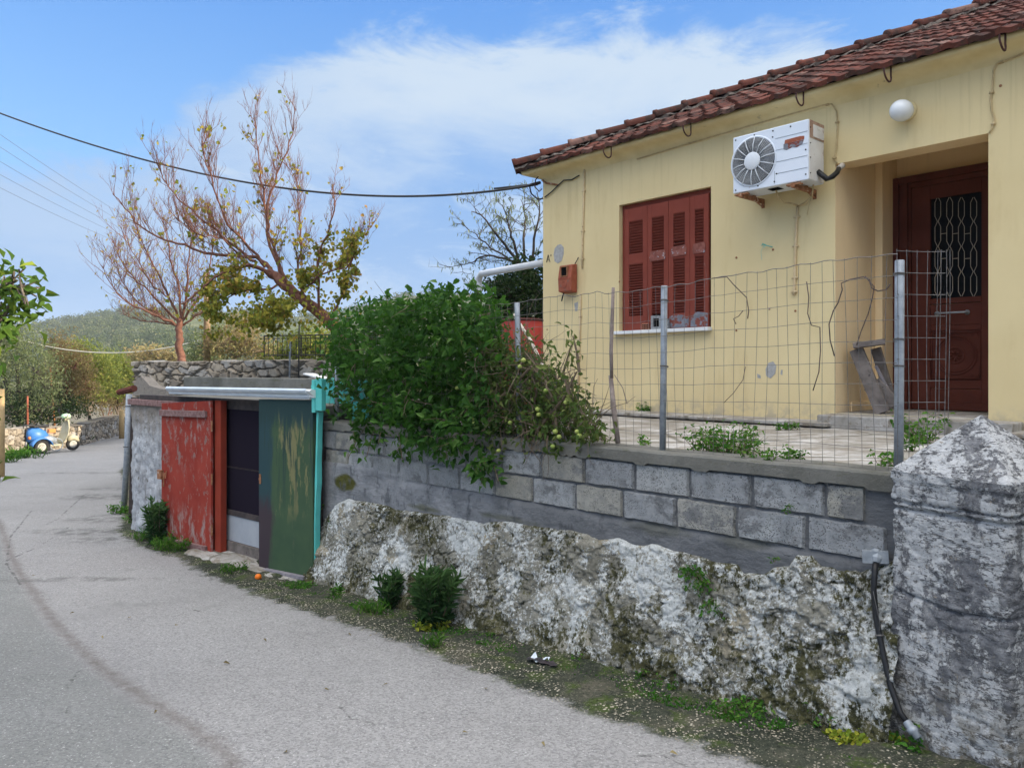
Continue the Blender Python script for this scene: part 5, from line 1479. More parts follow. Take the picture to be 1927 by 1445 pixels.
def stone_wall(name, label, a, b, h0, h1, z_a, z_b, course=.17, thick=.35, lw=(.18, .42), seedk=0, res=.016):
    a = Vector((a.x, a.y, 0)); b = Vector((b.x, b.y, 0)); d_ = b - a; L = d_.length
    t = thing(name, label, 'wall', (a.x, a.y, 0), math.atan2(d_.y, d_.x))
    nx, nz = int(L / res), int(max(h0, h1) / res) + 8
    xs_ = np.linspace(0, L, nx); jag = .10 * course * 4 * (fbm(np.c_[xs_ * 3.3, xs_ * 0 + seedk, xs_ * 0], 3, 401) - .5)
    top_ = np.interp(xs_, [0, L], [z_a + h0, z_b + h1]) + jag; bot_ = np.interp(xs_, [0, L], [z_a, z_b]) - .25
    X_, T_ = np.meshgrid(xs_, np.linspace(0, 1, nz), indexing='ij'); Z_ = bot_[:, None] + (top_ - bot_)[:, None] * T_
    q = np.c_[X_.ravel(), np.full(X_.size, seedk * 3.1), Z_.ravel()]; sl_ = (z_b + h1 - z_a - h0) / L
    q2 = q.copy(); q2[:, 2] -= q[:, 0] * sl_
    w_ = q2 + .35 * course * (np.stack([fbm(q * 5, 3, s_) for s_ in (411, 412, 413)], 1) - .5) * np.array([1.6, 0, 1])
    mlw = (lw[0] + lw[1]) / 2
    row = np.floor(w_[:, 2] / course + .35 * np.sin(w_[:, 0] * 1.7 + seedk))
    p_ = np.c_[w_[:, 0] / mlw + .37 * row, np.full(len(w_), .5), w_[:, 2] / course]
    d1, d2, cid = worley(p_, 421 + seedk)
    gap = d2 - d1
    ht = sstep(.02, .20, gap) * (.030 + .035 * cid) + .020 * (fbm(q * 14, 4, 431, .6) - .5) * 1.0 + .020 * (cid - .5) * (fbm(q * 6, 2, 433) - .3)
    ht = np.where(T_.ravel() > .999, -thick * .8, ht)
    mesh('stones', np.c_[q[:, 0], -ht, q[:, 2]], grid_faces(nx, nz)[:, ::-1], 'stone_masonry', t, False, {'tint': (cid * 7.31) % 1.0, 'gap': sstep(.13, .03, gap + .06 * (fbm(q * 25, 2, 437) - .5))})
    core = MB(); core.add([(0, .03, z_a - .3), (L, .03, z_b - .3), (L, thick, z_b - .3), (0, thick, z_a - .3), (0, .03, z_a + h0 - .05), (L, .03, z_b + h1 - .05), (L, thick, z_b + h1 - .05), (0, thick, z_a + h0 - .05)], [(3, 2, 1, 0), (4, 5, 6, 7), (0, 1, 5, 4), (1, 2, 6, 5), (2, 3, 7, 6), (3, 0, 4, 7)])
    core.build('core', 'joint_mortar', t)
    return t


sa = W(253, 735, 14.4); sb = W(650, 735, 11.6)
stone_wall('stone_wall', 'rough tan stone retaining wall behind the shed roof under the bare tree', sa, sb, (735 - 679) / F * 14.4 + .3, (735 - 676) / F * 11.6 + .3, sa.z - .3, sb.z - .3, .135, .4, (.14, .36), 1, .013)
ra = W(-45, 810, 21.0); rb = W(150, 787, 27.2); rc = W(240, 769, 34.5)
stone_wall('roadside_wall', 'sunlit low dry stone wall behind the blue scooter at the bend', ra, rb, .85, .72, float(G(21.0)), float(G(27.2)), .17, .45, (.2, .38), 2, .03)
stone_wall('roadside_wall', 'shaded far stretch of low stone wall running up to the pipe', rb, rc, .72, .95, float(G(27.2)), float(G(34.5)), .17, .45, (.2, .38), 3, .03)

# iron railing on the terrace wall
Yr = 13.2; r0 = W(497, 632, Yr); r1 = W(640, 630, Yr - .7); rb0 = W(497, 672, Yr); rb1 = W(640, 671, Yr - .7)
rail = thing('iron_railing', 'black iron railing on the garden terrace under the leaning tree', 'railing', rb0)
m = MB(); m.tube([r0 - rb0, r1 - rb0], .012, 6); m.tube([r0 - rb0 - Vector((0, 0, .05)), r1 - rb0 - Vector((0, 0, .05))], .008, 6); m.tube([Vector((0, 0, .03)), rb1 - rb0 + Vector((0, 0, .03))], .010, 6); m.build('rails', 'iron_black', rail)
for k in range(17):
    t = k / 16; a = rb0.lerp(rb1, t); b = r0.lerp(r1, t); MB().tube([a - rb0, b - rb0], .012 if k % 8 == 0 else .006, 5).build('bar', 'iron_black', rail)
for px, yt, yb, r, mt_, lb_ in ((545, 625, 708, .015, 'galvanised', 'thin grey pipe post standing in front of the iron railing'), (562, 610, 705, .011, 'iron_black', 'thin dark iron rod beside the grey pipe post at the railing')):
    a = W(px, yb, 11.9); b = W(px + 1, yt, 11.9); m = MB(); m.tube([(0, 0, -.15), (b - a) * .5, b - a], [r, r, r * .9], 8); o = m.build('metal_post', mt_, None, True); o.location = a; tag(o, lb_, 'post')

# ------------------------------------------------------------------ barrel, poles, hose, litter
bp = W(982, 700, 7.6); br = (1018 - 945) / F * 7.6 / 2 + .02
bz0, bz1 = TZ - .02, E - (601 - HY) / F * 7.6
bar_ = thing('barrel', 'red plastic barrel standing behind the wire fence and the bush', 'barrel', (bp.x, bp.y, bz0))
hb = bz1 - bz0; m = MB(); m.lathe([(br * .94, 0), (br, .05), (br, hb * .3), (br * 1.03, hb * .33), (br, hb * .36), (br, hb * .64), (br * 1.03, hb * .67), (br, hb * .70), (br, hb - .05), (br * .96, hb - .02), (br * .97, hb), (br * .9, hb), (br * .88, hb - .03), (.02, hb - .035)], n=36); m.build('barrel_body', 'barrel_red', bar_, True)
m = MB(); m.ring((0, 0, hb - .012), (0, 0, 1), br * .97, .012, 36, 6); m.build('rim', 'hook_iron', bar_)
for nm, lb_, pts_, r, mt_ in (('pale_pole', 'pale peeled pole leaning across the red barrel', [(966, 592), (998, 640), (1046, 740), (1056, 800)], .014, 'pale_stick'),):
    P = [W(px, py, y) for (px, py), y in zip(pts_, (6.6, 6.35, 5.9, 5.6))]; P.append(Vector((P[-1].x + .02, P[-1].y - .03, TZ)))
    m = MB(); m.tube([q_ - P[-1] for q_ in P], [r, r, r * 1.2, r * 1.3, r * 1.3], 8); o = m.build(nm, mt_, None, True); o.location = P[-1]; tag(o, lb_, 'pole')

hp = [(1649, 1052), (1646, 1075), (1644, 1110), (1648, 1160), (1655, 1195), (1663, 1235), (1676, 1290), (1694, 1340), (1714, 1368)]
hd = [-.05, -.085, -.10, -.11, -.12, -.145, -.175, -.20, -.215]
HP = [GW.world(*(lambda h: (h[0], d_, h[1]))(GW.hit(px, py, d_))) for (px, py), d_ in zip(hp, hd)]
hose = thing('black_pipe', 'black plastic water pipe hanging down the wall beside the gate pillar', 'pipe', HP[-1])
m = MB(); m.tube([q_ - HP[-1] for q_ in HP], .0145, 10); m.build('pipe_body', 'black_rubber', hose, True)
m = MB(); d_ = (HP[-1] - HP[-2]).normalized(); m.lathe([(.017, -.03), (.019, -.028), (.019, 0), (.024, .002), (.024, .022), (.018, .026), (.018, .05), (.013, .052)], (0, 0, 0), d_, 14); m.build('coupling', 'galvanised', hose, True)
m = MB(); c_ = HP[4] - HP[-1]; m.ring(c_, (HP[5] - HP[3]), .018, .004, 16, 5); m.tube([c_, c_ + Vector((-.01, -.02, .08)), HP[2] - HP[-1] + Vector((-.01, -.016, 0))], .0015, 4); m.build('wire_clip', 'wire', hose)
m = MB(); c_ = HP[0] - HP[-1]; m.lathe([(.028, -.045), (.034, -.03), (.032, 0), (.020, .02)], c_, (HP[1] - HP[0]), 10); m.bar(c_ + Vector((-.06, .02, .01)), c_ + Vector((.05, -.02, .015)), .03, .06); m.build('wall_fitting', 'galvanised', hose)
g = on_ground(1765, 1412); m = MB(); m.tube([(0, 0, .03), (.04, -.04, .025), (.09, -.10, .015)], .014, 8); o = m.build('pipe_end', 'black_rubber', None, True); o.location = g; tag(o, 'short black pipe end lying in weeds at the pillar foot', 'pipe')

g = on_ground(486, 1091); org = thing('orange', 'small orange fruit lying on the ground before the green door', 'fruit', g)
m = MB(); m.lathe([(.003, -.0)] + [(.033 * math.cos(a), .031 + .031 * math.sin(a)) for a in np.linspace(-1.4, 1.4, 10)], n=16); m.build('peel', 'orange_skin', org, True)
m = MB(); m.lathe([(.005, .058), (.006, .063), (.002, .065)], n=8); m.build('stalk', 'stem_brown', org)
g = on_ground(1022, 1256); lit = thing('litter', 'crumpled pale blue and black wrapper lying on the mossy verge', 'litter', (g.x, g.y, g.z + .03), -.6)
nx = 12; xs_ = np.linspace(-.09, .05, nx); P = [(x, y, .014 + .07 * (fbm(np.array([[x * 26, y * 26, 0]]), 2, 241)[0] - .35)) for x in xs_ for y in (-.02 + .02 * math.sin(x * 60), .004 * math.sin(x * 90), .018 + .014 * math.sin(x * 75 + 1))]
m = MB().add(P, grid_faces(nx, 3).tolist()); m.build('wrapper_front', 'paper', lit)
P = [(x + .035, y * 1.2 - .018 + .012 * math.sin(x * 70), .004 + .03 * (fbm(np.array([[x * 30, y * 30, 5]]), 2, 243)[0])) for x in np.linspace(-.14, .08, nx) for y in (-.02, 0, .022)]
m = MB().add(P, grid_faces(nx, 3).tolist()); m.build('wrapper_back', 'dark_foil', lit)

# ------------------------------------------------------------------ overhead cables


def cable(name, label, pts_, r, mat, group=None, n_=40):
    P = [W(*p) for p in pts_]; V = np.array(P); t = np.linspace(0, 1, len(P))
    tt_ = np.linspace(0, 1, n_)
    # smooth through the points
    if len(P) == 3:
        a, b, c_ = V; B = 2 * b - .5 * (a + c_); Q = [(1 - s) ** 2 * a + 2 * s * (1 - s) * B + s * s * c_ for s in tt_]
    else: Q = [np.array([np.interp(s, t, V[:, k]) for k in range(3)]) for s in tt_]
    m = MB(); m.tube([Vector(q_) - P[0] for q_ in Q], r, 6)
    o = m.build(name, mat, None, True); o.location = P[0]; return tag(o, label, 'cable', group)


HC = HF.world(.0, -.03, HF.Z(1015, 343))
cable('overhead_cable', 'thick black cable sagging across the sky to the house corner', [(-260, 105, 15.0), (370, 325, 12.8), (1012, 347, 10.2)], .016, 'cable', n_=70)
m = MB(); q0 = W(996, 349, 10.3); m.tube([Vector((0, 0, 0)), W(1000, 365, 10.25) - q0, W(1012, 375, 10.2) - q0, W(1024, 374, 10.1) - q0], .010, 6); m.tube([W(930, 355, 10.6) - q0, Vector((0, 0, 0)), W(1016, 344, 10.15) - q0], [.012, .02, .022], 7); o = m.build('cable_loop', 'cable', None, True); o.location = q0; tag(o, 'drooping black cable loop tied where the line meets the house corner', 'cable')
for k, (y0, y1, lb_) in enumerate(((246, 424, 'topmost'), (271, 436, 'second'), (300, 447, 'third'), (326, 459, 'fourth'), (352, 472, 'lowest'))):
    cable('overhead_cable', lb_ + ' of the five thin parallel power lines at the far left', [(-30, y0 - 14, 30), (140, y0 + (y1 - y0) * .57, 42), (262, y1, 58)], .009, 'thin_cable', 'thin power lines crossing the left sky')
cable('overhead_cable', 'pale cable sagging low in front of the distant hill', [(40, 640, 27), (215, 664, 26), (398, 634, 25)], .022, 'pale_cable')
# ------------------------------------------------------------------ plants


def in_poly(x, y, poly):
    c = np.zeros(len(x), bool); n = len(poly)
    for i in range(n):
        x1, y1 = poly[i]; x2, y2 = poly[(i + 1) % n]
        m = ((y1 > y) != (y2 > y)) & (x < (x2 - x1) * (y - y1) / (y2 - y1 + 1e-12) + x1)
        c ^= m
    return c


def poly_points(poly, n):
    P = np.array(poly); lo, hi = P.min(0), P.max(0); out_ = np.zeros((0, 2))
    while len(out_) < n:
        q = rng.uniform(lo, hi, (n * 2, 2)); out_ = np.r_[out_, q[in_poly(q[:, 0], q[:, 1], poly)]]
    return out_[:n]


def unproject(px, py, Y): return np.c_[(px - CX) / F * Y, Y, E - (py - HY) / F * Y]


def wallY(px, dep):
    u = (px - CX) / F
    return (dep + GW.o[0] * GW.n[0] + GW.o[1] * GW.n[1]) / (u * GW.n[0] + GW.n[1])


def wiggly(mb, p, d, L, r, nseg=5, wob=.15, grav=0.0, n=5, tint=.5):
    p = Vector(p); d = Vector(d).normalized(); P = [p.copy()]
    for i in range(nseg):
        d = (d + Vector((random.gauss(0, wob), random.gauss(0, wob), random.gauss(0, wob) + grav))).normalized(); p = p + d * (L / nseg); P.append(p.copy())
    mb.tube(P, [r * (1 - .75 * i / nseg) for i in range(nseg + 1)], n, tint, cap=False)
    return P


# the big green bush climbing over the fence
bush_poly = [(622, 610), (650, 592), (700, 580), (730, 566), (790, 562), (815, 553), (850, 556), (880, 546), (905, 548), (925, 575), (938, 610), (945, 660), (940, 720), (925, 790), (905, 835), (860, 842), (760, 835), (742, 822), (700, 800), (655, 792), (640, 770), (632, 700)]
nc = 500
cp = poly_points(bush_poly, nc); cp[:, 1] += np.interp(cp[:, 1], [545, 700], [14, 0]); dep = rng.uniform(-.24, .75, nc)
cen = unproject(cp[:, 0], cp[:, 1], wallY(cp[:, 0], dep))
sprigs = [((690, 800), (655, 862)), ((705, 805), (690, 860)), ((750, 815), (757, 866)), ((770, 820), (745, 852)), ((800, 825), (790, 845)), ((835, 828), (842, 866)), ((855, 828), (868, 858)), ((660, 790), (668, 832)), ((720, 805), (712, 835)), ((815, 826), (822, 850)), ((780, 820), (784, 842))]
long_sp = [((905, 850), (912, 872)), ((925, 862), (893, 885)), ((915, 866), (905, 912)), ((925, 868), (938, 906)), ((912, 880), (880, 878)), ((912, 880), (898, 900))]
g0 = GW.world(GW.S(780), .2, CT)
bush = thing('bush', 'big dense green bush spilling over the block wall and wire fence', 'bush', g0)
Pl, Dl, Tl = [], [], []
per = 21
for c_ in cen:
    k = rng.integers(8, per + 8); q = c_ + rng.normal(size=(k, 3)) * np.array([.085, .085, .075]); Pl.append(q)
    ax = rand_dirs(1, .3)[0]; Dl.append(unit(rng.normal(size=(k, 3)) * .8 + np.array([-.25, -.45, -.15]) + ax * .4)); Tl.append(np.clip(rng.normal(.40 + .45 * (rng.random() - .5), .2, k), 0, 1))
stems = MB()
for a, b in sprigs + long_sp:
    da, db = -.06, -.16
    A_ = unproject(np.array([a[0]]), np.array([a[1]]), wallY(np.array([a[0]]), da))[0]; B_ = unproject(np.array([b[0]]), np.array([b[1]]), wallY(np.array([b[0]]), db))[0]
    stems.tube([A_ - np.array(g0), (A_ + B_) / 2 - np.array(g0) + np.array([0, 0, .02]), B_ - np.array(g0)], .0035, 5, cap=False)
    k = 14; t = rng.uniform(0, 1.05, k)[:, None]; q = A_ + (B_ - A_) * t + rng.normal(size=(k, 3)) * .028; Pl.append(q); Dl.append(unit(rng.normal(size=(k, 3)) * .7 + np.array([-.1, -.5, -.5]))); Tl.append(rng.uniform(.35, .95, k))
# shoots standing out of the top outline
for px, py in ((815, 552), (850, 553), (740, 562), (700, 575), (880, 540), (905, 545), (920, 560), (655, 588), (640, 596), (765, 560), (898, 552)):
    Y_ = wallY(np.array([px]), rng.uniform(-.1, .5)); A_ = unproject(np.array([px]), np.array([py + 22]), Y_)[0]
    P = wiggly(stems, A_ - np.array(g0), (random.gauss(0, .35), -.1, 1), .16, .004, 4, .12)
    k = 9; q = np.array([list(P[random.randrange(1, len(P))]) for _ in range(k)]) + np.array(g0) + rng.normal(size=(k, 3)) * .02; Pl.append(q); Dl.append(unit(rng.normal(size=(k, 3)) + np.array([0, 0, .3]))); Tl.append(rng.uniform(.4, .9, k))
for _ in range(170):
    i = rng.integers(nc); wiggly(stems, cen[i] - np.array(g0), rand_dirs(1, -.5)[0], rng.uniform(.2, .5), .004, 5, .25)
Pl = np.concatenate(Pl); Dl = np.concatenate(Dl); Tl = np.concatenate(Tl)
leaves('foliage', Pl, Dl, .074, rng.uniform(.45, .62, len(Pl)), 'leaf_vine', bush, Tl, N=rng.normal(size=(len(Pl), 3)) * .6 + np.array([-.2, -.45, .75]), off=g0)
stems.build('stems', 'stem_brown', bush)

# half dry tomato plant beside it
tom_poly = [(905, 640), (940, 650), (985, 650), (1010, 680), (1050, 715), (1085, 745), (1110, 790), (1130, 822), (1100, 828), (1020, 824), (960, 822), (905, 815), (895, 730)]
g1 = GW.world(GW.S(1010), .2, CT)
tom = thing('tomato_plant', 'straggling half dry tomato plant with green tomatoes along the fence', 'plant', g1)
nc = 300; cp = poly_points(tom_poly, nc); dep = rng.uniform(-.08, .55, nc)
cen = unproject(cp[:, 0], cp[:, 1], wallY(cp[:, 0], dep))
stems = MB(); Pl, Dl, Tl = [], [], []
for c_ in cen:
    k = rng.integers(8, 22); Pl.append(c_ + rng.normal(size=(k, 3)) * .062); Dl.append(unit(rng.normal(size=(k, 3)) * .8 + np.array([-.1, -.3, -.35]))); Tl.append(np.clip(rng.normal(.45, .25, k), 0, 1))
for _ in range(520):
    i = rng.integers(nc); wiggly(stems, cen[i] - np.array(g1), (random.gauss(0, .5), random.gauss(0, .3), random.choice((-1, -1, 1)) * .8), rng.uniform(.15, .45), rng.uniform(.0025, .006), 6, .28, tint=random.random())
for pts_ in ([(1048, 812), (1040, 750), (1010, 690), (985, 660)], [(1075, 760), (1060, 700), (1072, 660), (1080, 640)], [(930, 760), (1000, 690), (1030, 720)], [(1010, 810), (1060, 750), (1085, 700)], [(1090, 700), (1085, 660), (1078, 632)]):
    Q = [unproject(np.array([a]), np.array([b]), wallY(np.array([a]), -.02))[0] - np.array(g1) for a, b in pts_]; stems.tube(Q, [.012, .009, .006, .004][:len(Q)], 6)
for (px, py, k, sp) in ((1080, 645, 16, .05), (1078, 672, 14, .04), (1040, 690, 16, .06), (1060, 720, 16, .06), (990, 640, 10, .04), (1000, 625, 5, .02), (1052, 845, 10, .035), (1120, 805, 20, .06), (1100, 780, 20, .06), (1105, 815, 18, .05), (1046, 850, 8, .02), (945, 860, 12, .04), (938, 845, 14, .04), (1012, 735, 14, .05), (1030, 650, 8, .03)):
    c_ = unproject(np.array([px]), np.array([py]), wallY(np.array([px]), -.05))[0]; Pl.append(c_ + rng.normal(size=(k, 3)) * sp); Dl.append(unit(rng.normal(size=(k, 3)) + np.array([0, -.4, -.2]))); Tl.append(rng.uniform(.35, 1, k))
Pl = np.concatenate(Pl); Dl = np.concatenate(Dl); Tl = np.concatenate(Tl)
leaves('foliage', Pl, Dl, .052, rng.uniform(.4, .58, len(Pl)), 'leaf_dry', tom, Tl, off=g1)
stems.build('stems', 'stem_brown', tom)
for px, py, r in ((985, 678, 9), (978, 690, 8), (860, 730, 8), (888, 788, 9), (892, 797, 9), (1027, 735, 8), (1012, 770, 9), (1014, 780, 8), (1065, 757, 8), (1045, 812, 9), (1052, 822, 8), (1090, 820, 9), (1086, 812, 8), (960, 795, 8), (1040, 840, 8), (938, 848, 8)):
    c_ = unproject(np.array([px]), np.array([py]), wallY(np.array([px]), -.10))[0] - np.array(g1); R0 = r / F * 3.1
    m = MB(); m.lathe([(.1 * R0, .92 * R0)] + [(R0 * math.cos(a), -R0 * .88 * math.sin(a)) for a in np.linspace(-1.2, 1.45, 9)], c_, (0, 0, 1), 14); m.build('tomato', 'tomato_green', tom, True)


def weed(label, pos, size, h, n_, leaf, mat='leaf_weed', wid=.5, cat='weed', name='weed', spike=False, hang=0.0, nrm=None, lean=(0, 0), group=None):
    if nrm is None and size < .5: size *= 1.3; h *= 1.3; n_ = int(n_ * 1.5)
    leaf *= 1.12
    t = thing(name, label, cat, pos, group=group or ('weeds growing along the wall foot and terrace' if name == 'weed' else 'grass clumps by the far roadside wall'))
    st_ = MB(); P, D = [], []
    ns = max(4, n_ // 9)
    for _ in range(ns):
        a = random.uniform(0, 2 * math.pi); rr_ = size * math.sqrt(random.random()) * .6
        b = Vector((math.cos(a) * rr_, math.sin(a) * rr_ * .7, 0))
        if nrm is not None: b = Vector((b.x * GW.d[0], b.x * GW.d[1], b.y * 1.4)) - Vector((GW.n[0], GW.n[1], 0)) * .01
        d_ = Vector((math.cos(a) * .55 + lean[0] + random.gauss(0, .2), math.sin(a) * .55 + lean[1] + random.gauss(0, .2), 1.0 - hang))
        Q = wiggly(st_, b, d_, h * random.uniform(.55, 1.05), .0022, 4, .12, -hang * .2, 4)
        k = max(3, n_ // ns)
        for _ in range(k):
            j = random.randrange(1, len(Q)); f_ = random.random(); p_ = Q[j - 1].lerp(Q[j], f_)
            P.append(p_ + Vector((random.gauss(0, leaf * .35), random.gauss(0, leaf * .35), random.gauss(0, leaf * .3))))
            if spike: D.append(Vector((random.gauss(0, .5), random.gauss(0, .5), .75)))
            else: D.append(Vector((random.gauss(0, 1), random.gauss(0, 1), random.gauss(.1, .5) - hang * .6)))
    leaves('foliage', np.array(P), np.array(D), leaf, wid, mat, t, off=None, N=None, rich=leaf > .022)
    st_.build('stems', 'stem_brown', t)
    return t


def GP(px, py):
    g = on_ground(px, py); return (g.x, g.y, g.z + .005)


def TP(px, py, Z=TZ):
    Y_ = (E - Z) * F / (py - HY); return ((px - CX) / F * Y_, Y_, Z - .012)


# oleanders against the wall and the shed
def oleander(label, pos, w_, h, ns, leaf=.10):
    t = thing('oleander', label, 'shrub', pos, group='oleander shrubs at the wall and shed'); st_ = MB(); P, D, T = [], [], []
    for _ in range(ns):
        a = random.uniform(0, 2 * math.pi); rr_ = math.sqrt(random.random())
        d_ = Vector((math.cos(a) * rr_ * w_ / h * .9, math.sin(a) * rr_ * w_ / h * .7, 1))
        Q = wiggly(st_, Vector((math.cos(a) * rr_ * w_ * .25, math.sin(a) * rr_ * w_ * .18, 0)), d_, h * random.uniform(.55, 1.0) * (1 - .25 * rr_), .005, 6, .05, .04, 5)
        for j in range(1, len(Q)):
            k = 4 if j < len(Q) - 1 else 8
            for _ in range(k):
                p_ = Q[j - 1].lerp(Q[j], random.random()); dd_ = (Q[j] - Q[j - 1]).normalized()
                side_ = Vector((random.gauss(0, 1), random.gauss(0, 1), random.gauss(0, .4)))
                P.append(p_); D.append(dd_ * random.uniform(.3, 1.1) + side_.normalized() * .75); T.append(min(1, max(0, random.gauss(.25 + .12 * j, .15))))
    leaves('foliage', np.array(P), np.array(D), leaf, .17, 'leaf_oleander', t, np.array(T), droop=.05)
    st_.build('stems', 'stem_brown', t); return t


g = on_ground(812, 1185); oleander('dark green oleander shrub at the foot of the rubble wall, larger of the pair', (g.x + .02, g.y + .02, g.z), .235, .52, 46, .105)
g = on_ground(733, 1150); oleander('smaller oleander shoot beside the larger shrub at the rubble wall', (g.x, g.y + .05, g.z), .15, .34, 15, .10)
g = SF.world(SF.S(297, -.22), -.22); oleander('dark oleander shrub tucked beside the red door leaf', (g.x, g.y, float(G(g.y))), .17, .62, 30, .11)

weed('bright green weed clump growing in the terrace before the fence, the largest there', TP(1375, 850), .16, .17, 330, .030)
weed('leafy weed at the left edge of the largest terrace clump', TP(1318, 846), .08, .13, 90, .032)
weed('low creeping weed trailing right of the largest terrace clump', TP(1450, 862), .19, .06, 150, .026)
weed('small weed patch on the slab at the house foot behind the middle fence wires', TP(1482, 806), .10, .05, 90, .026)
weed('round weed growing at the house foot beside the tall galvanised post', TP(1220, 779), .11, .12, 150, .032)
weed('little weed left of the round one at the house foot', TP(1190, 776), .06, .08, 60, .03)
weed('tiny weed sprouting on the coping between stake and post', TP(1204, 833), .05, .05, 24, .03)
weed('leafy weed growing at the doorstep behind the last fence post', TP(1728, 830), .09, .20, 150, .036)
weed('small weed at the foot of the last fence post beside the pillar', TP(1665, 872), .07, .07, 50, .032)
weed('sprouting weed leaning against the pillar cap', TP(1712, 845), .05, .12, 50, .034)
hw = GW.world(*(lambda h: (h[0], -.10, h[1]))(GW.hit(1310, 1078, -.10)))
weed('green fern like weed hanging from the rubble wall', hw, .10, .13, 240, .024, hang=1.25, nrm=1)
hw = GW.world(*(lambda h: (h[0], -.12, h[1]))(GW.hit(1345, 1130, -.12)))
weed('thin trailing end of the weed hanging on the rubble wall', hw, .05, .10, 80, .022, hang=1.3, nrm=1)
hw = GW.world(*(lambda h: (h[0], -.03, h[1]))(GW.hit(1478, 958, -.03)))
weed('tiny sprouts growing from a block joint in the wall', hw, .05, .025, 30, .016, nrm=1)
hw = GW.world(*(lambda h: (h[0], -.05, h[1]))(GW.hit(1458, 1055, -.05)))
weed('small sprout growing where mortar meets the rubble', hw, .03, .025, 20, .018, nrm=1)
hw = GW.world(*(lambda h: (h[0], -.02, h[1]))(GW.hit(606, 955, -.03)))
weed('small sprout growing from the render beside the teal strip', hw, .03, .06, 40, .022, nrm=1)
hw = GW.world(*(lambda h: (h[0], -.05, h[1]))(GW.hit(628, 995, -.06)))
weed('moss green sprout at the left edge of the rubble wall', hw, .06, .07, 70, .022, nrm=1)
weed('yellow green creeping weed along the foot of the wall left of the pillar', GP(1625, 1392), .20, .05, 420, .026, 'leaf_yellow', .85)
weed('yellow leaved weed patch nearest the black pipe end', GP(1695, 1402), .09, .05, 120, .026, 'leaf_yellow', .85)
weed('dark leafy weed growing at the foot of the gate pillar', GP(1752, 1408), .10, .13, 170, .036)
weed('green weed at the left end of the yellow creeping weed', GP(1553, 1372), .06, .09, 80, .028)
weed('pale weed right under the black pipe coupling', GP(1712, 1418), .05, .07, 50, .03)
weed('spreading green weed at the wall foot below the hanging weed', GP(1400, 1350), .14, .07, 200, .026)
weed('low weed clump at the wall foot left of the hanging weed', GP(1210, 1276), .13, .07, 170, .024)
weed('small weed tuft at the wall foot near the pale wrapper', GP(1110, 1245), .14, .07, 150, .022)
weed('weed tuft growing between the two tufts near the wrapper', GP(1258, 1298), .08, .06, 90, .024)
weed('weed tuft right of the larger oleander shrub', GP(930, 1200), .12, .05, 110, .022)
weed('round leaved yellow green weed under the larger oleander', GP(810, 1186), .12, .07, 130, .034, 'leaf_yellow', .9)
weed('grass tuft under the smaller oleander', GP(700, 1160), .13, .09, 150, .05, wid=.1, spike=True)
weed('thin grass tuft alone on the mossy verge', GP(820, 1218), .07, .06, 80, .045, wid=.1, spike=True)
weed('grass clump before the red door leaf', GP(335, 1032), .34, .10, 520, .055, wid=.14, spike=True)
weed('small grass tuft left of the red door leaf', GP(285, 1015), .26, .09, 300, .045, wid=.14, spike=True)
weed('grass tuft along the threshold under the screen door', GP(440, 1077), .15, .06, 130, .04, wid=.14, spike=True)
weed('mossy tuft at the foot of the teal strip', GP(570, 1108), .12, .05, 110, .03)
weed('tuft at the corner where the rubble wall meets the shed', GP(640, 1120), .13, .07, 110, .03)
weed('weeds growing at the foot of the leaning pipe', GP(232, 965), .25, .12, 220, .04)
weed('weeds growing beside the whitewashed wall base', GP(268, 985), .20, .14, 160, .04)
# scattered ground cover on the verge: tiny leaves, pebbles
def verge_pts(n_, wmin, wmax):
    t = rng.uniform(0, 1, n_); s = t * WL; off_ = -rng.uniform(wmin, wmax, n_)
    x = GW.o[0] + GW.d[0] * s + GW.n[0] * off_; y = GW.o[1] + GW.d[1] * s + GW.n[1] * off_
    return np.c_[x, y, G(y) + .012]


P = verge_pts(9000, .10, .50); k = fbm(P * np.array([3, 3, 0]), 3, 251) > .47; P = P[k]
cov = leaves('ground_cover', P, rand_dirs(len(P), .6), .024, .5, 'leaf_weed', None, rng.uniform(0, .6, len(P)), rich=False); struct(cov, 'stuff')
P = verge_pts(3800, .2, 1.05); dvp, sdp = polyline_dist(P[:, :2], vedge); P = P[(np.where(sdp > 0, dvp, -dvp) < .06) & (fbm(P * np.array([2, 2, 0]), 3, 253) > .42)]
V, Fc = [], []
oct_ = np.array([(1, 0, 0), (0, 1, 0), (-1, 0, 0), (0, -1, 0), (0, 0, .7), (0, 0, -.7)]); of = np.array([(0, 1, 4), (1, 2, 4), (2, 3, 4), (3, 0, 4), (1, 0, 5), (2, 1, 5), (3, 2, 5), (0, 3, 5)])
sz = rng.uniform(.002, .006, len(P)) ; rotz = rng.uniform(0, 6.28, len(P)); el_ = rng.uniform(.6, 1.6, len(P))
vv = oct_[None] * sz[:, None, None] * np.stack([el_, 1 / el_, np.ones(len(P))], 1)[:, None]
cz, sz_ = np.cos(rotz)[:, None], np.sin(rotz)[:, None]
vv = np.stack([vv[..., 0] * cz - vv[..., 1] * sz_, vv[..., 0] * sz_ + vv[..., 1] * cz, vv[..., 2]], -1) + P[:, None] + np.array([0, 0, .008])
struct(mesh('gravel', vv.reshape(-1, 3), (of[None] + 6 * np.arange(len(P))[:, None, None]).reshape(-1, 3), 'pebble', None, False), 'stuff')
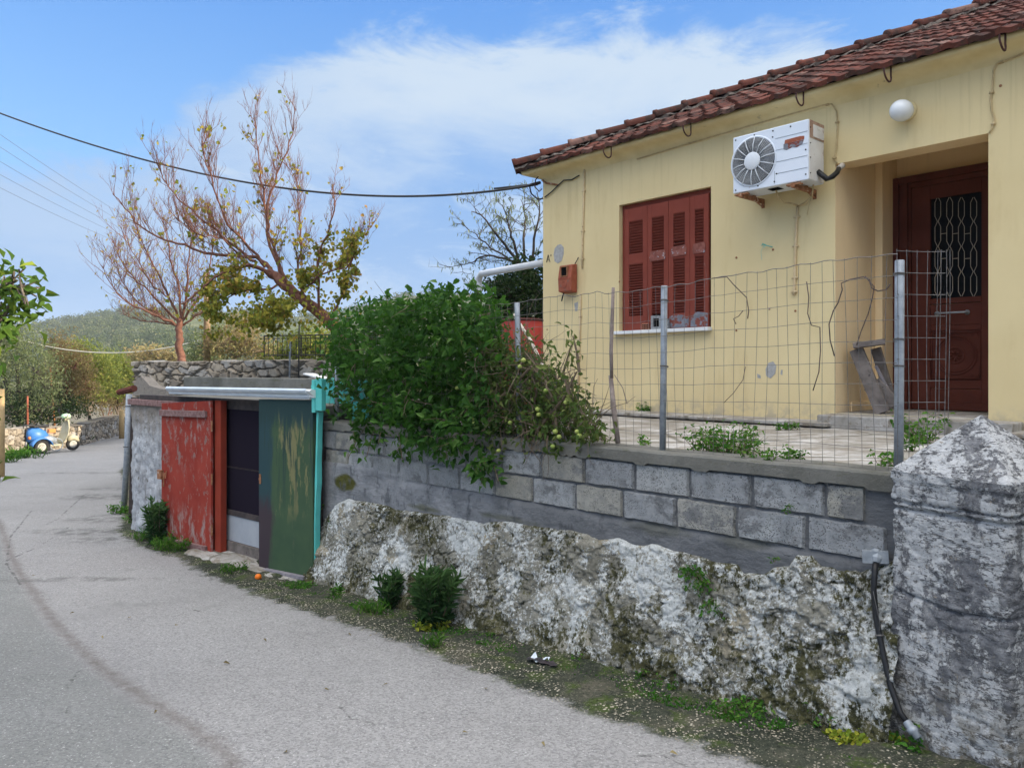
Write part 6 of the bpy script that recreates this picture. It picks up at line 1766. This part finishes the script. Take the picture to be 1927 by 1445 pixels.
# a few dry leaves blown onto the road
P = np.array([GP(*p) for p in ((245, 1165), (700, 1198), (190, 1200), (655, 1195), (295, 1340), (870, 1382), (1020, 1400), (610, 1300), (330, 1180), (495, 1205), (140, 1155), (60, 1085), (845, 1200), (1260, 1420), (540, 1420), (420, 1250), (730, 1290), (915, 1300))]) + np.array([0, 0, .008])
struct(leaves('fallen_leaves', P, rand_dirs(len(P), -.2) * np.array([1, 1, .1]), .035, .5, 'leaf_brown', None, N=np.tile([0, 0, 1.], (len(P), 1)) + rng.normal(size=(len(P), 3)) * .2), 'stuff')

# ------------------------------------------------------------------ trees


class Tree:
    def __init__(s, base): s.m = MB(); s.base = Vector(base); s.tips = []

    def limb(s, P, r0, r1, n=6):
        P = [Vector(p) - s.base for p in P]
        # Catmull smoothing with a little wobble
        Q = []
        for i in range(len(P) - 1):
            p0, p1, p2, p3 = P[max(i - 1, 0)], P[i], P[i + 1], P[min(i + 2, len(P) - 1)]
            for t in (0, .25, .5, .75):
                v = .5 * ((2 * p1) + (p2 - p0) * t + (2 * p0 - 5 * p1 + 4 * p2 - p3) * t * t + (3 * p1 - p0 - 3 * p2 + p3) * t ** 3)
                Q.append(v + Vector((random.gauss(0, .012), random.gauss(0, .012), random.gauss(0, .012))))
        Q.append(P[-1]); k = len(Q) - 1
        s.m.tube(Q, [(r0 + (r1 - r0) * i / k) for i in range(k + 1)], n, .3, cap=False)
        return Q

    def shoots(s, Q, n_, L, r, up=1.0, spread=.6, lvl=0, maxl=2, t0=.15, ratio=.5, kids=4, bend=.10, yspread=1.0, dirb=(0, 0, 0)):
        for _ in range(n_):
            t = t0 + (1 - t0) * random.random(); i = min(int(t * (len(Q) - 1)), len(Q) - 2); p = Q[i].lerp(Q[i + 1], t * (len(Q) - 1) - i)
            dd = (Q[i + 1] - Q[i]).normalized()
            d = dd * .55 + Vector((random.gauss(0, spread) + dirb[0], random.gauss(0, spread) * yspread + dirb[1], up * random.uniform(.5, 1.2) + dirb[2]))
            l = L * random.uniform(.45, 1.15); ns = 6 if lvl == 0 else 4
            P = wiggly(s.m, p, d, l, r, ns, bend, .03 * up, 4 if lvl == 0 else 3, .3 + .3 * lvl)
            s.tips.append(P)
            if lvl + 1 < maxl: s.shoots(P, kids, l * ratio, r * .55, up, spread * .9, lvl + 1, maxl, .2, ratio, max(2, kids - 1), bend, yspread, dirb)


# apricot-like tree leaning left out of the garden
Y0 = 12.0


def T3(pts_, dy): return [W(px, py, Y0 + d_) for (px, py), d_ in zip(pts_, np.linspace(*dy, len(pts_)))]


base = W(668, 668, 12.1)
tree = thing('leaning_tree', 'leaning half bare tree with reddish twigs and yellow green leaves above the shed', 'tree', base)
T = Tree(base)
trunk = T.limb(T3([(672, 680), (650, 640), (615, 600), (570, 565), (535, 535), (505, 510)], (.1, 0)), .115, .07, 9)
limbs = []
for pts_, dy, r0, r1 in (
    ([(510, 513), (470, 500), (430, 510), (395, 530), (360, 560), (340, 572)], (0, -.8), .05, .014),
    ([(525, 525), (490, 490), (450, 482), (400, 478), (350, 462), (300, 448), (262, 425), (236, 392), (212, 365)], (0, .3), .048, .007),
    ([(540, 545), (524, 500), (505, 450), (500, 400), (492, 340), (484, 280), (480, 222)], (0, .5), .045, .006),
    ([(555, 555), (530, 510), (508, 440), (505, 385), (522, 330), (545, 270), (556, 205)], (0, -.4), .04, .006),
    ([(500, 500), (462, 455), (428, 420), (408, 370), (390, 310), (380, 270)], (0, -.6), .035, .006),
    ([(480, 492), (440, 462), (395, 425), (350, 385), (312, 345), (298, 312)], (0, .9), .035, .006),
    ([(585, 578), (560, 520), (566, 460), (562, 400), (556, 330)], (0, .7), .034, .006),
    ([(600, 590), (598, 530), (600, 480), (620, 430), (628, 385), (622, 360)], (0, -.5), .032, .006),
    ([(620, 605), (640, 560), (660, 500), (672, 455), (690, 440), (706, 415)], (0, .2), .03, .005),
    ([(560, 560), (600, 520), (650, 505), (672, 480)], (0, -.9), .024, .005),
    ([(530, 535), (480, 545), (430, 560), (400, 590)], (0, -.5), .03, .006),
    ([(560, 560), (540, 590), (520, 600), (490, 610)], (0, -.6), .022, .005),
    ([(450, 483), (420, 450), (370, 440), (330, 410)], (.1, -.5), .024, .005),
):
    limbs.append(T.limb(T3(pts_, dy), r0 * .72, r1 * .8, 6))
for i, Q in enumerate(limbs):
    big_ = i in (1, 2, 3, 4, 5, 6, 12)
    T.shoots(Q, 40 if big_ else 20, .58 if big_ else .42, .0055, 1.0 if i not in (0, 10, 11) else .35, .46, 0, 3, .12, .55, 5, .11)
T.m.build('trunk', 'bark_red', tree, True)
P, D, Tn = [], [], []
allp = [(Vector(p) + base) for q_ in T.tips for p in q_]
for p in allp:
    px = CX + F * p.x / p.y; py = HY - F * (p.z - E) / p.y
    pr = .006
    if 380 < px < 680 and 500 < py < 640: pr = .22
    elif 600 < px < 690 and 430 < py < 600: pr = .10
    elif py > 440: pr = .025
    if random.random() < pr:
        for _ in range(random.choice((1, 1, 2, 3))): P.append(p + Vector((random.gauss(0, .035), random.gauss(0, .035), random.gauss(-.02, .03)))); D.append((random.gauss(0, .8), random.gauss(0, .8), -.7)); Tn.append(random.random() * (.8 if 540 < py else 1.0))
for (px, py, n_, sp) in ((430, 580, 90, .26), (480, 590, 130, .22), (540, 590, 150, .25), (590, 560, 110, .2), (600, 610, 80, .18), (555, 520, 50, .16), (640, 520, 30, .15), (655, 545, 35, .12), (555, 440, 22, .08), (470, 545, 110, .3), (400, 560, 60, .2), (520, 570, 120, .3), (560, 620, 60, .15), (620, 590, 70, .15), (380, 580, 25, .1), (365, 355, 3, .03), (640, 470, 18, .1)):
    c_ = W(px, py, 12 - random.uniform(0, .5))
    for _ in range(int(n_ * .55)): P.append(c_ + Vector((random.gauss(0, sp * 1.35), random.gauss(0, sp * 1.35), random.gauss(0, sp * .85)))); D.append((random.gauss(0, .8), random.gauss(0, .8), -.7)); Tn.append(random.random() ** (1.0 if py > 540 else .7))
leaves('crown', np.array(P), np.array(D), .068, .85, 'leaf_autumn', tree, np.array(Tn), off=base, droop=.06)

# bare tree behind the stone wall
Y0 = 16.0; base = W(341, 678, Y0)
tree = thing('bare_tree', 'small bare fan shaped tree standing behind the stone wall', 'tree', base); T = Tree(base)
trunk = T.limb(T3([(343, 684), (339, 650), (336, 620), (341, 600)], (0, 0)), .085, .06, 9)
limbs = [T.limb(T3(p, dy), r0 * .7, .005, 5) for p, dy, r0 in (
    ([(337, 615), (315, 602), (280, 588), (245, 572), (215, 545), (192, 500)], (0, -.5), .05), ([(338, 610), (305, 575), (270, 540), (238, 505), (215, 470)], (0, .6), .045),
    ([(340, 605), (318, 560), (295, 510), (270, 460), (255, 425)], (0, -.4), .045), ([(341, 605), (336, 550), (325, 500), (312, 440), (305, 410)], (0, .5), .045),
    ([(342, 602), (352, 550), (352, 500), (362, 440)], (0, -.6), .045), ([(343, 604), (370, 565), (390, 520), (400, 470), (412, 430)], (0, .3), .04),
    ([(343, 612), (375, 590), (410, 565), (435, 520), (445, 490)], (0, -.3), .035), ([(336, 612), (300, 606), (255, 600), (225, 590)], (0, .7), .03), ([(300, 590), (255, 565), (225, 520), (205, 480)], (.2, .8), .025), ([(320, 560), (290, 540), (265, 500), (235, 450)], (-.2, -.8), .025))]
for Q in limbs: T.shoots(Q, 30, .62, .0068, .55, .45, 0, 3, .1, .58, 4, .08, 1.0)
T.m.build('trunk', 'bark_red', tree, True)
P = [Vector(q_[-1]) + base for q_ in T.tips if random.random() < .16]
leaves('crown', np.array(P), rand_dirs(len(P), -.8), .07, .35, 'leaf_autumn', tree, rng.uniform(.5, 1, len(P)), off=base)

# slim pole between the two trees
a = W(389, 670, 17); b = W(388, 512, 17); m = MB(); m.tube([(0, 0, -.2), (b - a) * .5 + Vector((.015, 0, 0)), b - a], [.075, .07, .06], 10); o = m.build('wooden_pole', 'bark_tan', None, True); o.location = a; tag(o, 'slim brown wooden pole standing behind the leaning tree', 'pole')

# twiggy tree and dark citrus behind the house corner
Y0 = 13.2; base = W(1040, 700, Y0)
tree = thing('twiggy_tree', 'sparse weeping tree with thin grey branches beside the house corner', 'tree', base); T = Tree(base)
trunk = T.limb(T3([(1040, 705), (1032, 640), (1020, 570), (1000, 535), (985, 510)], (0, 0)), .10, .05, 8)
limbs = [T.limb(T3(p, dy), r0, .005, 5) for p, dy, r0 in (
    ([(1000, 535), (975, 495), (950, 460), (925, 430), (905, 405), (888, 398)], (0, -.4), .036), ([(985, 512), (960, 490), (920, 480), (890, 492), (868, 500)], (0, .4), .03), ([(985, 510), (965, 455), (958, 420), (945, 385)], (0, -.3), .03),
    ([(990, 515), (985, 450), (990, 410), (980, 375)], (0, .5), .03), ([(1000, 530), (1005, 450), (1015, 400), (1010, 360)], (0, -.2), .03), ([(960, 490), (925, 465), (900, 450), (880, 430)], (.2, .6), .02), ([(1015, 560), (960, 540), (920, 530), (890, 540)], (0, -.5), .022))]
for Q in limbs: T.shoots(Q, 11, .42, .0075, .12, .55, 0, 3, .15, .6, 4, .16)
T.m.build('trunk', 'bark_dark', tree, True)
P, D = [], []
for q_ in T.tips:
    if random.random() < .55: P.append(Vector(q_[-1]) + base); D.append((random.gauss(0, .4), random.gauss(0, .4), -1))
leaves('crown', np.array(P), np.array(D), .085, .16, 'leaf_olive', tree, off=base)


def crown_tree(name, label, cat, base, blobs, n_leaf, leaf, mat, wid=.5, bark='bark_grey', trunk_r=.08, rich=False, tintf=None, group=None, twigs=26, hollow=.35, up=0.0, branch_r=.02, mat_tint=(0, 1)):
    """blobs: (centre, radii) in metres; leaves gather in tufts through each blob, thinner inside"""
    base = Vector(base); t = thing(name, label, cat, base, group=group or {'shrub': 'shrubs behind the walls', 'bush': 'shrubs behind the walls'}.get(cat)); m = MB(); P, D, Tt = [], [], []
    tot = sum(b[1][0] * b[1][1] * b[1][2] for b in blobs) ** 1.0
    topc = sum((Vector(b[0]) for b in blobs), Vector()) / len(blobs)
    fork = base.lerp(topc, .35); fork.x = base.x * .6 + topc.x * .4
    m.tube([(0, 0, -.25), (fork - base) * .5 + Vector((.03, .02, 0)), fork - base], [trunk_r * 1.2, trunk_r, trunk_r * .8], 8, .4, cap=False)
    for c_, rad in blobs:
        c_ = Vector(c_); k = max(40, int(n_leaf * rad[0] * rad[1] * rad[2] / tot))
        m.tube([fork - base, (fork.lerp(c_, .55) + Vector((random.gauss(0, .08), random.gauss(0, .08), .08))) - base, c_ - base], [trunk_r * .55, trunk_r * .35, branch_r * .5], 6, .4, cap=False)
        nt = max(8, int(k / 22)); tc = rng.normal(size=(nt, 3)); tc = unit(tc) * (rng.uniform(hollow ** 3, 1, nt) ** (1 / 3))[:, None] * np.array(rad) + np.array(c_)
        tc += rng.normal(size=tc.shape) * .12 * min(rad)
        for q_ in tc[: min(nt, twigs)]:
            q_ = Vector(q_); m.tube([c_ - base, c_.lerp(q_, .5) - base + Vector((random.gauss(0, .05), random.gauss(0, .05), random.gauss(0, .05))), q_ - base], [branch_r * .5, branch_r * .35, .003], 4, .5, cap=False)
        sp = .16 * min(rad) + leaf * .9
        idx = rng.integers(0, nt, k); q_ = tc[idx] + np.clip(rng.normal(size=(k, 3)), -1.5, 1.5) * sp
        P.append(q_); D.append(rand_dirs(k, up)); tb = rng.uniform(.15, .85, nt); Tt.append(np.clip(tb[idx] + rng.normal(0, .18, k), mat_tint[0], mat_tint[1]))
    P = np.concatenate(P); D = np.concatenate(D); Tt = np.concatenate(Tt)
    leaves('crown', P, D, leaf, wid, mat, t, Tt, rich=rich, off=base)
    m.build('trunk', bark, t, True)
    return t


def B(px, py, Y, rx, ry, rz=None): return (W(px, py, Y), (rx / F * Y, rz or rx / F * Y, ry / F * Y))


crown_tree('citrus_tree', 'dark leafy citrus tree behind the red barrel at the house corner', 'tree', W(985, 720, 12.2), [B(965, 560, 12.2, 45, 45), B(1000, 530, 12.4, 40, 40), B(950, 600, 12.0, 40, 30), B(1010, 580, 12.0, 40, 40), B(940, 535, 12.4, 22, 18), B(960, 640, 12, 40, 35), B(1000, 640, 12, 40, 35)], 5200, .085, 'leaf_dark', .5)
# citrus branch hanging in from the left
cb_ = [B(-150, 560, 4.0, 100, 90), B(-100, 700, 3.9, 62, 90), B(-50, 545, 3.9, 40, 30), B(-10, 548, 3.75, 30, 22), B(14, 540, 3.7, 20, 13), B(-48, 620, 3.9, 40, 34), B(2, 600, 3.75, 20, 12), B(-22, 655, 3.75, 18, 30), B(-75, 800, 3.8, 38, 50), B(40, 541, 3.7, 15, 7), B(-45, 890, 3.7, 24, 18)]
crown_tree('citrus_tree', 'glossy green citrus branches reaching in at the left edge', 'tree', (-4.7, 4.5, float(G(4.5))), cb_, 1500, .072, 'leaf_citrus', .42, rich=True, trunk_r=.05, hollow=.2, up=-.15, branch_r=.014)

# vegetation beyond the roadside wall
def gb(px, Y): return ((px - CX) / F * Y, Y, float(G(Y)))


crown_tree('olive_tree', 'grey green olive tree at the far left behind the blue scooter', 'tree', gb(40, 26), [B(30, 680, 26, 55, 60), B(70, 700, 26, 45, 50), B(0, 640, 26.5, 50, 40), B(20, 740, 26, 55, 40), B(90, 735, 25.8, 28, 30), B(-60, 660, 27, 70, 80), B(30, 620, 27, 30, 32), B(75, 770, 25.6, 40, 20)], 11000, .115, 'leaf_olive', .3, 'bark_dark', .14)
crown_tree('brown_shrub', 'tall brownish half bare shrub right of the olive tree', 'shrub', gb(118, 28), [B(115, 655, 28, 28, 32), B(140, 690, 28, 30, 40), B(105, 705, 28, 26, 36), B(128, 745, 27.6, 34, 26), B(160, 730, 28, 24, 34)], 6000, .10, 'leaf_brown', .3, 'bark_red', .07, up=.4)
crown_tree('green_shrub', 'yellow green leafy shrub in the middle of the hedge behind the far wall', 'shrub', gb(170, 30), [B(150, 665, 30, 26, 24), B(178, 690, 30, 32, 30), B(165, 722, 29.6, 34, 26), B(135, 705, 29.6, 20, 22), B(195, 715, 30.5, 26, 26)], 6500, .12, 'leaf_shrub', .5)
crown_tree('green_shrub', 'low rounded green shrub at the right end of the hedge near the pipe', 'shrub', gb(220, 33), [B(215, 690, 33, 28, 26), B(236, 715, 33, 24, 30), B(205, 730, 32.5, 26, 24), B(244, 700, 34, 18, 28)], 5000, .12, 'leaf_shrub', .5)
crown_tree('dark_shrub', 'dark tangled shrub behind the scooter under the hedge', 'shrub', gb(95, 26.4), [B(60, 770, 26.4, 34, 24), B(100, 765, 26.6, 36, 26), B(140, 765, 27.6, 30, 20), B(25, 775, 25.5, 32, 26)], 4600, .10, 'leaf_dark', .45, mat_tint=(.25, 1))
crown_tree('brown_shrub', 'dry brown brush behind the netting above the far wall', 'shrub', gb(195, 32), [B(180, 750, 31, 30, 24), B(215, 745, 33, 28, 26), B(232, 750, 34, 20, 24)], 4200, .10, 'leaf_brown', .3, 'bark_red', .05, up=.4)
crown_tree('dry_brush', 'pale dry brush growing behind the stone wall right of the bare tree', 'shrub', W(440, 690, 17), [B(430, 640, 17, 36, 32), B(470, 645, 17, 36, 30), B(405, 655, 17, 24, 22), B(450, 615, 17.4, 30, 20), B(490, 660, 16.6, 26, 18)], 2600, .085, 'leaf_straw', .25, 'bark_tan', .03, up=.8, twigs=120, branch_r=.02)
crown_tree('olive_tree', 'small grey green olive bush left in the dry brush behind the stone wall', 'bush', W(385, 690, 19), [B(388, 655, 19, 26, 24), B(410, 640, 19, 22, 26), B(372, 670, 19, 18, 14)], 1700, .10, 'leaf_olive', .3)
crown_tree('green_shrub', 'bright green shrub behind the iron railing under the leaning tree', 'shrub', W(590, 690, 17), [B(580, 650, 17, 34, 22), B(620, 655, 17, 30, 24), B(540, 662, 17.4, 26, 18), B(500, 668, 18, 22, 14)], 2400, .09, 'leaf_shrub', .5)
crown_tree('green_shrub', 'pale green bushes low behind the bare tree trunk', 'shrub', gb(300, 26), [B(290, 668, 26, 30, 14), B(325, 672, 26, 24, 12), B(262, 672, 27, 22, 14)], 1700, .11, 'leaf_straw', .5)
a = W(-30, 735, 25.4); b = W(238, 715, 34.9)
m = MB(); net = thing('wire_netting', 'rusty sagging wire netting fence standing on the far roadside wall', 'fence', a)
for k in range(34):
    t = k / 33; p0 = a.lerp(b, t); p0.z = float(np.interp(p0.y, [21, 27.2, 34.5], [float(G(21)) + .85, float(G(27.2)) + .72, float(G(34.5)) + .95])); h_ = 1.25
    m.tube([p0 - a, p0 - a + Vector((0, 0, h_))], .008, 3, cap=False)
for z in np.linspace(.05, 1.25, 9):
    Q = []
    for k in range(34):
        t = k / 33; p0 = a.lerp(b, t); p0.z = float(np.interp(p0.y, [21, 27.2, 34.5], [float(G(21)) + .85, float(G(27.2)) + .72, float(G(34.5)) + .95])) + z + .03 * math.sin(k * 1.3 + z); Q.append(p0 - a)
    m.tube(Q, .006, 3, cap=False)
m.build('netting', 'netting', net)
for px, y0, y1, Y, r, mt_, nm, lb_ in ((52, 800, 745, 25.2, .03, 'rust_red', 'metal_post', 'rusty red post standing behind the blue scooter'), (103, 788, 690, 26.6, .03, 'orange_wood', 'wooden_pole', 'tilted orange brown pole behind the scooter handlebar'), (229, 812, 772, 31, .10, 'yellow_wood', 'stone_post', 'short pale post at the far end of the roadside wall'), (2, 870, 732, 16, .07, 'yellow_wood', 'wooden_post', 'sunlit yellow wooden post at the left edge')):
    a = W(px, y0, Y); b = W(px - (9 if px == 103 else 0), y1, Y); m = MB(); m.tube([Vector((0, 0, -.3)), (b - a) * .5, b - a], [r, r, r * .9], 9); o = m.build(nm, mt_, None, True); o.location = a; tag(o, lb_, 'post')
for px, py, nn in ((185, 822, 300), (215, 815, 300), (150, 833, 220), (30, 862, 240), (8, 870, 240), (60, 862, 100)):
    g = on_ground(px, py)
    weed({185: 'strip of green grass along the far wall foot', 215: 'grass at the far wall foot beside the pale post', 150: 'grass tuft right of the scooter wheel', 30: 'grass clump left of the scooter wheel', 8: 'sunlit grass clump at the left edge by the yellow post', 60: 'short grass before the scooter wheel'}[px], g, .55, .22, nn, .14, wid=.12, spike=True, name='grass_clump', cat='grass')

# ------------------------------------------------------------------ scooter
gs = on_ground(70, 853); aim = (rb - ra); sa_ = math.atan2(aim.y, aim.x) + R(-38)
sc = thing('scooter', 'old blue and cream motor scooter parked against the roadside wall', 'scooter', gs, sa_)
def sbody(name, rows_, mat, parent=None, n=16, ex=2.6):
    m = MB(); P = []
    for x, z, wy, hz in rows_:
        for k in range(n):
            a = 2 * math.pi * k / n; c_, s_ = math.cos(a), math.sin(a)
            P.append((x, math.copysign(abs(c_) ** (2 / ex), c_) * wy, z + math.copysign(abs(s_) ** (2 / ex), s_) * hz))
    f = [(i * n + k, i * n + (k + 1) % n, (i + 1) * n + (k + 1) % n, (i + 1) * n + k) for i in range(len(rows_) - 1) for k in range(n)] + [tuple(range(n - 1, -1, -1)), tuple(range((len(rows_) - 1) * n, len(rows_) * n))]
    m.add(P, f); return m.build(name, mat, parent or sc, True)


sbody('body', [(-.34, .58, .05, .05), (-.31, .56, .15, .17), (-.2, .56, .22, .24), (0, .55, .24, .25), (.2, .5, .2, .2), (.34, .42, .12, .1)], 'scooter_blue')
sbody('side_cowl', [(.05, .44, .05, .05), (.10, .44, .24, .12), (.30, .42, .25, .15), (.48, .38, .2, .1), (.55, .34, .1, .04)], 'galvanised')
m = MB(); m.box((-.345, -.035, .42), (-.335, .035, .78)); m.build('centre_stripe', 'black_rubber', sc)
m = MB(); a_ = np.linspace(.25, math.pi - .25, 14); P = []
for a in a_: P += [(-.02 - .30 * math.cos(a), y, .20 + .29 * math.sin(a)) for y in (-.40, -.26, -.14)]
P2_ = []
for i, p in enumerate(P): P2_.append((p[0], p[1], p[2] - (.03 if i % 3 != 1 else 0)))
m.add(P2_, grid_faces(14, 3).tolist()); fd_ = m.build('fender', 'scooter_blue', sc, True); sl_ = fd_.modifiers.new('solid', 'SOLIDIFY'); sl_.thickness = .02


def wheel(x, y, r, w_):
    m = MB(); m.lathe([(r * .62, -w_ * .45), (r * .9, -w_ * .5), (r, -w_ * .3), (r, w_ * .3), (r * .9, w_ * .5), (r * .62, w_ * .45), (r * .6, 0), (r * .62, -w_ * .45)], (x, y, r), (0, -1, 0), 26); wo = m.build('wheel', 'tyre', sc, True)
    m = MB(); m.lathe([(.02, w_ * .1), (r * .2, w_ * .18), (r * .4, w_ * .30), (r * .6, w_ * .34), (r * .6, -w_ * .3), (.02, -w_ * .25)], (x, y, r), (0, -1, 0), 22); m.build('rim', 'rim', wo, True); return wo


wheel(-.02, -.27, .215, .14); wheel(-.05, .12, .20, .11); wheel(1.08, .0, .20, .10)
m = MB(); m.ring((.50, -.15, .24), (0, 1, 0), .19, .018, 28, 6); m.ring((.5, -.15, .24), (0, 1, 0), .05, .012, 14, 5); m.build('stand_ring', 'galvanised', sc)
m = MB(); m.box((-.18, -.14, .79), (.30, .14, .87)); m.build('seat', 'black_rubber', sc, bevel=.03)
m = MB(); m.box((-.36, -.12, .86), (-.12, .12, .90)); m.tube([(-.34, -.1, .72), (-.36, -.1, .88)], .012, 6); m.tube([(-.34, .1, .72), (-.36, .1, .88)], .012, 6); m.build('luggage_rack', 'iron_black', sc)
m = MB(); P = []
for z, w_, x in ((.22, .18, .62), (.35, .24, .74), (.55, .25, .82), (.75, .22, .86), (.92, .13, .88), (1.0, .07, .88)):
    P += [(x, -w_, z), (x + .07, -w_ * .5, z), (x + .09, 0, z), (x + .07, w_ * .5, z), (x, w_, z)]
m.add(P, grid_faces(6, 5).tolist()); ls = m.build('leg_shield', 'scooter_cream', sc, True); sl_ = ls.modifiers.new('solid', 'SOLIDIFY'); sl_.thickness = .02
m = MB(); m.box((.30, -.18, .20), (.66, .18, .25)); m.build('floorboard', 'scooter_cream', sc, bevel=.015)
sbody('front_fender', [(.90, .36, .03, .03), (.95, .38, .09, .09), (1.08, .42, .10, .09), (1.22, .36, .09, .09), (1.28, .30, .03, .04)], 'scooter_cream')
m = MB(); m.tube([(.86, 0, .95), (.84, 0, 1.06)], .035, 8); m.tube([(.74, -.34, 1.05), (.82, -.18, 1.08), (.85, 0, 1.09), (.82, .18, 1.08), (.74, .34, 1.05)], [.018, .02, .03, .02, .018], 8); m.build('handlebar', 'scooter_cream', sc, True)
sbody('headlamp', [(.74, 1.09, .03, .03), (.78, 1.10, .10, .07), (.90, 1.11, .11, .08), (.97, 1.10, .09, .07)], 'scooter_mint')
for y in (-.16, .10): m = MB(); m.lathe([(.045, -.02), (.045, .02), (.03, .035)], (-.30, y, .50), (-1, 0, 0), 12); m.build('tail_light', 'lens_orange', sc, True)
m = MB(); m.box((-.352, -.09, .26), (-.345, .09, .38)); m.build('number_plate', 'white_plastic', sc)
for y in (-.27, .27): m = MB(); m.tube([(.80, y * .8, 1.08), (.80, y, 1.24)], .008, 6); m.lathe([(.005, -.012), (.05, -.01), (.055, .0), (.045, .012)], (.79, y, 1.27), (1, 0, 0), 14); m.build('mirror', 'black_rubber', sc)
m = MB(); m.box((.22, -.27, .62), (.42, -.12, .74)); m.build('side_lamp', 'lens_orange', sc, bevel=.02)

# ------------------------------------------------------------------ wooded hills
prof_px = [-900, -400, -100, 60, 130, 190, 270, 350, 430, 520, 600, 650, 700, 740, 770, 820, 880, 960, 1100, 1400, 2000, 3000]
prof_py = [640, 640, 635, 617, 604, 594, 587, 580, 588, 597, 596, 588, 574, 562, 556, 556, 553, 560, 585, 610, 640, 650]
YC = 430.0
nx, ny = 260, 80
xs_ = np.linspace(-640, 900, nx); ys_ = np.linspace(95, 640, ny)
HX, HYg = np.meshgrid(xs_, ys_)


def hill_z(x, y):
    px = CX + F * x / np.maximum(y, 50)
    crest = (HY - np.interp(px, prof_px, prof_py)) / F * YC
    foot = -7.0
    t = np.clip((y - 130) / (YC - 130), 0, 1); back = np.clip((y - YC) / 220, 0, 1)
    q = np.c_[x / 60, y / 60, np.zeros(len(x))]
    z = foot + (crest - foot) * (t ** 1.25) - back ** 1.5 * 40 + (fbm(q, 4, 301) - .5) * 9 * np.minimum(1, t * 2) * (1 - .75 * t)
    return E + z


HZ = hill_z(HX.ravel(), HYg.ravel())
struct(mesh('hill', np.c_[HX.ravel(), HYg.ravel(), HZ], grid_faces(ny, nx), 'hillside', None, True))
ntree = 5200
ty = 190 + (YC + 15 - 190) * rng.random(ntree) ** .8; tpx = rng.uniform(-120, 1060, ntree); tx = (tpx - CX) / F * ty
tz_ = hill_z(tx, ty)
den = fbm(np.c_[tx / 45, ty / 70, np.zeros(ntree)], 4, 311); keep = den + rng.normal(0, .06, ntree) > .46
tx, ty, tz_, den = tx[keep], ty[keep], tz_[keep], den[keep]
P, Tt, Ls = [], [], []
for x, y, z, dn_ in zip(tx, ty, tz_, den):
    h_ = rng.uniform(1.6, 3.6) * (1 if dn_ < .58 else 1.35); r_ = h_ * rng.uniform(.4, .65); k = 34
    q = rng.normal(size=(k, 3)); q = unit(q) * (rng.random(k) ** .4)[:, None] * np.array([r_, r_, h_ * .55]) + np.array([x, y, z + h_ * .5]); P.append(q)
    b_ = rng.uniform(0, .9); Tt.append(np.clip(b_ + rng.normal(0, .15, k), 0, 1)); Ls.append(np.full(k, r_ * .42))
P = np.concatenate(P); Tt = np.concatenate(Tt); Ls = np.concatenate(Ls)
struct(leaves('woodland', P, rand_dirs(len(P)), Ls, .85, 'leaf_hill', None, Tt, rich=False), 'stuff')
if HAZE > 0:
    hm = bpy.data.materials.new('haze'); hm.use_nodes = True; hm.node_tree.nodes.clear(); n = NT(hm.node_tree)
    pv = n.new('ShaderNodeVolumePrincipled'); pv.inputs['Density'].default_value = HAZE; pv.inputs['Color'].default_value = (.72, .82, .95, 1)
    mo = n.new('ShaderNodeOutputMaterial'); n.l.new(pv.outputs[0], mo.inputs['Volume']); MATS['haze'] = hm
    m = MB(); m.box((-1000, -400, -70), (1000, 980, 62)); hz_o = m.build('haze', 'haze'); struct(hz_o, 'stuff'); hz_o.display_type = 'WIRE'
bpy.context.view_layer.update()
